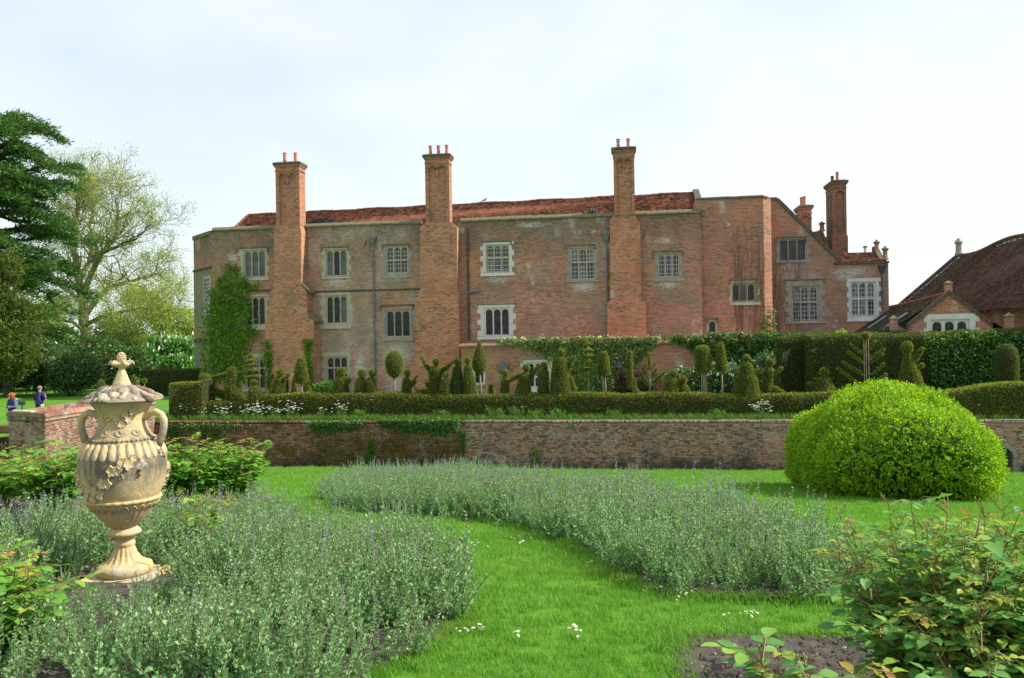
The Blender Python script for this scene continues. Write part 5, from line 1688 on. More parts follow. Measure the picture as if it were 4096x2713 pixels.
VH = 34.1        # the low hedge
VT = 34.7
def hedge(name, label, V, outline, depth, mat, dens, size, cat='hedge', bottom=None, group=None, core=M_CORE, wob=1.0):
    """outline: photo points along the top; solid hedge of that depth behind plane V"""
    tops = [uz(x, y, V) for x, y in outline]
    uc = (tops[0][0] + tops[-1][0]) / 2
    z0 = (TER if bottom is None else bottom) - 0.05
    fine = []
    for (a, za), (b_, zb) in zip(tops[:-1], tops[1:]):
        n = max(1, int((b_ - a) / 0.4))
        for k in range(n):
            fine.append((a + (b_ - a) * k / n, za + (zb - za) * k / n))
    fine.append(tops[-1])
    mb = MB()
    prof = []
    for (u, z) in fine:
        h = z - z0
        prof.append([(u - uc, -V + V - 0.05 * math.sin(u * 1.7), 0), (u - uc, 0.03 * math.sin(u * 2.3), h * .45), (u - uc, 0.05, h - .12), (u - uc, 0.16, h), (u - uc, depth - .15, h), (u - uc, depth, h - .15), (u - uc, depth, 0)])
    n, m = len(prof), 7
    v = [p for r in prof for p in r]
    f = [(i * m + k, (i + 1) * m + k, (i + 1) * m + k + 1, i * m + k + 1) for i in range(n - 1) for k in range(m - 1)]
    f.append(tuple(reversed(range(m)))); f.append(tuple((n - 1) * m + k for k in range(m)))
    mb.add(v, f)
    wobble(mb, 0.06 * wob, 0.9); wobble(mb, 0.035 * wob, 2.6)
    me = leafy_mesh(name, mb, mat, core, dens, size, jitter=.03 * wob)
    return link(name, me, None, G(uc, V, z0), (0, 0, -ANG), label, cat, group)

hedge('yew_hedge', 'long low clipped yew hedge along the top of the retaining wall', VH,
      [(1000, 1605), (1055, 1590), (1060, 1578), (1130, 1577), (1250, 1574), (1330, 1580), (1420, 1578), (1560, 1576), (1700, 1580), (1850, 1582), (2000, 1580), (2200, 1578), (2350, 1572), (2500, 1578), (2620, 1572), (2780, 1574), (2900, 1580), (3000, 1584), (3100, 1576), (3300, 1574), (3500, 1572), (3640, 1580), (3700, 1586)],
      0.9, M_YEW, 800, 0.065)
hedge('yew_hedge', 'square ended yew hedge block just right of the urn lid', VH - 0.4, [(676, 1534), (795, 1532), (800, 1520)], 1.3, M_YEW, 800, 0.065)
hedge('yew_hedge', 'dipping stretch of low yew hedge before the ivy clad corner', VH, [(795, 1604), (900, 1606), (1005, 1604)], 0.8, M_YEW, 800, 0.065)
hedge('yew_hedge', 'yew hedge whose top sweeps up towards the right edge', VH - .6, [(3690, 1584), (3760, 1583), (3830, 1566), (3930, 1548), (4010, 1538), (4110, 1534), (4450, 1528)], 1.3, M_YEW, 800, 0.065)
hedge('tall_yew_hedge', 'tall dark yew hedge wall in front of the lodge', 38.4, [(3250, 1342), (3330, 1338), (3400, 1338), (3480, 1342), (3560, 1338), (3700, 1336), (3900, 1330), (4120, 1322), (4450, 1318)], 1.6, M_YEW_D, 620, 0.085, wob=2.6)
hedge('tall_yew_hedge', 'end of the tall yew hedge set back against the ivy wall', 40.2, [(3128, 1352), (3180, 1344), (3262, 1340), (3330, 1340)], 1.5, M_YEW_D, 620, 0.085, wob=2.6)

t = topiary
t('rounded yew pillar at the left end of the low hedge', VT, (822, 1600), [('l', 822, [(24, 1612), (22, 1560), (21, 1520), (17, 1502), (8, 1495)])])
t('hooded yew cone figure in front of the creeper', VT, (930, 1605), [('c', 930, 1484, 17, 930, 1600, 30), ('c', 930, 1560, 30, 948, 1604, 32)])
t('sloping yew swag joining two clipped pillars', VT + .2, (880, 1600), [('c', 846, 1514, 8, 918, 1496, 10), ('c', 850, 1560, 14, 905, 1590, 16)])
t('tiered yew with four plates and a ball by the left window', VT + .4, (1003, 1605), [('b', 1003, 1424, 11, 11), ('d', 1003, 1442, 20, 5), ('d', 1003, 1459, 25, 5), ('d', 1003, 1482, 30, 5), ('d', 1003, 1504, 34, 6), ('b', 1010, 1535, 14, 10), ('s', 1003, 1604, 1003, 1430, 6)])
t('low domed yew bush below the tiered yew', VT - .3, (1025, 1610), [('b', 1018, 1533, 15, 12), ('c', 1022, 1570, 28, 1024, 1606, 32)])
t('yew figure raising one arm beside the dome', VT, (1110, 1610), [('b', 1121, 1492, 15, 16), ('c', 1116, 1525, 19, 1105, 1605, 31), ('c', 1130, 1532, 9, 1155, 1498, 7), ('b', 1089, 1506, 8, 12)])
t('small dark yew spike between two figures', VT + .5, (1148, 1600), [('c', 1150, 1524, 6, 1146, 1595, 9)])
t('bullet shaped yew standard on a pale stem by the green vine', VT + .4, (1205, 1600), [('l', 1205, [(14, 1536), (22, 1528), (25, 1508), (23, 1480), (17, 1450), (10, 1432), (3, 1426)]), ('s', 1205, 1605, 1205, 1530, 4)])
t('small yew manikin behind the pale stem', VT + 1.0, (1226, 1600), [('b', 1232, 1530, 10, 9), ('c', 1226, 1555, 16, 1226, 1600, 16)])
t('dark yew cone behind the bullet standard', VT + 1.2, (1176, 1600), [('c', 1176, 1510, 5, 1176, 1595, 16)])
t('stout yew figure with a bent arm left of the lead pipe', VT, (1365, 1610), [('b', 1366, 1489, 18, 17), ('c', 1364, 1522, 27, 1366, 1606, 36), ('b', 1392, 1522, 13, 16)])
t('yew figure with a bowed head, left of a pair', VT, (1443, 1610), [('b', 1447, 1496, 15, 17), ('c', 1445, 1528, 22, 1441, 1606, 27)])
t('shorter yew figure, right of a pair', VT, (1490, 1610), [('b', 1490, 1496, 13, 15), ('c', 1484, 1532, 20, 1486, 1606, 24)])
t('egg shaped yew standard on a slim stem', VT + .4, (1576, 1605), [('b', 1577, 1458, 32, 48), ('s', 1574, 1608, 1576, 1495, 4.5)])
t('slim yew figure reaching out to the right', VT, (1625, 1605), [('b', 1630, 1495, 13, 16), ('c', 1627, 1522, 16, 1624, 1605, 22), ('c', 1643, 1540, 8, 1668, 1506, 5), ('c', 1645, 1550, 6, 1664, 1530, 5)])
t('yew animal with a curled tail crouching by the hedge', VT, (1690, 1605), [('c', 1680, 1575, 14, 1720, 1568, 15), ('b', 1712, 1540, 10, 12), ('c', 1704, 1530, 3, 1701, 1522, 2), ('c', 1720, 1530, 3, 1722, 1522, 2), ('c', 1672, 1570, 5, 1658, 1550, 4)])
t('yew giant flinging both arms up', VT, (1742, 1605), [('b', 1746, 1449, 16, 17), ('c', 1742, 1492, 25, 1742, 1530, 22), ('c', 1742, 1530, 22, 1742, 1605, 25), ('c', 1722, 1482, 11, 1703, 1462, 8), ('c', 1703, 1462, 8, 1689, 1433, 6), ('c', 1764, 1486, 12, 1788, 1472, 9), ('c', 1788, 1472, 9, 1811, 1447, 5)])
t('small hooded yew figure under the giant', VT - .2, (1782, 1608), [('b', 1783, 1503, 11, 13), ('c', 1782, 1530, 19, 1778, 1606, 28)])
t('tall yew figure with a long neck, left of two', VT, (1830, 1610), [('b', 1830, 1448, 14, 15), ('c', 1830, 1478, 15, 1830, 1530, 24), ('c', 1830, 1530, 24, 1832, 1610, 34)], mat=M_YEW_D)
t('tall yew figure with a long neck, right of two', VT, (1875, 1610), [('b', 1871, 1443, 14, 15), ('c', 1872, 1474, 15, 1876, 1525, 23), ('c', 1876, 1525, 23, 1880, 1610, 30)])
t('tall teardrop yew standard against the brick wall', VT + .5, (1919, 1608), [('l', 1919, [(7, 1493), (20, 1486), (26, 1468), (25, 1445), (18, 1410), (9, 1378), (2, 1358)]), ('s', 1920, 1610, 1919, 1488, 4.5)])
t('little yew cat sitting on the hedge', VT, (1964, 1605), [('c', 1962, 1552, 9, 1964, 1600, 14), ('b', 1963, 1545, 8, 9), ('c', 1958, 1540, 3, 1957, 1532, 2), ('c', 1972, 1545, 4, 1975, 1538, 2)])
t('yew figure holding an arm towards its neighbour', VT, (2018, 1605), [('b', 2023, 1496, 12, 15), ('c', 2021, 1522, 15, 2017, 1605, 21), ('c', 2034, 1530, 7, 2060, 1510, 7)])
t('kneeling yew figure with an arm raised before the white window', VT, (2090, 1605), [('b', 2105, 1474, 15, 16), ('c', 2100, 1505, 20, 2088, 1605, 35), ('c', 2120, 1520, 9, 2148, 1470, 6), ('c', 2078, 1505, 9, 2056, 1514, 7)])
t('straight yew column with a domed head by the white window', VT, (2175, 1605), [('b', 2176, 1463, 14, 17), ('l', 2175, [(22, 1606), (21, 1540), (20, 1490), (13, 1478)])])
t('biggest yew figure, a robed queen with one arm lifted', VT, (2245, 1610), [('b', 2247, 1411, 15, 15), ('c', 2240, 1446, 26, 2240, 1500, 32), ('c', 2240, 1500, 32, 2248, 1610, 47), ('c', 2268, 1480, 13, 2296, 1428, 6), ('c', 2280, 1520, 14, 2290, 1560, 16)])
t('tall tiered yew with six thin plates before the pale ivy', VT + .5, (2352, 1608), [('b', 2351, 1365, 5, 10)] + [('d', 2351, y, r, 4.5) for y, r in ((1375, 15), (1400, 22), (1422, 24), (1445, 25), (1470, 29), (1501, 29))] + [('s', 2353, 1610, 2351, 1366, 5)])
t('tapered square yew standard on two stems', VT + .5, (2416, 1608), [('l', 2416, [(20, 1502), (24, 1496), (20, 1450), (14, 1412), (11, 1406)]), ('s', 2410, 1610, 2412, 1495, 3), ('s', 2421, 1610, 2419, 1495, 3)])
t('slim upright yew column before the purple shrub', VT + .2, (2520, 1608), [('l', 2521, [(10, 1560), (12, 1550), (12, 1480), (12, 1412), (7, 1402)])])
t('ragged little yew sprouting beside the column', VT, (2540, 1608), [('c', 2538, 1515, 5, 2540, 1570, 9), ('b', 2544, 1575, 14, 18)])
t('yew candelabra with seven upswept arms on a bare stem', VT + .4, (2598, 1608), [('c', 2598, 1420, 7.5, 2598, 1474, 7), ('c', 2576, 1462, 4, 2590, 1480, 3), ('c', 2570, 1475, 6, 2587, 1502, 5), ('c', 2561, 1496, 6, 2592, 1540, 6), ('c', 2621, 1455, 5, 2609, 1476, 4), ('c', 2626, 1477, 6, 2608, 1505, 5), ('c', 2658, 1490, 6, 2612, 1534, 6),
   ('s', 2598, 1612, 2598, 1470, 3), ('s', 2598, 1510, 2586, 1500, 2), ('s', 2598, 1510, 2609, 1500, 2), ('s', 2598, 1545, 2590, 1536, 2), ('s', 2598, 1545, 2613, 1532, 2)])
t('humped yew figures huddled in front of the white flowered laurel', VT, (2690, 1608), [('b', 2694, 1496, 16, 15), ('c', 2690, 1535, 26, 2682, 1605, 48), ('b', 2732, 1522, 15, 16), ('c', 2734, 1560, 22, 2738, 1605, 30)])
t('drum topped yew standard on four pale stems', VT + .6, (2812, 1608), [('l', 2811, [(22, 1486), (28, 1476), (28, 1430), (26, 1398), (19, 1384), (10, 1380)])] + [('s', x, 1610, x + (2811 - x) * .3, 1475, 2.6) for x in (2804, 2812, 2818, 2824)])
t('tapering bell shaped yew standard right of the drum', VT + .6, (2886, 1608), [('l', 2885, [(17, 1487), (22, 1480), (20, 1445), (16, 1410), (12, 1380), (7, 1369)]), ('s', 2887, 1610, 2886, 1478, 3.4)])
t('broad seated yew figure stretching an arm to a smaller one', VT, (2985, 1610), [('b', 2985, 1434, 16, 15), ('c', 2985, 1468, 24, 2990, 1530, 38), ('c', 2985, 1530, 40, 2985, 1610, 55), ('c', 3015, 1490, 12, 3050, 1480, 6)])
t('smaller yew figure waving, with a dog at its feet', VT + .2, (3075, 1605), [('b', 3080, 1452, 17, 16), ('c', 3076, 1488, 20, 3070, 1535, 18), ('c', 3070, 1535, 17, 3066, 1600, 18), ('c', 3092, 1502, 9, 3125, 1474, 7), ('c', 3100, 1560, 13, 3132, 1572, 10)])
t('cloaked yew figure with folded forearms before the tall hedge', VT + .3, (3300, 1605), [('b', 3297, 1492, 18, 17), ('c', 3300, 1528, 26, 3305, 1600, 55), ('c', 3285, 1522, 9, 3264, 1516, 5), ('c', 3280, 1540, 9, 3238, 1534, 6)])
t('bare stemmed yew candelabra with long sloping arms before the tall hedge', VT + .4, (3463, 1605), [('b', 3463, 1344, 14, 16)] + [('c', a, b_, 6, c, d, 6) for a, b_, c, d in ((3352, 1475, 3430, 1532), (3375, 1450, 3445, 1495), (3395, 1408, 3450, 1450), (3405, 1380, 3445, 1410), (3536, 1458, 3500, 1490), (3545, 1500, 3490, 1535), (3535, 1398, 3490, 1430), (3528, 1418, 3485, 1445), (3500, 1365, 3480, 1395))] +
  [('s', 3458, 1610, 3455, 1360, 1.7), ('s', 3466, 1610, 3463, 1350, 2.0), ('s', 3476, 1610, 3473, 1360, 1.7), ('s', 3462, 1548, 3428, 1532, 1.6), ('s', 3474, 1548, 3495, 1535, 1.6), ('s', 3462, 1504, 3445, 1495, 1.6), ('s', 3474, 1500, 3500, 1490, 1.6), ('s', 3474, 1440, 3490, 1430, 1.6), ('s', 3462, 1458, 3450, 1450, 1.6)])
t('robed yew figure reaching up with one arm right of the candelabra', VT, (3640, 1610), [('b', 3629, 1393, 22, 26), ('c', 3634, 1432, 17, 3640, 1500, 34), ('c', 3640, 1500, 34, 3648, 1610, 55), ('c', 3655, 1445, 12, 3688, 1396, 8), ('c', 3672, 1470, 9, 3690, 1462, 9)])
t('rounded yew column near the right edge', VT + 1.2, (4030, 1600), [('l', 4030, [(35, 1606), (36, 1560), (36, 1500), (37, 1430), (30, 1395), (14, 1376)])], mat=M_YEW_D)

# ---- climbing plants: leaves over a region of a wall given in photo pixels
def in_poly(px, py, poly):
    n = len(poly); c = np.zeros(len(px), bool)
    for i in range(n):
        x0, y0 = poly[i]; x1, y1 = poly[(i + 1) % n]
        m = ((y0 > py) != (y1 > py)) & (px < (x1 - x0) * (py - y0) / (y1 - y0 + 1e-12) + x0)
        c ^= m
    return c
def climber(name, label, V, polys, mat, n, size, depth=0.25, cat='ivy', aspect=0.8, clump=0.0, group=None, edge=6, stem=True, spread=0.6):
    out = []
    if not isinstance(polys[0][0], (tuple, list)):
        polys = [polys]
    for poly in polys:
        xs, ys = [p[0] for p in poly], [p[1] for p in poly]
        k = int(n * 2.5)
        x = RNG.uniform(min(xs), max(xs), k); y = RNG.uniform(min(ys), max(ys), k)
        xj = x + RNG.normal(0, edge, k); yj = y + RNG.normal(0, edge, k)
        m = in_poly(xj, yj, poly)
        out.append(np.stack([x[m], y[m]], 1)[:n])
    q = np.concatenate(out)
    P = np.array([[*uz(a, b_, V)] for a, b_ in q])
    u0, z0 = P[:, 0].mean(), P[:, 1].min()
    from mathutils import noise
    bulge = np.array([noise.noise(Vector((a * 1.3, b_ * 1.3, 5.1))) for a, b_ in P])
    d = -RNG.uniform(0.03, 1, len(P)) ** 1.0 * depth * (0.65 + 0.6 * bulge)
    pts = np.stack([P[:, 0] - u0, d - .02, P[:, 1] - z0], 1)
    D = np.tile(np.array([[0, -0.8, -0.35]]), (len(P), 1))
    Vv, Fc = leaf_arrays(pts, D, size, aspect, spread, RNG, 0.2)
    lo = G(u0, V, z0)
    root = empty(name, lo, -ANG, label, cat, group)
    link('foliage', np_mesh('foliage', Vv, Fc, mat), root)
    mb = MB()
    for k in range(7):
        a = pts[RNG.integers(0, len(pts))]
        mb.tube([(a[0] * .6, -.02, 0), (a[0] * .8, -.03, a[2] * .5), (a[0], -.03, a[2])], .018, 5)
    mb.build('stems', M_WOOD_D, root)
    return root
climber('wall_creeper', 'bright green creeper climbing the left end of the house', VF, [(908, 1058), (945, 1045), (962, 1092), (990, 1104), (1035, 1140), (1025, 1156), (985, 1160), (1004, 1195), (1010, 1240), (998, 1300), (1045, 1312), (1030, 1335), (1000, 1360), (985, 1400), (998, 1440), (982, 1530), (818, 1530), (800, 1500), (810, 1400), (804, 1360), (822, 1300), (810, 1270), (830, 1235), (836, 1180), (870, 1150), (872, 1110), (905, 1100)], M_CREEP, 5000, 0.17, 0.32, 'creeper', edge=10)
climber('wall_creeper', 'thin creeper strand beside the first chimney breast', VF - 1.12, [(1042, 1362), (1078, 1358), (1085, 1395), (1095, 1430), (1085, 1470), (1088, 1560), (1062, 1560), (1066, 1460), (1050, 1430), (1058, 1400)], M_CREEP, 420, 0.15, 0.15, 'creeper', edge=4)
climber('wall_creeper', 'narrow leafy vine right of the first chimney breast', VF - 1.12, [(1212, 1365), (1235, 1352), (1254, 1362), (1252, 1395), (1245, 1420), (1256, 1480), (1255, 1590), (1225, 1590), (1232, 1480), (1225, 1410)], M_CREEP, 700, 0.15, 0.2, 'creeper', edge=4)
climber('variegated_ivy', 'pale variegated ivy spreading over the middle of the garden wall', VL, [(1985, 1358), (2300, 1352), (2520, 1344), (2645, 1346), (2630, 1375), (2590, 1400), (2560, 1440), (2530, 1480), (2510, 1530), (2480, 1600), (2345, 1600), (2300, 1560), (2250, 1490), (2215, 1440), (2150, 1405), (2085, 1382), (1985, 1368)], M_VARIEG, 11000, 0.15, 0.3)
climber('dark_ivy', 'dark green ivy on the right half of the garden wall', VL, [(2640, 1350), (2760, 1338), (2900, 1332), (3060, 1330), (3200, 1330), (3200, 1600), (2860, 1600), (2830, 1500), (2790, 1420), (2750, 1385), (2690, 1366)], M_IVY, 9000, 0.17, 0.45)
climber('hedge_bramble', 'bramble and ivy tangle over the right part of the tall hedge', 38.35, [(3690, 1350), (3800, 1340), (4110, 1325), (4250, 1325), (4250, 1560), (3760, 1570), (3720, 1480)], M_IVY, 5200, .12, .3, 'bramble', edge=14)
climber('house_ivy', 'young ivy climbing the corner of the gabled wing', VF + .2, [(3042, 1300), (3060, 1262), (3075, 1232), (3096, 1240), (3102, 1360), (3045, 1360)], M_VARIEG, 520, 0.13, 0.12, edge=5)
M_TWIG = flat('dry_creeper_stem', (0.15, 0.11, 0.08), .9, .3)
# bare stems of dead creeper over the wing
def twigs(label, V, boxpx, n, mat, seed):
    rs = random.Random(seed)
    x0, y0, x1, y1 = boxpx
    u0, z0 = uz((x0 + x1) / 2, y1, V)
    mb = MB()
    for k in range(n):
        x, y = rs.uniform(x0, x1), y1 - rs.random() ** 2 * (y1 - y0) * .5
        pts = []
        dx = rs.uniform(-.35, .35)
        m = rs.randint(7, 16)
        for s in range(m):
            a = uz(x, y, V); pts.append((a[0] - u0, -.012, a[1] - z0))
            dx = dx * .8 + rs.uniform(-.35, .35)
            y -= (y1 - y0) / 17 * rs.uniform(.6, 1.2); x += dx * 9
            if y < y0: break
        if len(pts) > 1: mb.tube(pts, [.008 * (1 - .6 * i / len(pts)) for i in range(len(pts))], 4)
    return mb.build('bare_creeper', mat, None, loc=G(u0, V, z0), rot=(0, 0, -ANG), label=label, cat='creeper')
twigs('leafless creeper stems over the chamfered corner of the tall block', VF + .28, (2930, 830, 3062, 1350), 55, M_TWIG, 3)
twigs('leafless creeper stems on the gabled wing', VG, (3090, 930, 3200, 1340), 50, M_TWIG, 4)

# ---- shrubs on the terrace
def blob_shrub(name, label, c, rad, mat, n, size, cat='shrub', lumps=7, seed=1, core=M_CORE, aspect=0.5, group=None, flowers=None, rootloc=None, spread=0.9, zflat=0.0):
    """bushy shrub: leaves through several lumps; c is the base centre in world space"""
    rs = np.random.default_rng(seed)
    rad = np.array(rad, float)
    Ls = []
    for k in range(lumps):
        d = rs.normal(0, 1, 3); d /= np.linalg.norm(d)
        Ls.append((d * rad * rs.uniform(.25, .6) * np.array([1, 1, .9]) + np.array([0, 0, rad[2]]), rad * rs.uniform(.42, .66)))
    Ls.append((np.array([0, 0, rad[2] * .8]), rad * .75))
    P, N = [], []
    for o, r in Ls:
        m = n // len(Ls)
        d = rs.normal(0, 1, (m, 3)); d /= np.linalg.norm(d, axis=1)[:, None]
        rr_ = rs.uniform(.72, 1.04, (m, 1))
        P.append(o + d * r * rr_); N.append(d)
    P, N = np.concatenate(P), np.concatenate(N)
    ok = P[:, 2] > 0.02
    P, N = P[ok], N[ok]
    V, Fc = leaf_arrays(P, N, size, aspect, spread, rs, .25)
    root = empty(name, c, 0, label, cat, group)
    link('foliage', np_mesh('foliage', V, Fc, mat), root)
    mb = MB()
    for o, r in Ls:
        r2 = r * .70
        mb.ball(tuple(o), 1.0, 10, 7, 0, tuple(r2))
    for k in range(5):
        a = rs.uniform(-.2, .2, 2)
        mb.tube([(a[0], a[1], -.05), (a[0] * 3 * rad[0], a[1] * 3 * rad[1], rad[2])], .04, 6)
    mb.build('branches', core, root, True)  # core balls and stems, coloured dark for the shade inside
    if flowers:
        fm, fn, fs = flowers
        idx = rs.choice(len(P), fn)
        up = np.tile(np.array([[0, 0, 1.0]]), (fn, 1)) + N[idx] * .5
        q = P[idx] + N[idx] * .04
        A = leaf_arrays(q, up, fs, .35, .15, rs, .1); B = leaf_arrays(q, up, fs, .35, .15, rs, .1)
        link('flowers', np_mesh('flowers', *stack(A, B), fm), root, kind='stuff')
    return root
def ter_at(px, V, py=1400):
    return G(U(px, V, py), V, TER)
blob_shrub('cherry_laurel', 'glossy laurel dotted with white flower spikes before the bare brick arch', ter_at(2740, 43.2), (1.55, .9, 1.05), M_LAUREL, 2600, .16, seed=4, flowers=(M_PETAL, 60, .16))
blob_shrub('cherry_laurel', 'big laurel in white flower spikes behind the drum topiary', ter_at(2900, 43.0), (2.2, 1.0, 1.35), M_LAUREL, 5200, .16, seed=5, flowers=(M_PETAL, 200, .17))
blob_shrub('cherry_laurel', 'white spiked laurel beside the dark end of the yew hedge', ter_at(3060, 42.4), (1.5, .9, 1.35), M_LAUREL, 3000, .16, seed=6, flowers=(M_PETAL, 110, .17))
blob_shrub('purple_shrub', 'dark purple leaved shrub between the ivy and the brick arch', ter_at(2545, 44.0), (1.5, .7, 1.0), M_PURPLE, 3200, .11, seed=7)
blob_shrub('green_shrub', 'low dark shrub at the foot of the lime streaked wall', ter_at(1310, 47.0), (1.1, .7, .55), M_WEED, 1500, .12, seed=8)
blob_shrub('golden_shrub', 'round yellow green shrub peeping over the tall hedge', G(U(3358, 41.5), 41.5, 4.6), (.62, .5, .62), M_BOX, 1500, .12, seed=9)
blob_shrub('climbing_rose', 'pale leaved climber sprawling over the hedge top before the lodge roof', G(U(3450, 40.6), 40.6, 4.9), (1.1, .5, .35), M_CREEP, 700, .13, seed=10)
blob_shrub('climbing_rose', 'silvery climber along the hedge top below the lodge window', G(U(3980, 39.6), 39.6, 4.3), (2.6, .6, .75), M_LAUREL, 2600, .12, seed=11, flowers=(M_PETAL, 60, .07))

# ---- rough grass, weeds and cow parsley along the wall top
def strip_points(n, pxa, pxb, v0, v1, z):
    ua, ub = U(pxa, VW, 1700), U(pxb, VW, 1700)
    u = RNG.uniform(ua, ub, n); v = RNG.uniform(v0, v1, n)
    return np.stack([u * CA + v * SA, -u * SA + v * CA, np.full(n, z)], 1)
def blade_template(name, nb, h, w, spread, mat, seed, curve=0.5):
    rs = np.random.default_rng(seed)
    V, Fc = [], []
    for k in range(nb):
        a = rs.uniform(0, 2 * math.pi); r = rs.uniform(0, spread)
        o = np.array([r * math.cos(a), r * math.sin(a), 0])
        b_ = rs.uniform(0, 2 * math.pi); d = np.array([math.cos(b_), math.sin(b_), 0])
        s = np.array([-d[1], d[0], 0]) * w * rs.uniform(.6, 1.2)
        hh = h * rs.uniform(.55, 1.15); c = curve * rs.uniform(.2, 1)
        p1 = o + np.array([0, 0, hh * .6]) + d * hh * c * .25
        p2 = o + np.array([0, 0, hh]) + d * hh * c
        i = len(V)
        V += [o - s, o + s, p1 + s * .7, p1 - s * .7, p2]
        Fc += [(i, i + 1, i + 2, i + 3), (i + 3, i + 2, i + 4, i + 4)]
    me = bpy.data.meshes.new(name)
    me.from_pydata([tuple(v) for v in V], [], [f if f[2] != f[3] else f[:3] for f in Fc])
    me.materials.append(mat); me.update()
    return me
M_LONG = leafmat('long_grass_blade', [(0, (0.035, 0.11, 0.014)), (0.6, (0.07, 0.19, 0.022)), (0.9, (0.13, 0.27, 0.04)), (1, (0.28, 0.27, 0.10))], gloss=0.01, tw=.4)
LONG = [blade_template('long_grass', 14, .42, .008, .10, M_LONG, s, .8) for s in (1, 2, 3)]
n = 3600
P = strip_points(n, 640, 4150, VW + .08, VW + 1.25, TER)
scatter('rough_grass', P, np.stack([RNG.normal(0, .15, n), RNG.normal(0, .15, n), RNG.uniform(0, 6.28, n)], 1), RNG.uniform(.25, .72, n), LONG)
def weed_clump(label, px, V, w, h, mat, n, size, seed, name='weed_clump', flowers=0, z=TER, cat='weed', group=None):
    rs = np.random.default_rng(seed)
    c = G(U(px, V, 1650), V, z)
    root = empty(name, c, 0, label, cat, group)
    st = MB()
    P, N = [], []
    tops = []
    for k in range(max(5, n // 25)):
        a = rs.uniform(0, 6.28); r = rs.uniform(0, w) ** .9
        tip = np.array([r * math.cos(a), r * math.sin(a) * .5, h * rs.uniform(.5, 1.05)])
        st.tube([(tip[0] * .4, tip[1] * .4, 0), (tip[0] * .7, tip[1] * .7, tip[2] * .55), tuple(tip)], .006, 4)
        m = 25
        t = rs.uniform(.15, .95, m)[:, None]
        P.append(tip * t * np.array([1, 1, 1]) * np.array([.9, .9, 1]) + rs.normal(0, .05, (m, 3))); N.append(np.tile(tip / np.linalg.norm(tip), (m, 1)) * .4 + rs.normal(0, .5, (m, 3)))
        tops.append(tip)
    V_, F_ = leaf_arrays(np.concatenate(P), np.concatenate(N), size, .45, .4, rs, .2)
    link('foliage', np_mesh('foliage', V_, F_, mat), root)
    st.build('stems', M_CATS, root)
    if flowers:
        fl = MB()
        for k in range(int(flowers * 1.7)):
            tip = tops[k % len(tops)]
            o = tip + rs.normal(0, .09, 3) + np.array([0, 0, .03])
            for q in range(9):
                a = rs.uniform(0, 6.28); r = rs.uniform(0, .06)
                fl.ball((o[0] + r * math.cos(a), o[1] + r * math.sin(a), o[2] + rs.uniform(-.01, .015)), .011, 6, 3, 0, (1.3, 1.3, .7))
        link('flower_heads', fl.mesh('flower_heads', M_PETAL), root, kind='stuff')
    return root
CP = [(668, .35, .55, 8), (748, .5, .65, 18), (803, .3, .55, 7), (892, .4, .62, 14), (975, .3, .62, 8), (1025, .5, .68, 20), (1097, .35, .58, 9), (1165, .45, .66, 16), (1290, .2, .5, 3), (1362, .35, .62, 12), (3052, .5, .62, 20), (3770, .45, .6, 10), (3880, .4, .65, 10), (3945, .4, .6, 9), (4060, .3, .5, 5)]
words_ = ['beside the urn handle', 'in front of the square hedge block', 'thinly flowered, right of the square block', 'under the hooded yew cone', 'slim, left of the big clump', 'largest clump, before the tiered yew', 'low, below the arm raising figure', 'below the bullet standard', 'nearly bare, left of the stout figure', 'alone below the stout yew figure', 'below the broad seated figure', 'just right of the box bush top', 'below the sweeping hedge', 'second below the sweeping hedge', 'faint, at the right edge']
for (x, w, h, fl), wd_ in zip(CP, words_):
    weed_clump('white cow parsley ' + wd_, x, VW + .75, w, h, M_WEED, 160, .07, int(x), 'cow_parsley', fl, cat='wildflower', group='cow parsley along the wall top')
NT = [(1990, .6, .5), (2070, .5, .55), (2140, .5, .45), (2230, .5, .4), (2880, .5, .4), (1440, .4, .4), (3700, .6, .6), (3990, .7, .6), (1770, .5, .4), (2450, .4, .35)]
nw = ['left below the arm holding figure', 'tallest, below the kneeling figure', 'below the domed column', 'below the queen', 'below the bell standard', 'below the pair of figures', 'behind the box bush top', 'at the right, below the sweeping hedge', 'below the giant', 'below the tapered standard']
for (x, w, h), wd_ in zip(NT, nw):
    weed_clump('green nettle clump on the wall top ' + wd_, x, VW + .8, w, h, M_WEED, 420, .085, int(x) + 1, 'nettle_clump', group='nettle clumps along the wall top')
# ivy and plants on the retaining wall
climber('hanging_ivy', 'ivy curtain hanging over the right end of the mossy wall', VW, [(1505, 1678), (1700, 1672), (1842, 1674), (1840, 1705), (1800, 1735), (1760, 1740), (1720, 1725), (1660, 1728), (1590, 1718), (1545, 1712)], M_IVY, 2600, .085, .2, edge=5, group='ivy on the retaining wall')
climber('hanging_ivy', 'ivy fringe over the middle of the mossy wall', VW, [(1230, 1685), (1450, 1680), (1450, 1700), (1380, 1712), (1300, 1730), (1250, 1720)], M_IVY, 1500, .085, .18, edge=6, group='ivy on the retaining wall')
climber('hanging_ivy', 'ragged ivy trails on the wall right of the urn', VW, [(660, 1692), (900, 1690), (1010, 1700), (880, 1725), (860, 1760), (830, 1720), (700, 1740), (665, 1800)], M_IVY, 1300, .08, .14, edge=12, group='ivy on the retaining wall')
climber('wall_weeds', 'dry grass and weeds rooted across the face of the mossy wall', VW, [(1260, 1745), (1860, 1745), (1862, 1840), (1700, 1850), (1500, 1840), (1240, 1870)], leafmat('dry_weed', [(0, (.07, .08, .016)), (.5, (.15, .17, .035)), (1, (.16, .18, .05))]), 4200, .09, .09, 'weed', .22, edge=14)
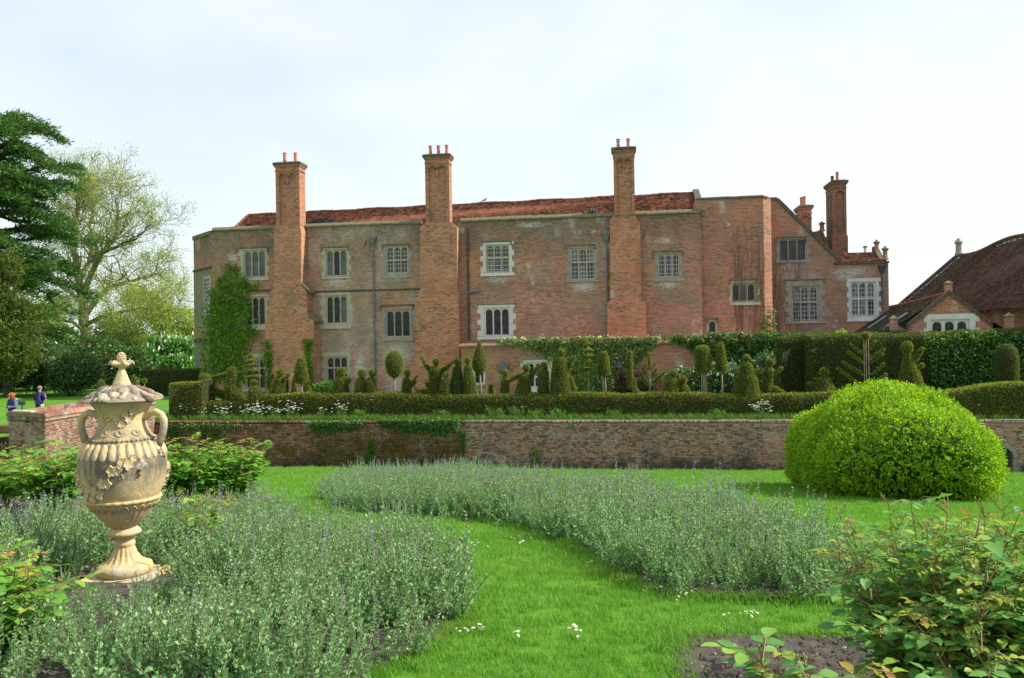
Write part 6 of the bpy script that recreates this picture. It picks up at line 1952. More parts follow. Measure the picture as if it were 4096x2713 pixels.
climber('wall_sapling', 'small leafy sapling growing out of the bare wall', VW, [(2128, 1810), (2145, 1775), (2160, 1800), (2165, 1825), (2148, 1835), (2140, 1862), (2134, 1830)], M_CREEP, 90, .08, .15, 'sapling', edge=3)
climber('wall_sapling', 'thin trail of pale leaves below the wall coping', VW, [(2284, 1690), (2294, 1688), (2296, 1722), (2288, 1724)], M_CREEP, 40, .06, .08, 'sapling', edge=2)
climber('wall_weeds', 'tall green weed column on the mossy wall', VW, [(1478, 1740), (1498, 1745), (1505, 1860), (1462, 1862), (1470, 1800)], M_WEED, 420, .07, .15, 'weed', edge=4)
climber('wall_weeds', 'green weed strip at the end of the ivy curtain', VW, [(1828, 1740), (1850, 1720), (1866, 1740), (1860, 1870), (1842, 1870), (1846, 1800)], M_WEED, 300, .07, .1, 'weed', edge=4)
climber('hanging_ivy', 'sprig of bright ivy on the bastion parapet', BB.x * SA + BB.y * CA + .15, [(96, 1662), (108, 1660), (116, 1690), (104, 1694)], M_BOX, 26, .05, .05, edge=1, group='ivy on the retaining wall')
# ------------------------------------------------------------------ trees beyond the terrace on the left
def ter_pt(px, Y):
    """terrace point in column px at depth Y"""
    d = ray(px, 1500)
    return Vector((d.x * Y, Y, TER))
def grow(mb, p, d, length, rad, depth, rs, tips, segs=4, wander=0.35, split=(2, 3), shrink=0.68, upb=0.12, minr=0.022, ends=None):
    """recursive limb; collects twig points and directions"""
    pts, rads = [p.copy()], [rad]
    q, dd = p.copy(), d.normalized()
    for s in range(segs):
        dd = (dd + Vector((rs.uniform(-1, 1), rs.uniform(-1, 1), rs.uniform(-1, 1))) * wander + Vector((0, 0, upb))).normalized()
        q = q + dd * (length / segs)
        pts.append(q.copy()); rads.append(max(rad * (1 - 0.45 * (s + 1) / segs), minr))
        if depth <= 1:
            tips.append((q.copy(), dd.copy()))
    mb.tube(pts, rads, 7 if rad > .1 else (5 if rad > .03 else 3), cap=False)
    if depth > 0:
        for k in range(rs.randint(*split)):
            i = rs.randint(max(1, segs // 2), segs)
            ax = Vector((rs.uniform(-1, 1), rs.uniform(-1, 1), rs.uniform(-.6, 1))).normalized()
            nd = (dd * rs.uniform(.5, .9) + ax * rs.uniform(.6, 1.0)).normalized()
            grow(mb, pts[i], nd, length * shrink * rs.uniform(.75, 1.15), rads[i] * .62, depth - 1, rs, tips, segs, wander, split, shrink, upb, minr)

# ---- spreading tree in young leaf, trunk seen above the laurels
Yp = 84.0
base = ter_pt(348, Yp)
rs = random.Random(11)
tree = empty('plane_tree', base, 0, 'tall spreading tree in thin yellow green spring leaf with twisting grey limbs', 'tree')
def tp(x, y, dy=0.0): return at(x, y, Yp + dy) - base
mb = MB(); tips = []
def limb(pts, r0, r1, dys=None, twig=2.6, nt=3, dep=3):
    P = [tp(x, y, (dys[i] if dys else 0)) for i, (x, y) in enumerate(pts)]
    P[0].z = max(P[0].z, -.3) if pts[0][1] > 1500 else P[0].z
    n = len(P)
    fine, rad = [], []
    for i in range(n - 1):
        for k in range(3):
            t = k / 3
            fine.append(P[i].lerp(P[i + 1], t) + Vector((rs.uniform(-1, 1), rs.uniform(-1, 1), rs.uniform(-1, 1))) * (0.12 if i else .02)); rad.append(r0 + (r1 - r0) * (i + t) / (n - 1))
    fine.append(P[-1]); rad.append(r1)
    mb.tube(fine, rad, 9, cap=False)
    for i in range(4, len(fine)):
        if r0 > .5 and i < len(fine) * .5: continue
        for _ in range(nt):
            if rs.random() < .75:
                dd = (fine[i] - fine[i - 1]).normalized() * .4 + Vector((rs.uniform(-1, 1), rs.uniform(-1, 1), rs.uniform(-.45, 1)))
                grow(mb, fine[i], dd, twig * rs.uniform(.7, 1.3), min(rad[i] * .45, .11), dep, rs, tips, 3, .42, (2, 3), .66, .08)
    return fine
limb([(349, 1560), (347, 1440), (343, 1330), (336, 1230), (322, 1150), (310, 1090)], .68, .38, nt=1, dep=2)
limb([(312, 1100), (300, 1010), (298, 920), (312, 840), (318, 760), (322, 720)], .36, .08)
limb([(318, 1130), (350, 1060), (366, 985), (362, 910), (372, 850), (365, 790)], .26, .07, [0, 1, 2, 2, 3, 3])
limb([(330, 1180), (372, 1080), (410, 1010), (455, 960), (470, 880), (462, 800)], .34, .08, [0, -1, -2, -3, -3, -3])
limb([(410, 1012), (470, 985), (540, 960), (590, 905)], .2, .05, [-2, -2, -3, -4])
limb([(342, 1260), (400, 1180), (460, 1140), (540, 1120), (620, 1090), (680, 1130)], .32, .06, [0, 1, 2, 2, 1, 0])
limb([(344, 1300), (420, 1260), (500, 1250), (590, 1230), (660, 1250)], .26, .06, [0, -2, -4, -5, -6])
limb([(335, 1220), (270, 1160), (215, 1130), (170, 1070)], .24, .06, [0, 1, 2, 2])
limb([(345, 1330), (290, 1290), (230, 1280), (190, 1260)], .2, .05, [0, -2, -3, -4])
limb([(347, 1370), (420, 1350), (510, 1345), (580, 1330)], .2, .05, [0, -3, -5, -6])
trunk = mb.build('trunk', M_BARK, tree, True)
TP = np.array([tuple(p) for p, d in tips]); TD = np.array([tuple(d) for p, d in tips])
# thin leaf high up, fuller low down
rr2 = np.random.default_rng(3)
pxs = np.array([px_of(Vector(p) + base) for p in TP])
w = np.where(pxs[:, 1] > 1130, 1.0, 0.6)
keep = rr2.random(len(TP)) < w
reps = 8
Q = np.repeat(TP[keep], reps, 0) + rr2.normal(0, .42, (keep.sum() * reps, 3))
DD = np.repeat(TD[keep], reps, 0)
V, Fc = leaf_arrays(Q, DD, .15, .55, .9, rr2, .2)
link('crown', np_mesh('crown', V, Fc, M_SPRING), tree)

def leafy_tree(name, label, base, lumps, mat, n, size, seed, bark=M_BARK, trunk_r=.3, flowers=None, cat='tree', group=None, aspect=.55, shell=(.55, 1.05)):
    """trunk with limbs and a crown of leaf clumps; lumps: (px, py, Y, rx, rz) in photo pixels"""
    rs = np.random.default_rng(seed); r2 = random.Random(seed)
    root = empty(name, base, 0, label, cat, group)
    P, N = [], []
    mb = MB()
    tot = sum(l[3] * l[4] for l in lumps)
    for (x, y, Y, rx, rz_) in lumps:
        c = at(x, y, Y) - Vector(base)
        s = Y / F
        R3 = np.array([rx * s, (rx + rz_) / 2 * s * .9, rz_ * s])
        sub = 14
        m = int(n * rx * rz_ / tot)
        ang = rs.normal(0, 1, (sub, 3)); ang /= np.linalg.norm(ang, axis=1)[:, None]
        cen = np.array(tuple(c)) + ang * R3 * rs.uniform(.35, .72, (sub, 1))
        rad = R3 * rs.uniform(.30, .52, (sub, 1))
        k = rs.integers(0, sub, m)
        d = rs.normal(0, 1, (m, 3)); d /= np.linalg.norm(d, axis=1)[:, None]
        P.append(cen[k] + d * rad[k] * rs.uniform(shell[0], shell[1], (m, 1))); N.append(d + np.array([0, 0, .35]))
        pts = [Vector((0, 0, -.2)), Vector((c.x * .2, c.y * .2, c.z * .35)), Vector((c.x * .7, c.y * .7, c.z * .75)), c]
        mb.tube(pts, [trunk_r, trunk_r * .7, trunk_r * .4, trunk_r * .15], 8, cap=False)
        for q in range(6):
            a = Vector(cen[q])
            mb.tube([pts[2], (pts[2] + a) / 2 + Vector((0, 0, .2)), a], [trunk_r * .3, trunk_r * .2, trunk_r * .08], 5, cap=False)
    P, N = np.concatenate(P), np.concatenate(N)
    V, Fc = leaf_arrays(P, N, size, aspect, .7, rs, .25)
    link('crown', np_mesh('crown', V, Fc, mat), root)
    mb.build('trunk', bark, root, True)
    if flowers:
        m_, k, s = flowers
        idx = rs.choice(len(P), k)
        q = P[idx] + (N[idx]) * .12
        up = np.tile(np.array([[0, 0, 1.]]), (k, 1)) + N[idx] * .2
        A = leaf_arrays(q, up, s, .4, .12, rs, .1); B = leaf_arrays(q, up, s, .4, .12, rs, .1)
        link('blossom', np_mesh('blossom', *stack(A, B), m_), root, kind='stuff')
    return root
leafy_tree('chestnut_tree', 'horse chestnut covered in white blossom candles left of the house', ter_pt(690, 72), [(690, 1400, 72, 105, 75), (620, 1440, 71, 80, 70), (765, 1420, 73, 70, 80), (700, 1465, 70, 110, 50)], M_CHEST, 15000, .30, 21, flowers=(M_CANDLE, 420, .42))
leafy_tree('broadleaf_tree', 'yellow green tree filling the gap beside the house wall', ter_pt(700, 92), [(690, 1290, 92, 95, 70), (620, 1250, 92, 90, 70), (760, 1330, 92, 60, 60), (560, 1200, 94, 80, 70)], M_SPRING, 9000, .34, 22, shell=(.4, 1.1))
leafy_tree('broadleaf_tree', 'mid green tree behind the grey trunk', ter_pt(470, 96), [(470, 1330, 96, 110, 100), (400, 1400, 94, 90, 70), (560, 1400, 95, 90, 80), (250, 1380, 98, 110, 90)], M_TREE, 12000, .34, 23)
leafy_tree('holly_tree', 'dark holly between trunk and chestnut', ter_pt(430, 66), [(440, 1420, 66, 70, 75), (500, 1450, 65, 60, 60), (420, 1480, 64, 60, 50)], M_LAUREL, 6000, .22, 24)
leafy_tree('broadleaf_tree', 'far grey green tree showing just beside the house corner', ter_pt(755, 130), [(755, 1340, 130, 50, 60), (790, 1400, 130, 60, 60)], M_TREE, 2500, .45, 25)
leafy_tree('broadleaf_tree', 'pale tree behind the cedar', ter_pt(215, 100), [(200, 1290, 100, 80, 120), (140, 1400, 100, 100, 90)], M_SPRING, 5000, .36, 26)

# ---- cedar with layered plates
Yc = 60.0
cb = ter_pt(-40, Yc)
cedar = empty('cedar_tree', cb, 0, 'big dark cedar with layered drooping branches at the left edge', 'tree')
rs = random.Random(5); rc = np.random.default_rng(5)
mb = MB(); mb.tube([(0, 0, -.3), (0.1, 0, 8), (0, 0, 16), (.1, 0, 22)], [.75, .6, .4, .08], 10)
P, D = [], []
H = 24.5
prof = [(3.0, 7.8), (8.0, 7.5), (11.5, 6.6), (14.5, 5.9), (17.0, 5.6), (19.0, 6.2), (20.5, 4.2), (22.5, 1.2)]
def plen(z):
    for (a, la), (b_, lb) in zip(prof[:-1], prof[1:]):
        if a <= z <= b_: return la + (lb - la) * (z - a) / (b_ - a)
    return 1.0
for k in range(150):
    z = 3.0 + 18.6 * (rs.random() ** .9)
    a = rs.uniform(0, 2 * math.pi)
    L_ = plen(z) * rs.choice((.55, .75, .85, .95, 1.03, 1.08))
    d = Vector((math.cos(a), math.sin(a), 0))
    rise, drop = rs.uniform(.10, .55), rs.uniform(.22, .60)
    pts = [Vector((0, 0, z))]
    for s in range(1, 7):
        t = s / 6
        pts.append(d * L_ * t + Vector((rs.uniform(-.35, .35), rs.uniform(-.35, .35), z + L_ * (rise * t - drop * t * t) + rs.uniform(-.2, .2))))
    mb.tube(pts, [.17 * (1 - .85 * s / 6) for s in range(7)], 5, cap=False)
    for _ in range(int(L_ * 7)):          # side sprays in tilted plates
        t = rs.uniform(.25, 1.0)
        i = min(int(t * 6), 5); f = t * 6 - i
        o = pts[i].lerp(pts[i + 1], f)
        sd = 1 if rs.random() < .5 else -1
        side = Vector((-d.y, d.x, 0)) * sd
        l2 = (0.4 + 1.3 * (1 - t * .55)) * rs.uniform(.4, 1.25)
        tl = rs.uniform(-.25, .35)
        for q in range(5):
            tt = (q + .6) / 5
            c = o + (side * .8 + d * .6) * l2 * tt + Vector((0, 0, tl * l2 * tt - .30 * tt * tt * l2 + rs.uniform(-.10, .10)))
            P.append(tuple(c)); D.append((side.x * .6 + d.x * .8, side.y * .6 + d.y * .8, .25))
P, D = np.array(P), np.array(D)
P = np.repeat(P, 4, 0) + rc.normal(0, .15, (len(P) * 4, 3)) * np.array([1, 1, .6]); D = np.repeat(D, 4, 0)
V, Fc = leaf_arrays(P, D, .36, .24, .55, rc, .12, upbias=.12)
link('crown', np_mesh('crown', V, Fc, M_CEDAR), cedar)
mb.build('trunk', M_BARK_D, cedar, True)

# ---- big dark yew, laurel bank, distant hedge and domes
leafy_tree('yew_tree', 'large dark olive yew sweeping to the lawn at the left edge', ter_pt(30, 54), [(10, 1130, 54, 90, 130), (60, 1260, 54, 110, 120), (30, 1380, 53, 150, 120), (90, 1450, 53, 110, 80)], M_YEW_D, 17000, .26, 31, bark=M_BARK_D, aspect=.35)
blob_shrub('laurel_bank', 'deep dark evergreen thicket under the cedar behind the other bushes', ter_pt(120, 62), (7.5, 1.8, 2.6), M_LAUREL, 12000, .26, seed=35)
blob_shrub('laurel_bank', 'dark undergrowth around the foot of the grey trunk', ter_pt(400, 64), (5.0, 1.6, 2.2), M_LAUREL, 9000, .26, seed=36)
blob_shrub('laurel_bank', 'broad dark evergreen bush bank behind the two visitors', ter_pt(40, 55.5), (4.2, 1.6, 1.9), M_LAUREL, 9000, .20, seed=32)
blob_shrub('laurel_bank', 'rounded dark evergreen bush left of the urn lid', ter_pt(290, 55), (2.6, 1.5, 1.75), M_LAUREL, 7500, .20, seed=33)
blob_shrub('laurel_bank', 'dark evergreen bush between the visitors and the grey trunk', ter_pt(160, 56.5), (2.6, 1.5, 2.2), M_LAUREL, 7500, .20, seed=34)
def world_hedge(label, pa, pb, Y, h, dep, mat, dens, size):
    a, b_ = ter_pt(pa, Y), ter_pt(pb, Y)
    mb = MB(); L_ = (b_ - a).length
    n = int(L_ / .5)
    for k in range(n):
        x0, x1 = L_ * k / n, L_ * (k + 1) / n
        mb.box(x0, x1, 0, dep, 0, h)
    mb2 = MB(); mb2.box(0, L_, 0, dep, 0, h)
    me = leafy_mesh('yew_hedge', mb2, mat, M_CORE, dens, size)
    return link('yew_hedge', me, None, a, (0, 0, math.atan2((b_ - a).y, (b_ - a).x)), label, 'hedge')
world_hedge('straight cut dark hedge across the far lawn beside the house', 560, 800, 53, 1.75, 1.2, M_YEW_D, 420, .1)
def dome(label, px, Y, w, h, stem=False):
    c = ter_pt(px, Y)
    s = Y / F
    mb = MB()
    if stem:
        mb.ball((0, 0, h * s - w * s), w * s, 12, 8)
    else:
        mb.lathe([(w * s * .92, 0), (w * s, h * s * .5), (w * s * .9, h * s * .75), (w * s * .5, h * s * .95), (.02, h * s)], 14)
    me = leafy_mesh('foliage', mb, M_YEW, M_CORE, 600, .07)
    root = empty('clipped_yew_dome', c, 0, label, 'topiary', 'small clipped yews on the far lawn')
    link('foliage', me, root)
    m2 = MB(); m2.tube([(0, 0, 0), (0, 0, h * s - w * s)], .03, 6); m2.build('trunk', M_WOOD, root)
    return root
dome('dome shaped yew just left of the urn lid', 404, 50, 18, 84)
dome('dark yew post just right of the urn neck', 536, 50, 12, 100)
dome('ball headed yew on a stem right of the urn finial', 577, 49, 11, 90, True)
dome('low yew mound rising over the far hedge', 592, 54, 20, 116)
# ------------------------------------------------------------------ beds, catmint and lawn in front
def poly_world(pp):
    return [on_ground(min(max(x, -2500), 7000), y) for x, y in pp]
def in_xy(X, Y, poly):
    return in_poly(X, Y, [(p.x, p.y) for p in poly])
def soil(name, poly, step=0.07, lift=0.01, rough=0.03):
    xs, ys = [p.x for p in poly], [p.y for p in poly]
    X = np.arange(min(xs), max(xs) + step, step); Y = np.arange(min(ys), max(ys) + step, step)
    gx, gy = np.meshgrid(X, Y, indexing='xy')
    z = np.vectorize(lambda a, b_: ground(a, b_))(gx, gy) + lift + 0.012 + RNG.uniform(-1, 1, gx.shape) * rough * .5
    nx = len(X)
    i, j = np.meshgrid(np.arange(nx - 1), np.arange(len(Y) - 1), indexing='xy')
    a = (j * nx + i).ravel()
    cx = (gx[:-1, :-1] + step / 2).ravel(); cy = (gy[:-1, :-1] + step / 2).ravel()
    ok = in_xy(cx, cy, poly)
    a = a[ok]
    Fc = np.stack([a, a + 1, a + nx + 1, a + nx], 1)
    V = np.stack([gx, gy, z], -1).reshape(-1, 3)
    used = np.unique(Fc); m = -np.ones(len(V), np.int64); m[used] = np.arange(len(used))
    return link(name, np_mesh(name, V[used], m[Fc], M_SOIL, True), kind='structure')
BED1 = poly_world([(-500, 2900), (-500, 2190), (0, 2180), (400, 2135), (800, 2110), (1100, 2125), (1350, 2160), (1590, 2225), (1770, 2300), (1875, 2370), (1890, 2420), (1855, 2480), (1770, 2560), (1620, 2645), (1480, 2713), (1290, 2900)])
BED2 = poly_world([(1290, 2000), (1330, 2035), (1500, 2062), (1700, 2078), (1950, 2092), (2130, 2120), (2300, 2185), (2420, 2262), (2520, 2335), (2640, 2382), (2900, 2398), (3200, 2406), (3470, 2408), (3480, 2360), (3300, 2260), (3100, 2180), (2900, 2105), (2700, 2060), (2450, 2008), (2150, 1966), (1900, 1938), (1700, 1928), (1500, 1942), (1340, 1962)])
BED3 = poly_world([(2715, 2900), (2695, 2640), (2720, 2575), (2790, 2552), (3000, 2548), (3300, 2555), (3700, 2562), (4300, 2560), (4700, 2900)])
soil('flower_bed', BED1); soil('flower_bed', BED2); soil('flower_bed', BED3, 0.03, rough=.022)
BED4 = poly_world([(-400, 2060), (-400, 2000), (150, 1985), (500, 1985), (800, 1990), (1000, 1985), (1120, 1992), (1040, 2020), (700, 2045), (300, 2080), (0, 2110)])
soil('flower_bed', BED4)

def catmint_template(seed, flower, tall=1.0):
    rs = np.random.default_rng(seed)
    P, D, S = [], [], []
    fl = []
    st = MB()
    for s in range(5):
        a = rs.uniform(0, 6.28); r = rs.uniform(.02, .10)
        o = np.array([r * math.cos(a), r * math.sin(a), 0])
        h = rs.uniform(.26, .45) * tall; lean = rs.normal(0, .10, 2) + o[:2] * .8
        top = o + np.array([lean[0], lean[1], h])
        st.tube([tuple(o), tuple((o + top) / 2 + np.array([0, 0, .01])), tuple(top)], [.004, .003, .002], 3, cap=False)
        z = .05
        k = 0
        while z < h:
            t = z / h
            c = o + (top - o) * t
            az = (k % 2) * 1.57 + rs.uniform(-.3, .3)
            sz = .040 * (1 - .5 * t) / tall ** .7 * rs.uniform(.8, 1.2)
            for q in (0, math.pi):
                d = np.array([math.cos(az + q), math.sin(az + q), .55 + .5 * t])
                P.append(c); D.append(d); S.append(sz)
                if t < .75:
                    d2 = np.array([math.cos(az + q + .7), math.sin(az + q + .7), .7]); P.append(c); D.append(d2); S.append(sz * .6)
            z += rs.uniform(.017, .027); k += 1
        if flower and s < 2:
            for z in np.arange(0, .10, .012):
                for q in range(3):
                    az = rs.uniform(0, 6.28)
                    fl.append(((top + np.array([0, 0, z - .02])), np.array([math.cos(az), math.sin(az), .5])))
    V, Fc = leaf_arrays(np.array(P), np.array(D), np.array(S), .62, .12, rs, .22)
    mi = np.zeros(len(Fc), int)
    if fl:
        V2, F2 = leaf_arrays(np.array([f[0] for f in fl]), np.array([f[1] for f in fl]), .011, .7, .2, rs, .2)
        (V, Fc), mi = stack((V, Fc), (V2, F2)), np.concatenate([mi, np.ones(len(F2), int)])
    sv = np.array(st.v); sf = np.array(st.f)
    (V, Fc), mi = stack((V, Fc), (sv, sf)), np.concatenate([mi, np.full(len(sf), 2)])
    return np_mesh('catmint_kind', V, Fc, [M_CAT, M_CATF, M_CATS], mi=mi)
CATS = [catmint_template(40 + k, k >= 9, 1.28 if k >= 9 else 1.0) for k in range(11)]
from mathutils import noise as mnoise
def bed_scatter(name, poly, dens, temps, smin, smax, hole=0.0, label=None, lean=.12, avoid=(), dips=()):
    xs, ys = [p.x for p in poly], [p.y for p in poly]
    n = int((max(xs) - min(xs)) * (max(ys) - min(ys)) * dens)
    X, Y = RNG.uniform(min(xs), max(xs), n), RNG.uniform(min(ys), max(ys), n)
    ok = in_xy(X, Y, poly)
    X, Y = X[ok], Y[ok]
    if hole:
        nv = np.array([mnoise.noise(Vector((a * 1.1 + 3, b_ * 1.1, .3))) for a, b_ in zip(X, Y)])
        ok = nv > -hole
        X, Y, nv = X[ok], Y[ok], nv[ok]
    for ax, ay, ar in avoid:
        ok = np.hypot(X - ax, Y - ay) > ar
        X, Y = X[ok], Y[ok]
    low = np.ones(len(X))
    for ax, ay, bx_, by_, ar in dips:      # lower growth along a line
        t = np.clip(((X - ax) * (bx_ - ax) + (Y - ay) * (by_ - ay)) / ((bx_ - ax) ** 2 + (by_ - ay) ** 2), 0, 1)
        dd = np.hypot(X - ax - t * (bx_ - ax), Y - ay - t * (by_ - ay))
        low = np.where(dd < ar, .5, low)
    hv = np.array([mnoise.noise(Vector((a * 1.9, b_ * 1.9, 9.3))) + .5 * mnoise.noise(Vector((a * .6, b_ * .6, 2.3))) for a, b_ in zip(X, Y)])
    Z = np.array([ground(a, b_) for a, b_ in zip(X, Y)])
    n = len(X)
    sc = RNG.uniform(smin, smax, n) * (1 + .42 * hv) * low
    return scatter(name, np.stack([X, Y, Z], 1), np.stack([RNG.normal(0, lean, n), RNG.normal(0, lean, n), RNG.uniform(0, 6.28, n)], 1), sc, temps)
URN = on_ground(500, 2322)
ROSE_S = on_ground(826, 2265)
bed_scatter('catmint_bed', BED1, 62, CATS, .72, 1.05, .42, avoid=((URN.x, URN.y, .40), (URN.x + .30, URN.y - .30, .36), (URN.x + .12, URN.y - .6, .30)), dips=((URN.x - .1, URN.y - .2, URN.x + .75, URN.y - 1.5, .45),))
bed_scatter('catmint_bed', BED2, 66, CATS, .85, 1.15)

# ---- clods and pebbles on the bare soil
CL = []
for k in range(5):
    m2 = MB(); m2.ball((0, 0, .2), 1.0, 7, 5, 0, (1, .85, .7)); wobble(m2, .5, 1.1); CL.append(m2.mesh('clod_kind', M_SOIL if k < 4 else M_STONE_P, True))
xs_, ys_ = [p.x for p in BED3], [p.y for p in BED3]
X = RNG.uniform(min(xs_), max(xs_), 9000); Y = RNG.uniform(min(ys_), max(ys_), 9000)
ok = in_xy(X, Y, BED3); X, Y = X[ok], Y[ok]; n = len(X)
scatter('soil_clods', np.stack([X, Y, np.array([ground(a, b_) for a, b_ in zip(X, Y)]) + .015], 1), RNG.uniform(0, 6.28, (n, 3)) * np.array([.1, .1, 1]), .003 + .015 * RNG.random(n) ** 5, CL, idx=np.where(RNG.random(n) < .05, 4, RNG.integers(0, 4, n)))
# ---- lawn grass and daisies
TUFT = [blade_template('grass_tuft', 26, .040, .0019, .075, M_GRASS, 70 + s, .9) for s in range(4)]
def grass_zone(y0, y1, dens, sc, wide):
    pts = []
    n = int((y1 - y0) * wide * 2 * dens)
    Y = RNG.uniform(y0, y1, n); X = RNG.uniform(-1, 1, n) * wide
    X = X + 0.0
    ok = np.abs(X) < Y * .70 + 2.2
    X, Y = X[ok], Y[ok]
    for b_ in (BED1, BED2, BED3, BED4):
        ok = ~in_xy(X, Y, b_)
        X, Y = X[ok], Y[ok]
    v = X * SA + Y * CA
    ok = v < VW - .02
    X, Y = X[ok], Y[ok]
    Z = np.array([lower_z(a, b_) for a, b_ in zip(X, Y)])
    return np.stack([X, Y, Z], 1), np.full(len(X), sc) * RNG.uniform(.6, 1.25, len(X))
zs = [grass_zone(2.4, 5.5, 300, 1.0, 6), grass_zone(5.5, 9, 190, 1.15, 8.5), grass_zone(9, 15, 75, 1.5, 12.7), grass_zone(15, 34, 16, 2.3, 26)]
P = np.concatenate([z[0] for z in zs]); S = np.concatenate([z[1] for z in zs])
n = len(P)
# turf fringe hanging over the bed edges
E = []
for b_ in (BED1, BED2, BED3):
    for a, c in zip(b_, b_[1:] + b_[:1]):
        L_ = (c - a).length
        if L_ > 4: continue
        k = int(L_ * 70)
        for q in range(k):
            p = a.lerp(c, RNG.random()); E.append((p.x + RNG.normal(0, .03), p.y + RNG.normal(0, .03)))
E = np.array(E); EZ_ = np.array([ground(a, b_) for a, b_ in E])
P = np.concatenate([P, np.column_stack([E, EZ_])]); S = np.concatenate([S, RNG.uniform(.9, 1.7, len(E))])
n = len(P)
scatter('grass', P, np.stack([RNG.normal(0, .12, n), RNG.normal(0, .12, n), RNG.uniform(0, 6.28, n)], 1), S, TUFT)
dm = MB()
for k in range(11):
    a = 2 * math.pi * k / 11
    dm.add([(0, 0, .05), (.014 * math.cos(a - .2), .014 * math.sin(a - .2), .056), (.015 * math.cos(a), .015 * math.sin(a), .055), (.014 * math.cos(a + .2), .014 * math.sin(a + .2), .056)], [(0, 1, 2, 3)])
dm.ball((0, 0, .053), .005, 6, 4, 1, (1, 1, .6))
dm.tube([(0, 0, 0), (0, 0, .05)], .0012, 3, mi=2)
dme = dm.mesh('daisy_kind', [M_PETAL, M_TERRA, M_GRASS])
DP = []
for (x, y, sx, sy, k) in ((1905, 2190, 22, 18, 10), (2085, 2178, 45, 12, 16), (1985, 2110, 20, 4, 4), (2140, 2140, 12, 6, 5), (1870, 2545, 40, 10, 5), (1925, 2535, 30, 18, 6), (2070, 2555, 20, 6, 3), (2290, 2545, 35, 22, 6), (1637, 2628, 2, 2, 1), (2370, 2275, 30, 8, 3), (2550, 2310, 10, 14, 4), (2595, 2340, 12, 8, 4), (2640, 2368, 14, 6, 4), (2760, 2385, 30, 8, 5), (2720, 2410, 30, 8, 4), (3010, 2480, 40, 6, 6), (2880, 2478, 60, 5, 3), (1220, 1895, 60, 14, 14), (1290, 1990, 40, 8, 12), (1200, 1992, 14, 4, 6), (2450, 1915, 120, 14, 10), (2900, 1900, 160, 14, 8), (3540, 2022, 12, 3, 4), (4040, 2010, 40, 30, 8), (3450, 2545, 40, 10, 6), (2190, 2085, 60, 12, 4)):
    for q in range(k):
        p = on_ground(RNG.normal(x, sx * .6), RNG.normal(y, sy * .6)); DP.append((p.x, p.y, p.z + .005))
for q in range(60):
    p = on_ground(RNG.uniform(1150, 3900), RNG.uniform(1885, 2000)); DP.append((p.x, p.y, p.z + .005))
DP = np.array(DP); n = len(DP)
scatter('daisies', DP, np.stack([RNG.normal(0, .25, n), RNG.normal(-.15, .25, n), RNG.uniform(0, 6.28, n)], 1), RNG.uniform(.5, .85, n), [dme])

# ---- round box bush
A_, B_ = Vector((7.80, 15.6, 0)), Vector((8.62, 19.6, 0))
bc = (A_ + B_) / 2
bz = min(ground(A_.x, A_.y - 1.7), ground(A_.x, A_.y)) - .05
ax = (B_ - A_).normalized(); axx = Vector((ax.y, -ax.x, 0))
mb = MB()
seg, rings = 44, 26
vv = []
half = (B_ - A_).length / 2
gslope = (ground(B_.x, B_.y) - ground(A_.x, A_.y)) / (B_ - A_).length
for i in range(rings + 1):
    th = math.pi * i / rings
    for k in range(seg):
        a = 2 * math.pi * k / seg
        x, y, z = math.sin(th) * math.cos(a), math.sin(th) * math.sin(a), -math.cos(th)
        p = 2.7
        r = (abs(x) ** p + abs(y) ** p + abs(z) ** (2.1 if z > 0 else 4.5)) ** (-1 / p)
        hx, hy, hz = 1.68 * x * r, (half + 1.65) * y * r, (1.36 * (1 + .07 * x) if z > 0 else .80) * z * r
        # slightly ridged crown and straight left flank
        if z > 0: hx *= 1 - .10 * z
        q = Vector((0, 0, .80 + hz + gslope * hy)) + axx * hx + ax * hy
        vv.append(tuple(q))
ff = []
for i in range(rings):
    for k in range(seg):
        k2 = (k + 1) % seg
        ff.append((i * seg + k, i * seg + k2, (i + 1) * seg + k2, (i + 1) * seg + k))
mb.add(vv, ff)
wobble(mb, .26, .75); wobble(mb, .17, 1.7); wobble(mb, .07, 4.0)
bush = empty('box_bush', (bc.x, bc.y, ground(bc.x, bc.y)), 0, 'huge rounded bright green box bush on the right of the lawn', 'bush')
nl = 130000
Pq, Nq = sample_mesh(mb.v, mb.f, nl // 5)
ok = (Pq[:, 2] > (Pq[:, 0] * 0 - 9))
from numpy import repeat
sprig = RNG.normal(0, 1, (len(Pq), 3)) * .35 + Nq * .9 + np.array([0, 0, .55]); sprig = unit(sprig)
out_ = RNG.uniform(-.17, .045, (len(Pq), 1)) + (RNG.random((len(Pq), 1)) < .06) * .05
base_ = Pq + Nq * out_
PP, DD_ = [], []
for k in range(6):
    PP.append(base_ + sprig * (.018 * k) + RNG.normal(0, .006, base_.shape)); DD_.append(sprig * .5 + RNG.normal(0, .55, sprig.shape))
V, Fc = leaf_arrays(np.concatenate(PP), np.concatenate(DD_), .050, .6, .2, RNG, .2)
link('foliage', np_mesh('foliage', V, Fc, M_BOX), bush)
core = MB(); core.v = [tuple(Vector(p) * .91 + Vector((0, 0, .03))) for p in mb.v]; core.f = mb.f; core.m = mb.m
core.build('branches', M_CORE_G, bush, True)  # solid core under the sprigs, inner shade put into its dark colour
sp0, sp1 = at(3722, 1660, 15.0), at(3772, 1676, 15.0)
m2 = MB(); m2.tube([(0, 0, 0), ((sp1 - sp0) * .5 + Vector((0, 0, .01)))[:], (sp1 - sp0)[:]], [.014, .012, .008], 6)
m2.build('dead_stick', M_WOOD, None, True, loc=sp0, label='bare grey stick lying on the right shoulder of the box bush', cat='stick')

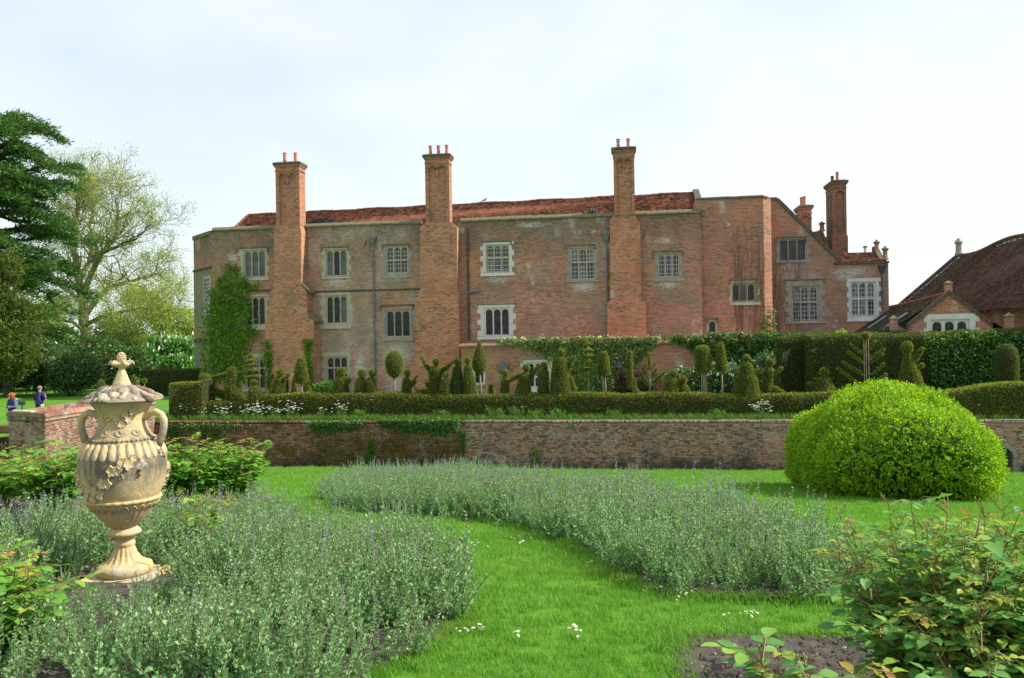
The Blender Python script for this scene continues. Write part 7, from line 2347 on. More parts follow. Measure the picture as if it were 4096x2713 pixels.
# ---- roses
def leaflet_mesh(name, mat, seed, fold=.18, droop=.22):
    rs = random.Random(seed)
    st = [(0, 0.0), (.22, .62), (.5, .92), (.78, .62), (1, 0.0)]
    v = []
    for t, w in st:
        z = -droop * t * t + rs.uniform(-.02, .02)
        if w == 0:
            v.append((0, t, z))
        else:
            v += [(-w * .36, t, z + fold * w * .5), (0, t, z), (w * .36, t, z + fold * w * .5 + rs.uniform(-.03, .03))]
    f = [(0, 2, 1), (0, 3, 2), (1, 2, 5, 4), (2, 3, 6, 5), (4, 5, 8, 7), (5, 6, 9, 8), (7, 8, 10), (8, 9, 10)]
    me = bpy.data.meshes.new(name); me.from_pydata(v, [], f); me.materials.append(mat); me.update()
    me.polygons.foreach_set('use_smooth', [True] * len(f))
    return me, np.array(v), f
def rose_bush(label, base, stems, rad, h, leaf, mats, seed, singles=0, name='rose_bush', bend=.25, buds=True, nodes=(7, 11), lean=(0, 0), young=.22, bare=.25):
    """arching canes with compound leaves; the nearest leaves are parts of their own"""
    rs = random.Random(seed)
    root = empty(name, base, 0, label, 'rose', 'rose bushes in the beds')
    tm = [leaflet_mesh('leaf', mats[0], 1), leaflet_mesh('leaf', mats[0], 2, .25, .3), leaflet_mesh('leaf', mats[0], 3, .1, .1)]
    ty = [leaflet_mesh('leaf', mats[1], 4, .35, .35), leaflet_mesh('leaf', mats[1], 5, .3, .2)]
    st, bd = MB(), MB()
    items = []
    for s in range(stems):
        a = rs.uniform(0, 6.283); r = rs.uniform(.1, 1) ** .6
        top = Vector((math.cos(a) * r * rad + lean[0], math.sin(a) * r * rad + lean[1], h * rs.uniform(.62, 1.05) * (1 - .22 * r)))
        o = Vector((math.cos(a) * .10 * r, math.sin(a) * .10 * r, -.03))
        pts = [o]
        for k in range(1, 6):
            t = k / 5
            p = o.lerp(top, t); p.x += (t * t - t) * top.x * bend * 1.5; p.y += (t * t - t) * top.y * bend * 1.5
            pts.append(p + Vector((rs.uniform(-.03, .03), rs.uniform(-.03, .03), rs.uniform(-.02, .02))))
        st.tube(pts, [.0055, .005, .0042, .0034, .0026, .0018], 5, cap=False)
        n = rs.randint(*nodes)
        for k in range(n):
            t = bare + (1 - bare) * (k + rs.random()) / n
            i = min(int(t * 5), 4); f = t * 5 - i
            c = pts[i].lerp(pts[i + 1], f)
            az = k * 2.4 + rs.uniform(-.5, .5)
            d = Vector((math.cos(az), math.sin(az), rs.uniform(.05, .6))).normalized()
            yg = t > .9 and rs.random() < .6 or rs.random() < young * .2
            size = leaf * (1.0 if not yg else .62) * rs.uniform(.75, 1.2)
            L_ = size * 2.1
            side = d.cross(Vector((0, 0, 1))).normalized()
            st.tube([c, c + d * L_ * .5 + Vector((0, 0, .01)), c + d * L_ - Vector((0, 0, .15 * L_))], .0018, 3, cap=False)
            for (tt, sd) in ((.42, -1), (.42, 1), (.75, -1), (.75, 1), (1.0, 0)):
                p = c + d * L_ * tt - Vector((0, 0, .15 * L_ * tt * tt))
                ld = (d * (.55 if sd else 1) + side * sd * .9 + Vector((rs.uniform(-.2, .2), rs.uniform(-.2, .2), rs.uniform(-.35, .2)))).normalized()
                up = Vector((rs.uniform(-.4, .4), rs.uniform(-.4, .4), 1)).normalized()
                x = ld.cross(up).normalized(); z = x.cross(ld)
                sz = size * rs.uniform(.8, 1.15) * (1.15 if not sd else .9)
                M_ = Matrix(((x.x, ld.x, z.x, p.x), (x.y, ld.y, z.y, p.y), (x.z, ld.z, z.z, p.z), (0, 0, 0, 1))) @ Matrix.Diagonal((sz, sz, sz, 1))
                items.append((M_, yg, rs.randint(0, 2)))
        if buds and rs.random() < .6:
            for q in range(rs.randint(2, 4)):
                e = top + Vector((rs.uniform(-.04, .04), rs.uniform(-.04, .04), rs.uniform(.02, .07)))
                st.tube([top, e], .0022, 3, cap=False)
                bd.ball(tuple(e), .0042 * leaf / .06, 6, 4, 0, (1, 1, 1.6))
    cl = Vector((0, 0, CAMZ)) - Vector(base)
    order = sorted(range(len(items)), key=lambda k: (items[k][0].translation - cl).length)
    sing = set(order[:singles])
    for k in sing:
        M_, yg, q = items[k]
        ob = link('leaf', (ty[q % 2] if yg else tm[q])[0], root)
        ob.matrix_local = M_
    vs, lp, tot, mi = [], [], [], []
    o = 0
    for k, (M_, yg, q) in enumerate(items):
        if k in sing: continue
        _, v, f = ty[q % 2] if yg else tm[q]
        A3 = np.array(M_)
        vs.append(v @ A3[:3, :3].T + A3[:3, 3])
        for ff_ in f:
            lp += [i + o for i in ff_]; tot.append(len(ff_)); mi.append(1 if yg else 0)
        o += len(v)
    if vs:
        me = bpy.data.meshes.new('foliage'); V = np.concatenate(vs)
        me.vertices.add(len(V)); me.vertices.foreach_set('co', V.astype(np.float32).ravel())
        me.loops.add(len(lp)); me.loops.foreach_set('vertex_index', np.array(lp, np.int32))
        me.polygons.add(len(tot)); tot = np.array(tot, np.int32)
        me.polygons.foreach_set('loop_start', np.concatenate([[0], np.cumsum(tot)[:-1]]).astype(np.int32)); me.polygons.foreach_set('loop_total', tot)
        me.materials.append(mats[0]); me.materials.append(mats[1]); me.polygons.foreach_set('material_index', np.array(mi, np.int32))
        me.polygons.foreach_set('use_smooth', np.ones(len(tot), bool))
        me.update(calc_edges=True)
        link('foliage', me, root, kind='stuff')
    st.build('stems', M_STEMR, root)
    if bd.v: bd.build('buds', M_BUD, root, True, kind='stuff')
    return root
def gp(px, Y):
    d = ray(px, 2400)
    return Vector((d.x * Y, Y, ground(d.x * Y, Y)))
RM, RL = (M_ROSE, M_ROSEY), (M_ROSEL, M_ROSEY)
rose_bush('large glossy rose bush with coppery shoots in the right foreground', gp(3800, 3.15), 95, .52, .92, .058, RM, 51, 300, nodes=(13, 19), bare=.08)
rose_bush('second rose bush filling the bottom right corner', gp(4080, 2.75), 62, .46, .76, .058, RM, 52, 150, nodes=(11, 15), bare=.10)
rose_bush('low rose shoots at the bottom edge over the bare soil', gp(3560, 2.35), 34, .36, .56, .062, RM, 53, 120, nodes=(7, 11), bare=.15)
rose_bush('few rose shoots leaning left over the bare soil', gp(3080, 2.35), 8, .15, .70, .064, RM, 54, 60, nodes=(5, 8), bare=.35)
rose_bush('rose bush with fresh green leaves at the left edge of the catmint', gp(-70, 3.95), 44, .36, .62, .066, RL, 55, 120, nodes=(8, 12))
rose_bush('light green rose bush left of the urn body', gp(215, 11.6), 46, .72, 1.18, .105, RL, 56, nodes=(9, 14))
rose_bush('light green rose bush at the left edge behind the catmint', gp(20, 12.4), 34, .62, 1.0, .105, RL, 57, nodes=(8, 12))
rose_bush('rose bush just right of the urn body', gp(740, 12.2), 42, .66, 1.22, .105, RL, 58, nodes=(9, 14))
rose_bush('rose bush with reddish shoots, rightmost beside the lawn', gp(930, 12.6), 40, .58, 1.22, .105, RL, 59, nodes=(9, 13))
rose_bush('small rose with coppery leaves standing in the catmint', ROSE_S, 12, .26, .72, .068, RL, 60, nodes=(6, 9), young=.8)
# a crooked dead twig in the catmint
p0, p1 = on_ground(1275, 2470) + Vector((0, 0, .02)), at(1465, 2185, 5.9)
m2 = MB(); d = p1 - p0; m2.tube([(0, 0, 0), tuple(d * .35 + Vector((.03, 0, .03))), tuple(d * .62 + Vector((-.02, 0, .02))), tuple(d)], [.010, .009, .007, .004], 6)
m2.build('dead_twig', M_WOOD, None, True, loc=p0, label='crooked bare twig with yellow lichen sticking up from the catmint', cat='twig')
# ------------------------------------------------------------------ the stone urn
def urn_mat():
    b = NB('urn_stone')
    v = b.coord()
    n1 = b.noise(v, 6, 8, 0.7); n2 = b.noise(v, 2.2, 5, 0.6); n3 = b.noise(v, 40, 5, 0.7)
    st = b.noise(b.map(v, (9, 9, 0.9)), 1.0, 5, 0.6)                     # rain streaks
    c = b.mix(b.rng(n2, .35, .65), (0.60, 0.41, 0.16), (0.62, 0.49, 0.26))
    c = b.mix(b.rng(n1, .40, .62, 0, .8), c, (0.40, 0.36, 0.29))
    z = b.sep(v)[2]
    band = b.rng(b.math('ABSOLUTE', b.math('SUBTRACT', z, .93)), .08, .26, 1.0, 0.0)   # sooty shoulder
    c = b.mix(b.math('MULTIPLY', band, b.rng(b.math('ADD', st, b.math('MULTIPLY', n1, .4)), .50, .78, 0, .9)), c, (0.09, 0.085, 0.075))
    c = b.mix(b.rng(st, .56, .74, 0, .5), c, (0.20, 0.16, 0.11))
    c = b.mix(b.rng(b.noise(v, 7, 8, .75), .58, .66, 0, .75), c, (0.58, 0.56, 0.50))     # pale lichen
    c = b.mix(b.rng(b.noise(v, 4.0, 6, .7), .685, .71, 0, .9), c, (0.62, 0.27, 0.02))       # orange lichen
    return b.pbr(c, .9, b.bump(b.math('ADD', n3, b.math('MULTIPLY', n1, 1.5)), .7, .012), .12)
M_URN = urn_mat()
def lid_mat():
    b = NB('urn_lid_stone')
    v = b.coord()
    n1 = b.noise(v, 9, 7, .7); n3 = b.noise(v, 45, 5, .7)
    r = b.orand()
    c = b.ramp(b.math('FRACT', b.math('ADD', b.math('MULTIPLY', r, 5.3), b.math('MULTIPLY', n1, .5))), [(0, (.13, .105, .09)), (.25, (.26, .22, .17)), (.5, (.40, .35, .27)), (.75, (.52, .47, .38)), (.88, (.30, .23, .17)), (1, (.19, .11, .075))])
    c = b.mix(b.rng(b.noise(v, 5, 5, .7), .64, .68, 0, .95), c, (0.64, 0.29, 0.02))
    c = b.mix(b.rng(b.noise(v, 3, 5, .7), .58, .66, 0, .8), c, (0.13, 0.07, 0.05))
    return b.pbr(c, .92, b.bump(n3, .9, .012), .1)
M_LID = lid_mat()
S_ = URN.y / F
urn = empty('stone_urn', URN, R(-6), 'tall weathered ochre stone urn with lid and two handles on a square plinth', 'urn')
urn.scale = (.885, .885, 1)     # true width: the lens stretches things near the edge of the picture
Y0 = 2322.0
def uy(y): return (Y0 - y) * S_
def prof(l): return [(r * S_, uy(y)) for r, y in l]
# plinth and its old brick footing
pz = uy(2292)
mb = MB(); w = .26
mb.hexa([(-w, -w, 0.0), (w, -w, 0.0), (w, w, 0.0), (-w, w, 0.0), (-w + .008, -w + .008, pz), (w - .008, -w + .008, pz), (w - .008, w - .008, pz), (-w + .008, w - .008, pz)])
mb.build('plinth', M_URN, urn)
ft = MB()
fb = flat('footing_brick', (0.30, 0.20, 0.14), .9, .5, 9)
for k in range(4):
    for q in range(5):
        a = -.33 + q * .135
        s = (a, a + .125)
        fb_ = MB()
        if k == 0: fb_.box(s[0], s[1], -.34, -.262, -.12, -.012)
        elif k == 1: fb_.box(s[0], s[1], .262, .34, -.12, -.012)
        elif k == 2: fb_.box(.262, .34, s[0] * .77, s[1] * .77, -.12, -.016)
        else: fb_.box(-.34, -.262, s[0] * .77, s[1] * .77, -.12, -.016)
        fb_.build('footing_brick', fb, urn)
# foot
mb = MB()
nfl = 16
def flute(a, z, r):
    y = Y0 - z / S_
    if 2183 < y < 2246:
        k = min(1, (y - 2183) / 10) * min(1, (2250 - y) / 10)
        return r * (1 - .10 * k * (0.5 - .5 * math.cos(nfl * a)))
    return r
mb.lathe(prof([(106, 2292), (116, 2284), (119, 2270), (114, 2257), (98, 2250), (86, 2247), (78, 2240), (66, 2229), (55, 2214), (48, 2198), (43, 2186), (41, 2182), (45, 2178), (46, 2171), (43, 2165), (40, 2160), (40, 2143), (46, 2139), (66, 2137), (72, 2130), (70, 2122), (60, 2113), (50, 2107)]), 96, fn=flute)
mb.build('foot', M_URN, urn, True)
# fluted lower bowl with petal rim
npt = 26
def petals(a, z, r):
    y = Y0 - z / S_
    t = (2108 - y) / (2108 - 1992)
    f = abs(math.sin(npt * a / 2))
    g = abs(math.sin(npt * a * 1.5)) * .3
    return r * (1 - .055 * (1 - f) ** 1.5 - .015 * g * (t < .92))
mb = MB()
pr = [(48, 2108), (60, 2100), (78, 2085), (97, 2067), (115, 2048), (130, 2028), (143, 2010), (150, 2001), (155, 1996)]
mb.lathe(prof(pr), npt * 8, fn=petals)
mb.build('fluted_bowl', M_URN, urn, True)
def petal_rim(a, z, r): return r * (1 + .012 * math.cos(npt * a))
mb = MB(); mb.lathe(prof([(150, 2000), (158, 1996), (160, 1990), (156, 1985), (148, 1984)]), npt * 6, fn=petal_rim); mb.build('bowl_rim', M_URN, urn, True)
pm = MB()
for k in range(npt):       # raised petal outlines
    a0 = 2 * math.pi * k / npt
    pts = []
    for q in range(9):
        t = q / 8
        an = a0 + (t - .5) * 2 * math.pi / npt * .86
        y = 2030 - 24 * math.sin(math.pi * t) ** .6
        r = 131 + (y - 2028) * -.72
        pts.append(((r + 2) * S_ * math.cos(an), (r + 2) * S_ * math.sin(an), uy(y)))
    m2 = MB(); m2.tube(pts, 2.4 * S_, 5); m2.build('petal', M_URN, urn, True)
# body
mb = MB()
mb.lathe(prof([(144, 1990), (150, 1984), (161, 1958), (172, 1930), (179, 1900), (183, 1868), (183, 1842), (179, 1815), (172, 1794), (160, 1776), (146, 1764), (136, 1760), (134, 1756), (136, 1752), (134, 1748), (126, 1744), (116, 1732), (107, 1716), (100, 1698), (98, 1680), (100, 1660), (106, 1642), (116, 1626), (128, 1612), (142, 1602), (148, 1599)]), 80)
mb.build('body', M_URN, urn, True)
g = MB(); g.ball((0, 0, 0), 1.0, 10, 8, 0, (10 * S_, 17.5 * S_, 36 * S_)); gme = g.mesh('gadroon', M_URN, True)
for k in range(30):
    a = 2 * math.pi * k / 30
    c = Vector((166 * S_ * math.cos(a), 166 * S_ * math.sin(a), uy(1793)))
    o = link('gadroon', gme, urn, c); o.rotation_euler = Euler((0, R(-27), a)); 
bm_ = MB()
for k in range(44):
    a = 2 * math.pi * k / 44
    bm_.ball((135 * S_ * math.cos(a), 135 * S_ * math.sin(a), uy(1752)), 5 * S_, 6, 4, 0, (1.4, 1.4, 1))
bm_.build('bead_band', M_URN, urn, True)
# vine garland: leaves and grapes in relief
def rbody(y):
    l = [(1984, 150), (1958, 161), (1930, 172), (1900, 179), (1868, 183), (1842, 183), (1815, 179), (1794, 172)]
    for (a, ra), (b_, rb) in zip(l[:-1], l[1:]):
        if b_ <= y <= a: return ra + (rb - ra) * (y - a) / (b_ - a)
    return 180
def vine_leaf(rs, s):
    pts = [(0, -.5)]
    for k in range(10):
        a = -math.pi / 2 + 2 * math.pi * (k + .5) / 10
        r = (.5 if k % 2 == 0 else .36) * rs.uniform(.85, 1.15)
        pts.append((r * math.cos(a), r * math.sin(a)))
    n = len(pts)
    v = [(x * s, .012, y * s) for x, y in pts] + [(x * s * .92, -.010 - .006 * rs.random(), y * s * .92) for x, y in pts] + [(0, -.004, 0)]
    f = [(i, (i + 1) % n, n + (i + 1) % n, n + i) for i in range(n)] + [(n + i, n + (i + 1) % n, 2 * n) for i in range(n)]
    me = MB(); me.add(v, f); return me.mesh('vine_leaf', M_URN)
rs = random.Random(8)
def on_body(a, y, out=1.5):
    r = (rbody(y) + out) * S_
    return Vector((r * math.cos(a), r * math.sin(a), uy(y)))
for side in range(2):
    for k in range(17):
        t = k / 16
        a = R(-150 + 105 * t) + math.pi * side
        y = 1890 + 62 * math.sin(math.pi * min(1, t * 1.25)) - 74 * max(0, t - .55) / .45 + (12 if k % 2 else -10)
        y = min(max(y, 1815), 1966)
        me = vine_leaf(rs, rs.uniform(36, 50) * S_)
        o = link('vine_leaf', me, urn, on_body(a, y, 5))
        o.rotation_euler = Euler((R(rs.uniform(-14, 14)), R(rs.uniform(-40, 40)), a + math.pi / 2))
    for k in range(5):
        a = R(-125 + 22 * k) + math.pi * side
        y = 1915 - 11 * k
        gb_ = MB()
        c = on_body(a, y, 3)
        for q in range(16):
            e = Vector((rs.uniform(-1, 1), rs.uniform(-1, 1), rs.uniform(-1.2, 1.2))) * 9 * S_
            gb_.ball(tuple(c + e), 4.4 * S_, 6, 4)
        gb_.build('grape_bunch', M_URN, urn, True)
# palmette and scrolls on the neck
def rneck(y):
    l = [(1744, 126), (1732, 116), (1716, 107), (1698, 100), (1680, 98), (1660, 100), (1642, 106), (1626, 116), (1612, 128)]
    for (a, ra), (b_, rb) in zip(l[:-1], l[1:]):
        if b_ <= y <= a: return ra + (rb - ra) * (y - a) / (b_ - a)
    return 110
for ac in (R(-112), R(68)):
    for k in range(-3, 4):
        pts = []
        for q in range(10):
            t = q / 9
            x = k * 15 * (t ** 1.4); yy = 1712 - (92 - abs(k) * 14) * t
            if t > .82 and k: x += (1 if k > 0 else -1) * 6 * (t - .82) / .18; yy += 10 * (t - .82) / .18
            r = rneck(yy)
            a = ac + x / r
            pts.append(((r + 1.5) * S_ * math.cos(a), (r + 1.5) * S_ * math.sin(a), uy(yy)))
        m2 = MB(); m2.tube(pts, [(2.2 + 3.4 * q / 9) * S_ for q in range(10)], 6); m2.build('palmette_rib', M_URN, urn, True)
for ac in (R(-64), R(-96), R(-30), R(110), R(80)):
    pts = []
    for q in range(22):
        t = q / 21
        an = t * 4.4 * math.pi / 2; rr_ = 22 * (1 - t * .8)
        x, yy = rr_ * math.cos(an), 1722 + rr_ * math.sin(an) * .75
        r = rneck(min(max(yy, 1613), 1743)); a = ac + x / r
        pts.append(((r + 1) * S_ * math.cos(a), (r + 1) * S_ * math.sin(a), uy(yy)))
    m2 = MB(); m2.tube(pts, 4.2 * S_, 6); m2.build('scroll', M_URN, urn, True)
for k, (ad, y) in enumerate(((-52, 1650), (-60, 1690), (-44, 1672), (-38, 1640), (-70, 1668), (120, 1650), (128, 1690))):
    a = R(ad); r = rneck(y)
    o = link('vine_leaf', vine_leaf(rs, 34 * S_), urn, ((r + 4) * S_ * math.cos(a), (r + 4) * S_ * math.sin(a), uy(y)))
    o.rotation_euler = Euler((0, R(rs.uniform(-60, 60)), a + math.pi / 2))
# handles: thick twisted branches rising from shoulder to neck
for ac, fl in ((R(4), 1), (R(184), -1)):
    prof_ = [(100, 1672), (124, 1655), (154, 1649), (178, 1660), (190, 1682), (190, 1708), (184, 1735), (172, 1762), (158, 1782)]
    pts = [(r * S_ * math.cos(ac), r * S_ * math.sin(ac), uy(y)) for r, y in prof_]
    m2 = MB(); m2.tube(pts, [x * S_ for x in (15, 14.5, 14, 15, 16, 16, 16, 17, 20)], 12)
    h = m2.build('handle', M_URN, urn, True)
    for s in range(4):
        pts2 = []
        for q, (r, y) in enumerate(prof_):
            an = s * 1.57 + q * .55
            pts2.append(((r + 10 * math.cos(an)) * S_ * math.cos(ac) - 10 * math.sin(an) * S_ * math.sin(ac), (r + 10 * math.cos(an)) * S_ * math.sin(ac) + 10 * math.sin(an) * S_ * math.cos(ac), uy(y) + 0))
        m2 = MB(); m2.tube(pts2, 4.4 * S_, 6); m2.build('vine_strand', M_URN, h, True)
    for k in range(5):
        m2 = MB(); c = Vector((158 * S_ * math.cos(ac + rs.uniform(-.12, .12)), 158 * S_ * math.sin(ac + rs.uniform(-.12, .12)), uy(1778 + 14 * k)))
        c = Vector(((176 if k > 1 else 162) * S_ * math.cos(ac + rs.uniform(-.12, .12)), (176 if k > 1 else 162) * S_ * math.sin(ac + rs.uniform(-.12, .12)), uy(1780 + 13 * k)))
        for q in range(9):
            m2.ball(tuple(c + Vector((rs.uniform(-1, 1), rs.uniform(-1, 1), rs.uniform(-1, 1))) * 9 * S_), 5.5 * S_, 6, 4)
        m2.build('grape_bunch', M_URN, h, True)
# lid of rough stones, finial with leaf collar and cone
from mathutils import noise as nz_
mb = MB()
def rough(a, z, r): return r * (1 + .05 * nz_.noise(Vector((3 * math.cos(a), 3 * math.sin(a), z * 14))))
mb.lathe(prof([(140, 1606), (166, 1603), (169, 1599), (160, 1592), (138, 1583), (112, 1571), (84, 1559), (58, 1548), (42, 1540)]), 64, fn=rough)
mb.build('lid', M_LID, urn)
for k in range(95):
    a = rs.uniform(0, 6.283); t = rs.uniform(0, 1) ** .7
    r = 60 + 98 * t; y = 1550 + 44 * t
    m2 = MB(); s = rs.uniform(11, 26) * S_
    m2.ball((0, 0, 0), s, 8, 5, 0, (1.2, .9, .5)); wobble(m2, s * .5, 1 / s)
    o = m2.build('lid_stone', M_LID, urn, True); o.location = (r * S_ * math.cos(a), r * S_ * math.sin(a), uy(y - 2)); o.rotation_euler = Euler((0, R(22), a))
mb = MB(); mb.lathe(prof([(44, 1545), (37, 1533), (30, 1518), (24, 1502), (18, 1488), (13, 1478), (14, 1472), (26, 1466), (38, 1458), (34, 1452), (18, 1450)]), 24, fn=lambda a, z, r: r * (1 + .04 * math.cos(6 * a)))
fin = mb.build('finial', M_URN, urn, True)
for k in range(6):
    a = 2 * math.pi * k / 6 + .3
    pts = [((r) * S_ * math.cos(a), r * S_ * math.sin(a), uy(y)) for r, y in ((22, 1462), (34, 1453), (44, 1450), (50, 1454), (53, 1460))]
    m2 = MB(); m2.tube(pts, [10 * S_, 11 * S_, 9 * S_, 6 * S_, 3 * S_], 7); m2.v = [tuple(p) for p in m2.v]
    m2.build('collar_leaf', M_LID if k == 0 else M_URN, fin, True)
mb = MB()
mb.ball((0, 0, uy(1433)), 1.0, 16, 12, 0, (18 * S_, 18 * S_, 22 * S_))
for i in range(7):
    for k in range(9):
        th = math.pi * (i + 1) / 8; a = 2 * math.pi * (k + .5 * (i % 2)) / 9
        mb.ball((18 * S_ * math.sin(th) * math.cos(a), 18 * S_ * math.sin(th) * math.sin(a), uy(1433) + 22 * S_ * math.cos(th)), 4.2 * S_, 5, 4)
mb.build('pine_cone', M_URN, fin, True)

# ------------------------------------------------------------------ visitors, table and sign on the terrace
def remeshed(name, mb, mat, vox=.018):
    me = mb.mesh(name + '_raw', mat, uv=False)
    ob = bpy.data.objects.new(name + '_raw', me); COL.objects.link(ob)
    md = ob.modifiers.new('r', 'REMESH'); md.mode = 'VOXEL'; md.voxel_size = vox
    sm = ob.modifiers.new('s', 'SMOOTH'); sm.iterations = 3; sm.factor = .5
    dg = bpy.context.evaluated_depsgraph_get(); dg.update()
    out = bpy.data.meshes.new_from_object(ob.evaluated_get(dg)); out.name = name
    bpy.data.objects.remove(ob)
    out.materials.clear(); out.materials.append(mat)
    out.polygons.foreach_set('use_smooth', np.ones(len(out.polygons), bool)); out.update()
    return out
def cap3(mb, a, b_, ra, rb, sy=1.0): capsule(mb, a, b_, ra, rb, 12, sy)
M_SKIN = flat('skin', (0.52, 0.30, 0.22), .6, .1)
M_NAVY = flat('navy_cloth', (0.022, 0.026, 0.085), .9, .25, 12)
M_NAVY2 = flat('navy_jacket', (0.03, 0.036, 0.12), .85, .3, 12)
M_BLUE = flat('blue_sleeve', (0.10, 0.12, 0.30), .9, .2, 12)
M_KHAKI = flat('khaki_cloth', (0.50, 0.42, 0.26), .9, .18, 10)
M_PALE = flat('pale_trousers', (0.50, 0.50, 0.49), .9, .12, 10)
M_HAIRR = flat('auburn_hair', (0.28, 0.09, 0.025), .6, .4, 40)
M_HAIRG = flat('cropped_grey_hair', (0.24, 0.17, 0.12), .8, .2, 40)
M_FUR = flat('fur_trim', (0.40, 0.38, 0.32), .95, .3, 60)
M_SHOE = flat('shoe', (0.05, 0.04, 0.035), .7, .2)
def hand(mb, w, d, sp, s=1.0):
    """palm and five bent fingers; w wrist, d direction, sp across the palm"""
    w, d, sp = Vector(w), Vector(d).normalized(), Vector(sp).normalized()
    n = d.cross(sp)
    cap3(mb, w, w + d * .075 * s, .026 * s, .034 * s, .6)
    for k, (o, l) in enumerate(((-.030, .062), (-.010, .075), (.010, .070), (.028, .052))):
        a = w + d * .085 * s + sp * o * s
        m_ = a + d * l * .55 * s + n * .012 * s
        cap3(mb, a, m_, .0095 * s, .009 * s); cap3(mb, m_, m_ + d * l * .4 * s + n * .022 * s, .009 * s, .007 * s)
    a = w + d * .03 * s - sp * .034 * s
    cap3(mb, a, a + (d * .8 - sp * .7).normalized() * .055 * s, .011 * s, .009 * s)
def person(name, label, loc, rz, H, pose):
    o, parts = pose(H)
    me = remeshed('person', o, M_SKIN, .016)
    root = link(name, me, None, loc, (0, 0, rz), label, 'person')
    for nm, mb, mat, vox in parts:
        link(nm, remeshed(nm, mb, mat, vox), root)
    return root
def head(mb, c, turn, tilt=0.0, s=1.0):
    """skull, jaw, nose, ears, eyes sockets; facing -y turned by an angle"""
    c = Vector(c)
    f = Vector((math.sin(turn), -math.cos(turn), -tilt)).normalized(); r = Vector((math.cos(turn), math.sin(turn), 0))
    mb.ball(tuple(c), 1, 16, 12, 0, (.078 * s, .092 * s, .108 * s))
    cap3(mb, c + f * .03 * s - Vector((0, 0, .05 * s)), c + f * .055 * s - Vector((0, 0, .085 * s)), .055 * s, .038 * s)
    cap3(mb, c + f * .088 * s + Vector((0, 0, .012 * s)), c + f * .106 * s - Vector((0, 0, .022 * s)), .010 * s, .014 * s)
    cap3(mb, c + f * .082 * s - Vector((0, 0, .055 * s)) - r * .02 * s, c + f * .082 * s - Vector((0, 0, .055 * s)) + r * .02 * s, .010 * s, .010 * s)
    for q in (-1, 1):
        cap3(mb, c + r * q * .077 * s + Vector((0, 0, .015 * s)), c + r * q * .080 * s - Vector((0, 0, .025 * s)), .014 * s, .010 * s)
        cap3(mb, c + f * .078 * s + r * q * .030 * s + Vector((0, 0, .016 * s)), c + f * .079 * s + r * q * .034 * s + Vector((0, 0, .016 * s)), .010 * s, .010 * s)
    return f, r
def man_pose(H):
    k = H / 1.80
    P = lambda x, y, z: Vector((x * k, y * k, z * k))
    b, tr, sh, jk, hr, so = MB(), MB(), MB(), MB(), MB(), MB()
    # local -y is where he faces
    for s in (-1, 1):
        hip, kn, an = P(.095 * s, 0, .92), P(.10 * s, -.02, .50), P(.105 * s, .03, .09)
        cap3(b, hip, kn, .078, .055); cap3(b, kn, an, .055, .036); cap3(b, an + P(0, .02, -.04), an + P(0, -.16, -.06), .035, .03)
        cap3(tr, hip + P(0, 0, .03), kn, .105, .082); cap3(tr, kn, an + P(0, 0, .0), .082, .072)
        cap3(so, an + P(0, .03, -.055), an + P(0, -.17, -.06), .045, .04)
    cap3(tr, P(-.05, 0, .95), P(.05, 0, .95), .125, .125); cap3(tr, P(0, .0, .96), P(0, 0, 1.02), .16, .155, .72)
    cap3(b, P(0, 0, .98), P(0, 0, 1.20), .14, .135, .75); cap3(b, P(0, 0, 1.2), P(0, .01, 1.40), .145, .13, .75); cap3(b, P(-.15, .01, 1.43), P(.15, .01, 1.43), .07, .07)
    cap3(b, P(0, .01, 1.45), P(0, 0, 1.58), .062, .058)
    cap3(sh, P(0, 0, 1.0), P(0, 0, 1.2), .17, .165, .76); cap3(sh, P(0, 0, 1.2), P(0, .01, 1.40), .168, .155, .76); cap3(sh, P(-.16, .01, 1.42), P(.16, .01, 1.42), .085, .085)
    # left arm down, hand at the pocket
    s_, e_, w_ = P(.21, .01, 1.42), P(.28, .06, 1.15), P(.20, -.06, .93)
    cap3(b, s_, e_, .052, .043); cap3(b, e_, w_, .043, .028); hand(b, w_, P(-.15, -.1, -1), P(0, 1, 0))
    cap3(sh, s_, s_.lerp(e_, .72), .075, .068)
    # right arm folded up, holding the jacket over the shoulder
    s_, e_, w_ = P(-.21, .01, 1.42), P(-.30, -.06, 1.17), P(-.18, -.13, 1.38)
    cap3(b, s_, e_, .052, .043); cap3(b, e_, w_, .043, .028); hand(b, w_, P(.3, .3, .9), P(1, 0, 0))
    cap3(sh, s_, s_.lerp(e_, .72), .075, .068)
    cap3(jk, P(-.17, -.06, 1.50), P(-.14, .10, 1.46), .06, .075); cap3(jk, P(-.14, .14, 1.42), P(-.16, .20, 1.05), .10, .14, .5); cap3(jk, P(-.20, .18, 1.2), P(-.34, .16, 1.06), .09, .06, .6); cap3(jk, P(-.10, .19, 1.15), P(-.10, .21, .93), .10, .08, .5)
    head(b, P(0, -.01, 1.69), R(38), 0, k)
    hr.ball(tuple(P(-.008, .008, 1.708)), 1, 14, 10, 0, (.083 * k, .096 * k, .100 * k))
    return b, [('trousers', tr, M_KHAKI, .016), ('t_shirt', sh, M_NAVY, .016), ('jacket', jk, M_NAVY2, .016), ('hair', hr, M_HAIRG, .012), ('shoes', so, M_SHOE, .012)]
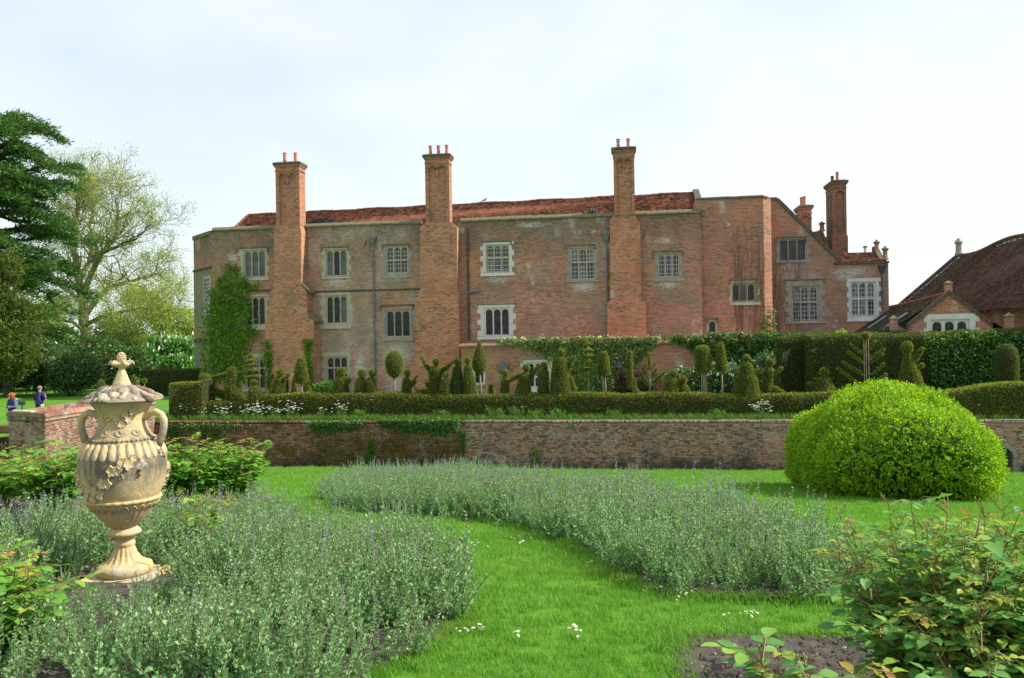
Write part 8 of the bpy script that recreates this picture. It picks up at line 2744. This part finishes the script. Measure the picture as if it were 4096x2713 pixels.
def woman_pose(H):
    k = H / 1.65
    P = lambda x, y, z: Vector((x * k, y * k, z * k))
    b, tr, gl, sl, hr, fu, so = MB(), MB(), MB(), MB(), MB(), MB(), MB()
    for s in (-1, 1):
        hip, kn, an = P(.09 * s, 0, .84), P(.095 * s, -.02, .46), P(.10 * s, .02, .085)
        cap3(b, hip, kn, .078, .052); cap3(b, kn, an, .052, .034); cap3(b, an + P(0, .02, -.04), an + P(0, -.14, -.055), .032, .028)
        cap3(tr, hip + P(0, 0, .03), kn, .105, .078); cap3(tr, kn, an, .078, .06)
        cap3(so, an + P(0, .03, -.05), an + P(0, -.15, -.055), .042, .036)
        cap3(b, P(.17 * s, .01, 1.30), P(.23 * s, -.02, 1.06), .046, .04)
        e_, w_ = P(.23 * s, -.02, 1.06), P(-.06 * s, -.185 - .03 * (s > 0), 1.085 + .02 * s)
        cap3(b, e_, w_, .038, .026); hand(b, w_, P(-.9 * s, -.1, .1), P(0, 0, 1), .92)
        cap3(sl, P(.165 * s, .01, 1.31), e_, .068, .058); cap3(sl, e_, e_.lerp(w_, .82), .056, .042)
    cap3(tr, P(-.04, 0, .88), P(.04, 0, .88), .13, .13)
    cap3(b, P(0, 0, .9), P(0, 0, 1.12), .125, .12, .75); cap3(b, P(0, 0, 1.12), P(0, 0, 1.30), .125, .11, .75); cap3(b, P(-.12, 0, 1.31), P(.12, 0, 1.31), .058, .058); cap3(b, P(0, 0, 1.33), P(0, -.03, 1.45), .05, .05)
    cap3(gl, P(0, 0, .90), P(0, 0, 1.08), .165, .15, .8); cap3(gl, P(0, 0, 1.08), P(0, 0, 1.29), .15, .145, .85); cap3(gl, P(-.12, 0, 1.31), P(.12, 0, 1.31), .075, .075)
    for a in range(9):
        t = R(-110 + 27.5 * a)
        fu.ball(tuple(P(.13 * math.sin(t), .10 - .11 * math.cos(t) * .3, 1.385)), 1, 8, 6, 0, (.05, .05, .042))
    head(b, P(0, -.05, 1.535), 0, .55, k)
    rs = random.Random(2)
    hr.ball(tuple(P(0, -.005, 1.56)), 1, 14, 10, 0, (.115, .115, .12))
    for q in range(46):
        t = rs.uniform(0, 6.283); zz = rs.uniform(1.40, 1.63)
        rr_ = .125 * math.sqrt(max(.12, 1 - ((zz - 1.53) / .15) ** 2))
        hr.ball(tuple(P(rr_ * math.cos(t), -.01 + rr_ * math.sin(t), zz)), rs.uniform(.026, .042), 7, 5)
    return b, [('trousers', tr, M_PALE, .016), ('gilet', gl, M_NAVY, .016), ('sleeves', sl, M_BLUE, .014), ('fur_collar', fu, M_FUR, .016), ('hair', hr, M_HAIRR, .014), ('shoes', so, M_SHOE, .012)]
def ter_xy(px, Y):
    d = ray(px, 1650); return Vector((d.x * Y, Y, TER - .02))
person('person', 'person in navy T-shirt and khaki trousers with a jacket over the shoulder, walking away', ter_xy(160, 34.0), R(180 - 25), 1.80, man_pose)
person('person', 'person with auburn curls in a navy gilet, arms folded, looking down', ter_xy(48, 32.0), R(-18), 1.62, woman_pose)
# oval stone table on brick legs
tb = ter_xy(221, 33.0)
table = empty('stone_table', tb, R(4), 'oval grey stone table on brick legs behind the bastion parapet', 'table')
zt = at(221, 1636, 33).z - TER
mb = MB(); mb.lathe([(.63, 0), (.67, .01), (.67, .045), (.64, .055)], 40, (0, 0, zt - .055)); mb.v = [(x, y * .55, z) for x, y, z in mb.v]; mb.build('table_top', M_STONE_G, table)
for s in (-1, 1):
    mb = MB(); mb.box(s * .34 - .10, s * .34 + .10, -.16, .16, 0, zt - .056); mb.build('leg', M_BRICK_L, table)
sg = ter_xy(90, 33.4)
sign = empty('sign_board', sg, R(-12), 'small dark information board on a short post beside the visitors', 'sign')
zs_ = at(90, 1605, 33.4).z - TER + .02
mb = MB(); mb.box(-.045, .045, -.02, .02, 0, zs_); mb.build('post', M_LEAD, sign)
mb = MB(); mb.hexa([(-.18, -.05, zs_ - .17), (.18, -.05, zs_ - .17), (.18, -.022, zs_ - .17), (-.18, -.022, zs_ - .17), (-.18, -.022 - .02, zs_), (.18, -.022 - .02, zs_), (.18, .012 - .034, zs_), (-.18, .012 - .034, zs_)]); mb.build('board', M_IRON, sign)
# pigeon on the ridge and floodlight on the parapet
pg = at(1938, 806, 0.0)
up_ = uz(1938, 806, VR)
rz_here = rzl + (rzr - rzl) * ((up_[0] - uD) / (uC - uD)) + .09
pb = MB()
capsule(pb, (-.10, 0, .14), (.08, 0, .20), .055, .075); capsule(pb, (.11, 0, .26), (.145, 0, .31), .04, .036); capsule(pb, (-.14, 0, .12), (-.30, 0, .05), .035, .02)
capsule(pb, (.17, 0, .315), (.20, 0, .305), .012, .006)
for s in (-1, 1): capsule(pb, (.0, .03 * s, .12), (.01, .03 * s, .0), .010, .008)
link('pigeon', remeshed('pigeon', pb, flat('pigeon_feathers', (.30, .31, .37), .7, .25, 20), .012), None, G(up_[0], VR, rz_here), (0, 0, -ANG), 'grey pigeon perched on the roof ridge right of the second chimney', 'bird')
fu_, fz_ = uz(2372, 866, VF + .1)
fl = empty('floodlight', G(fu_, VF + .15, HZ + .22), -ANG + R(20), 'dark green floodlight on the parapet left of the third chimney', 'floodlight')
mb = MB(); mb.hexa([(-.22, -.16, .08), (.16, -.16, .02), (.16, .08, .02), (-.22, .08, .08), (-.28, -.20, .36), (.08, -.20, .42), (.12, .06, .40), (-.22, .06, .38)]); mb.build('lamp_housing', flat('dark_green_paint', (.03, .05, .045), .5, .2), fl)
mb = MB(); mb.box(-.02, .02, -.04, .0, -.05, .05); mb.box(.12, .26, -.06, -.02, -.02, .05); mb.build('bracket', M_IRON, fl)
mb = MB(); mb.add([(-.215, -.172, .10), (.13, -.172, .06), (.07, -.207, .39), (-.265, -.207, .34)], [(0, 1, 2, 3)]); mb.build('lens', M_GLC, fl)
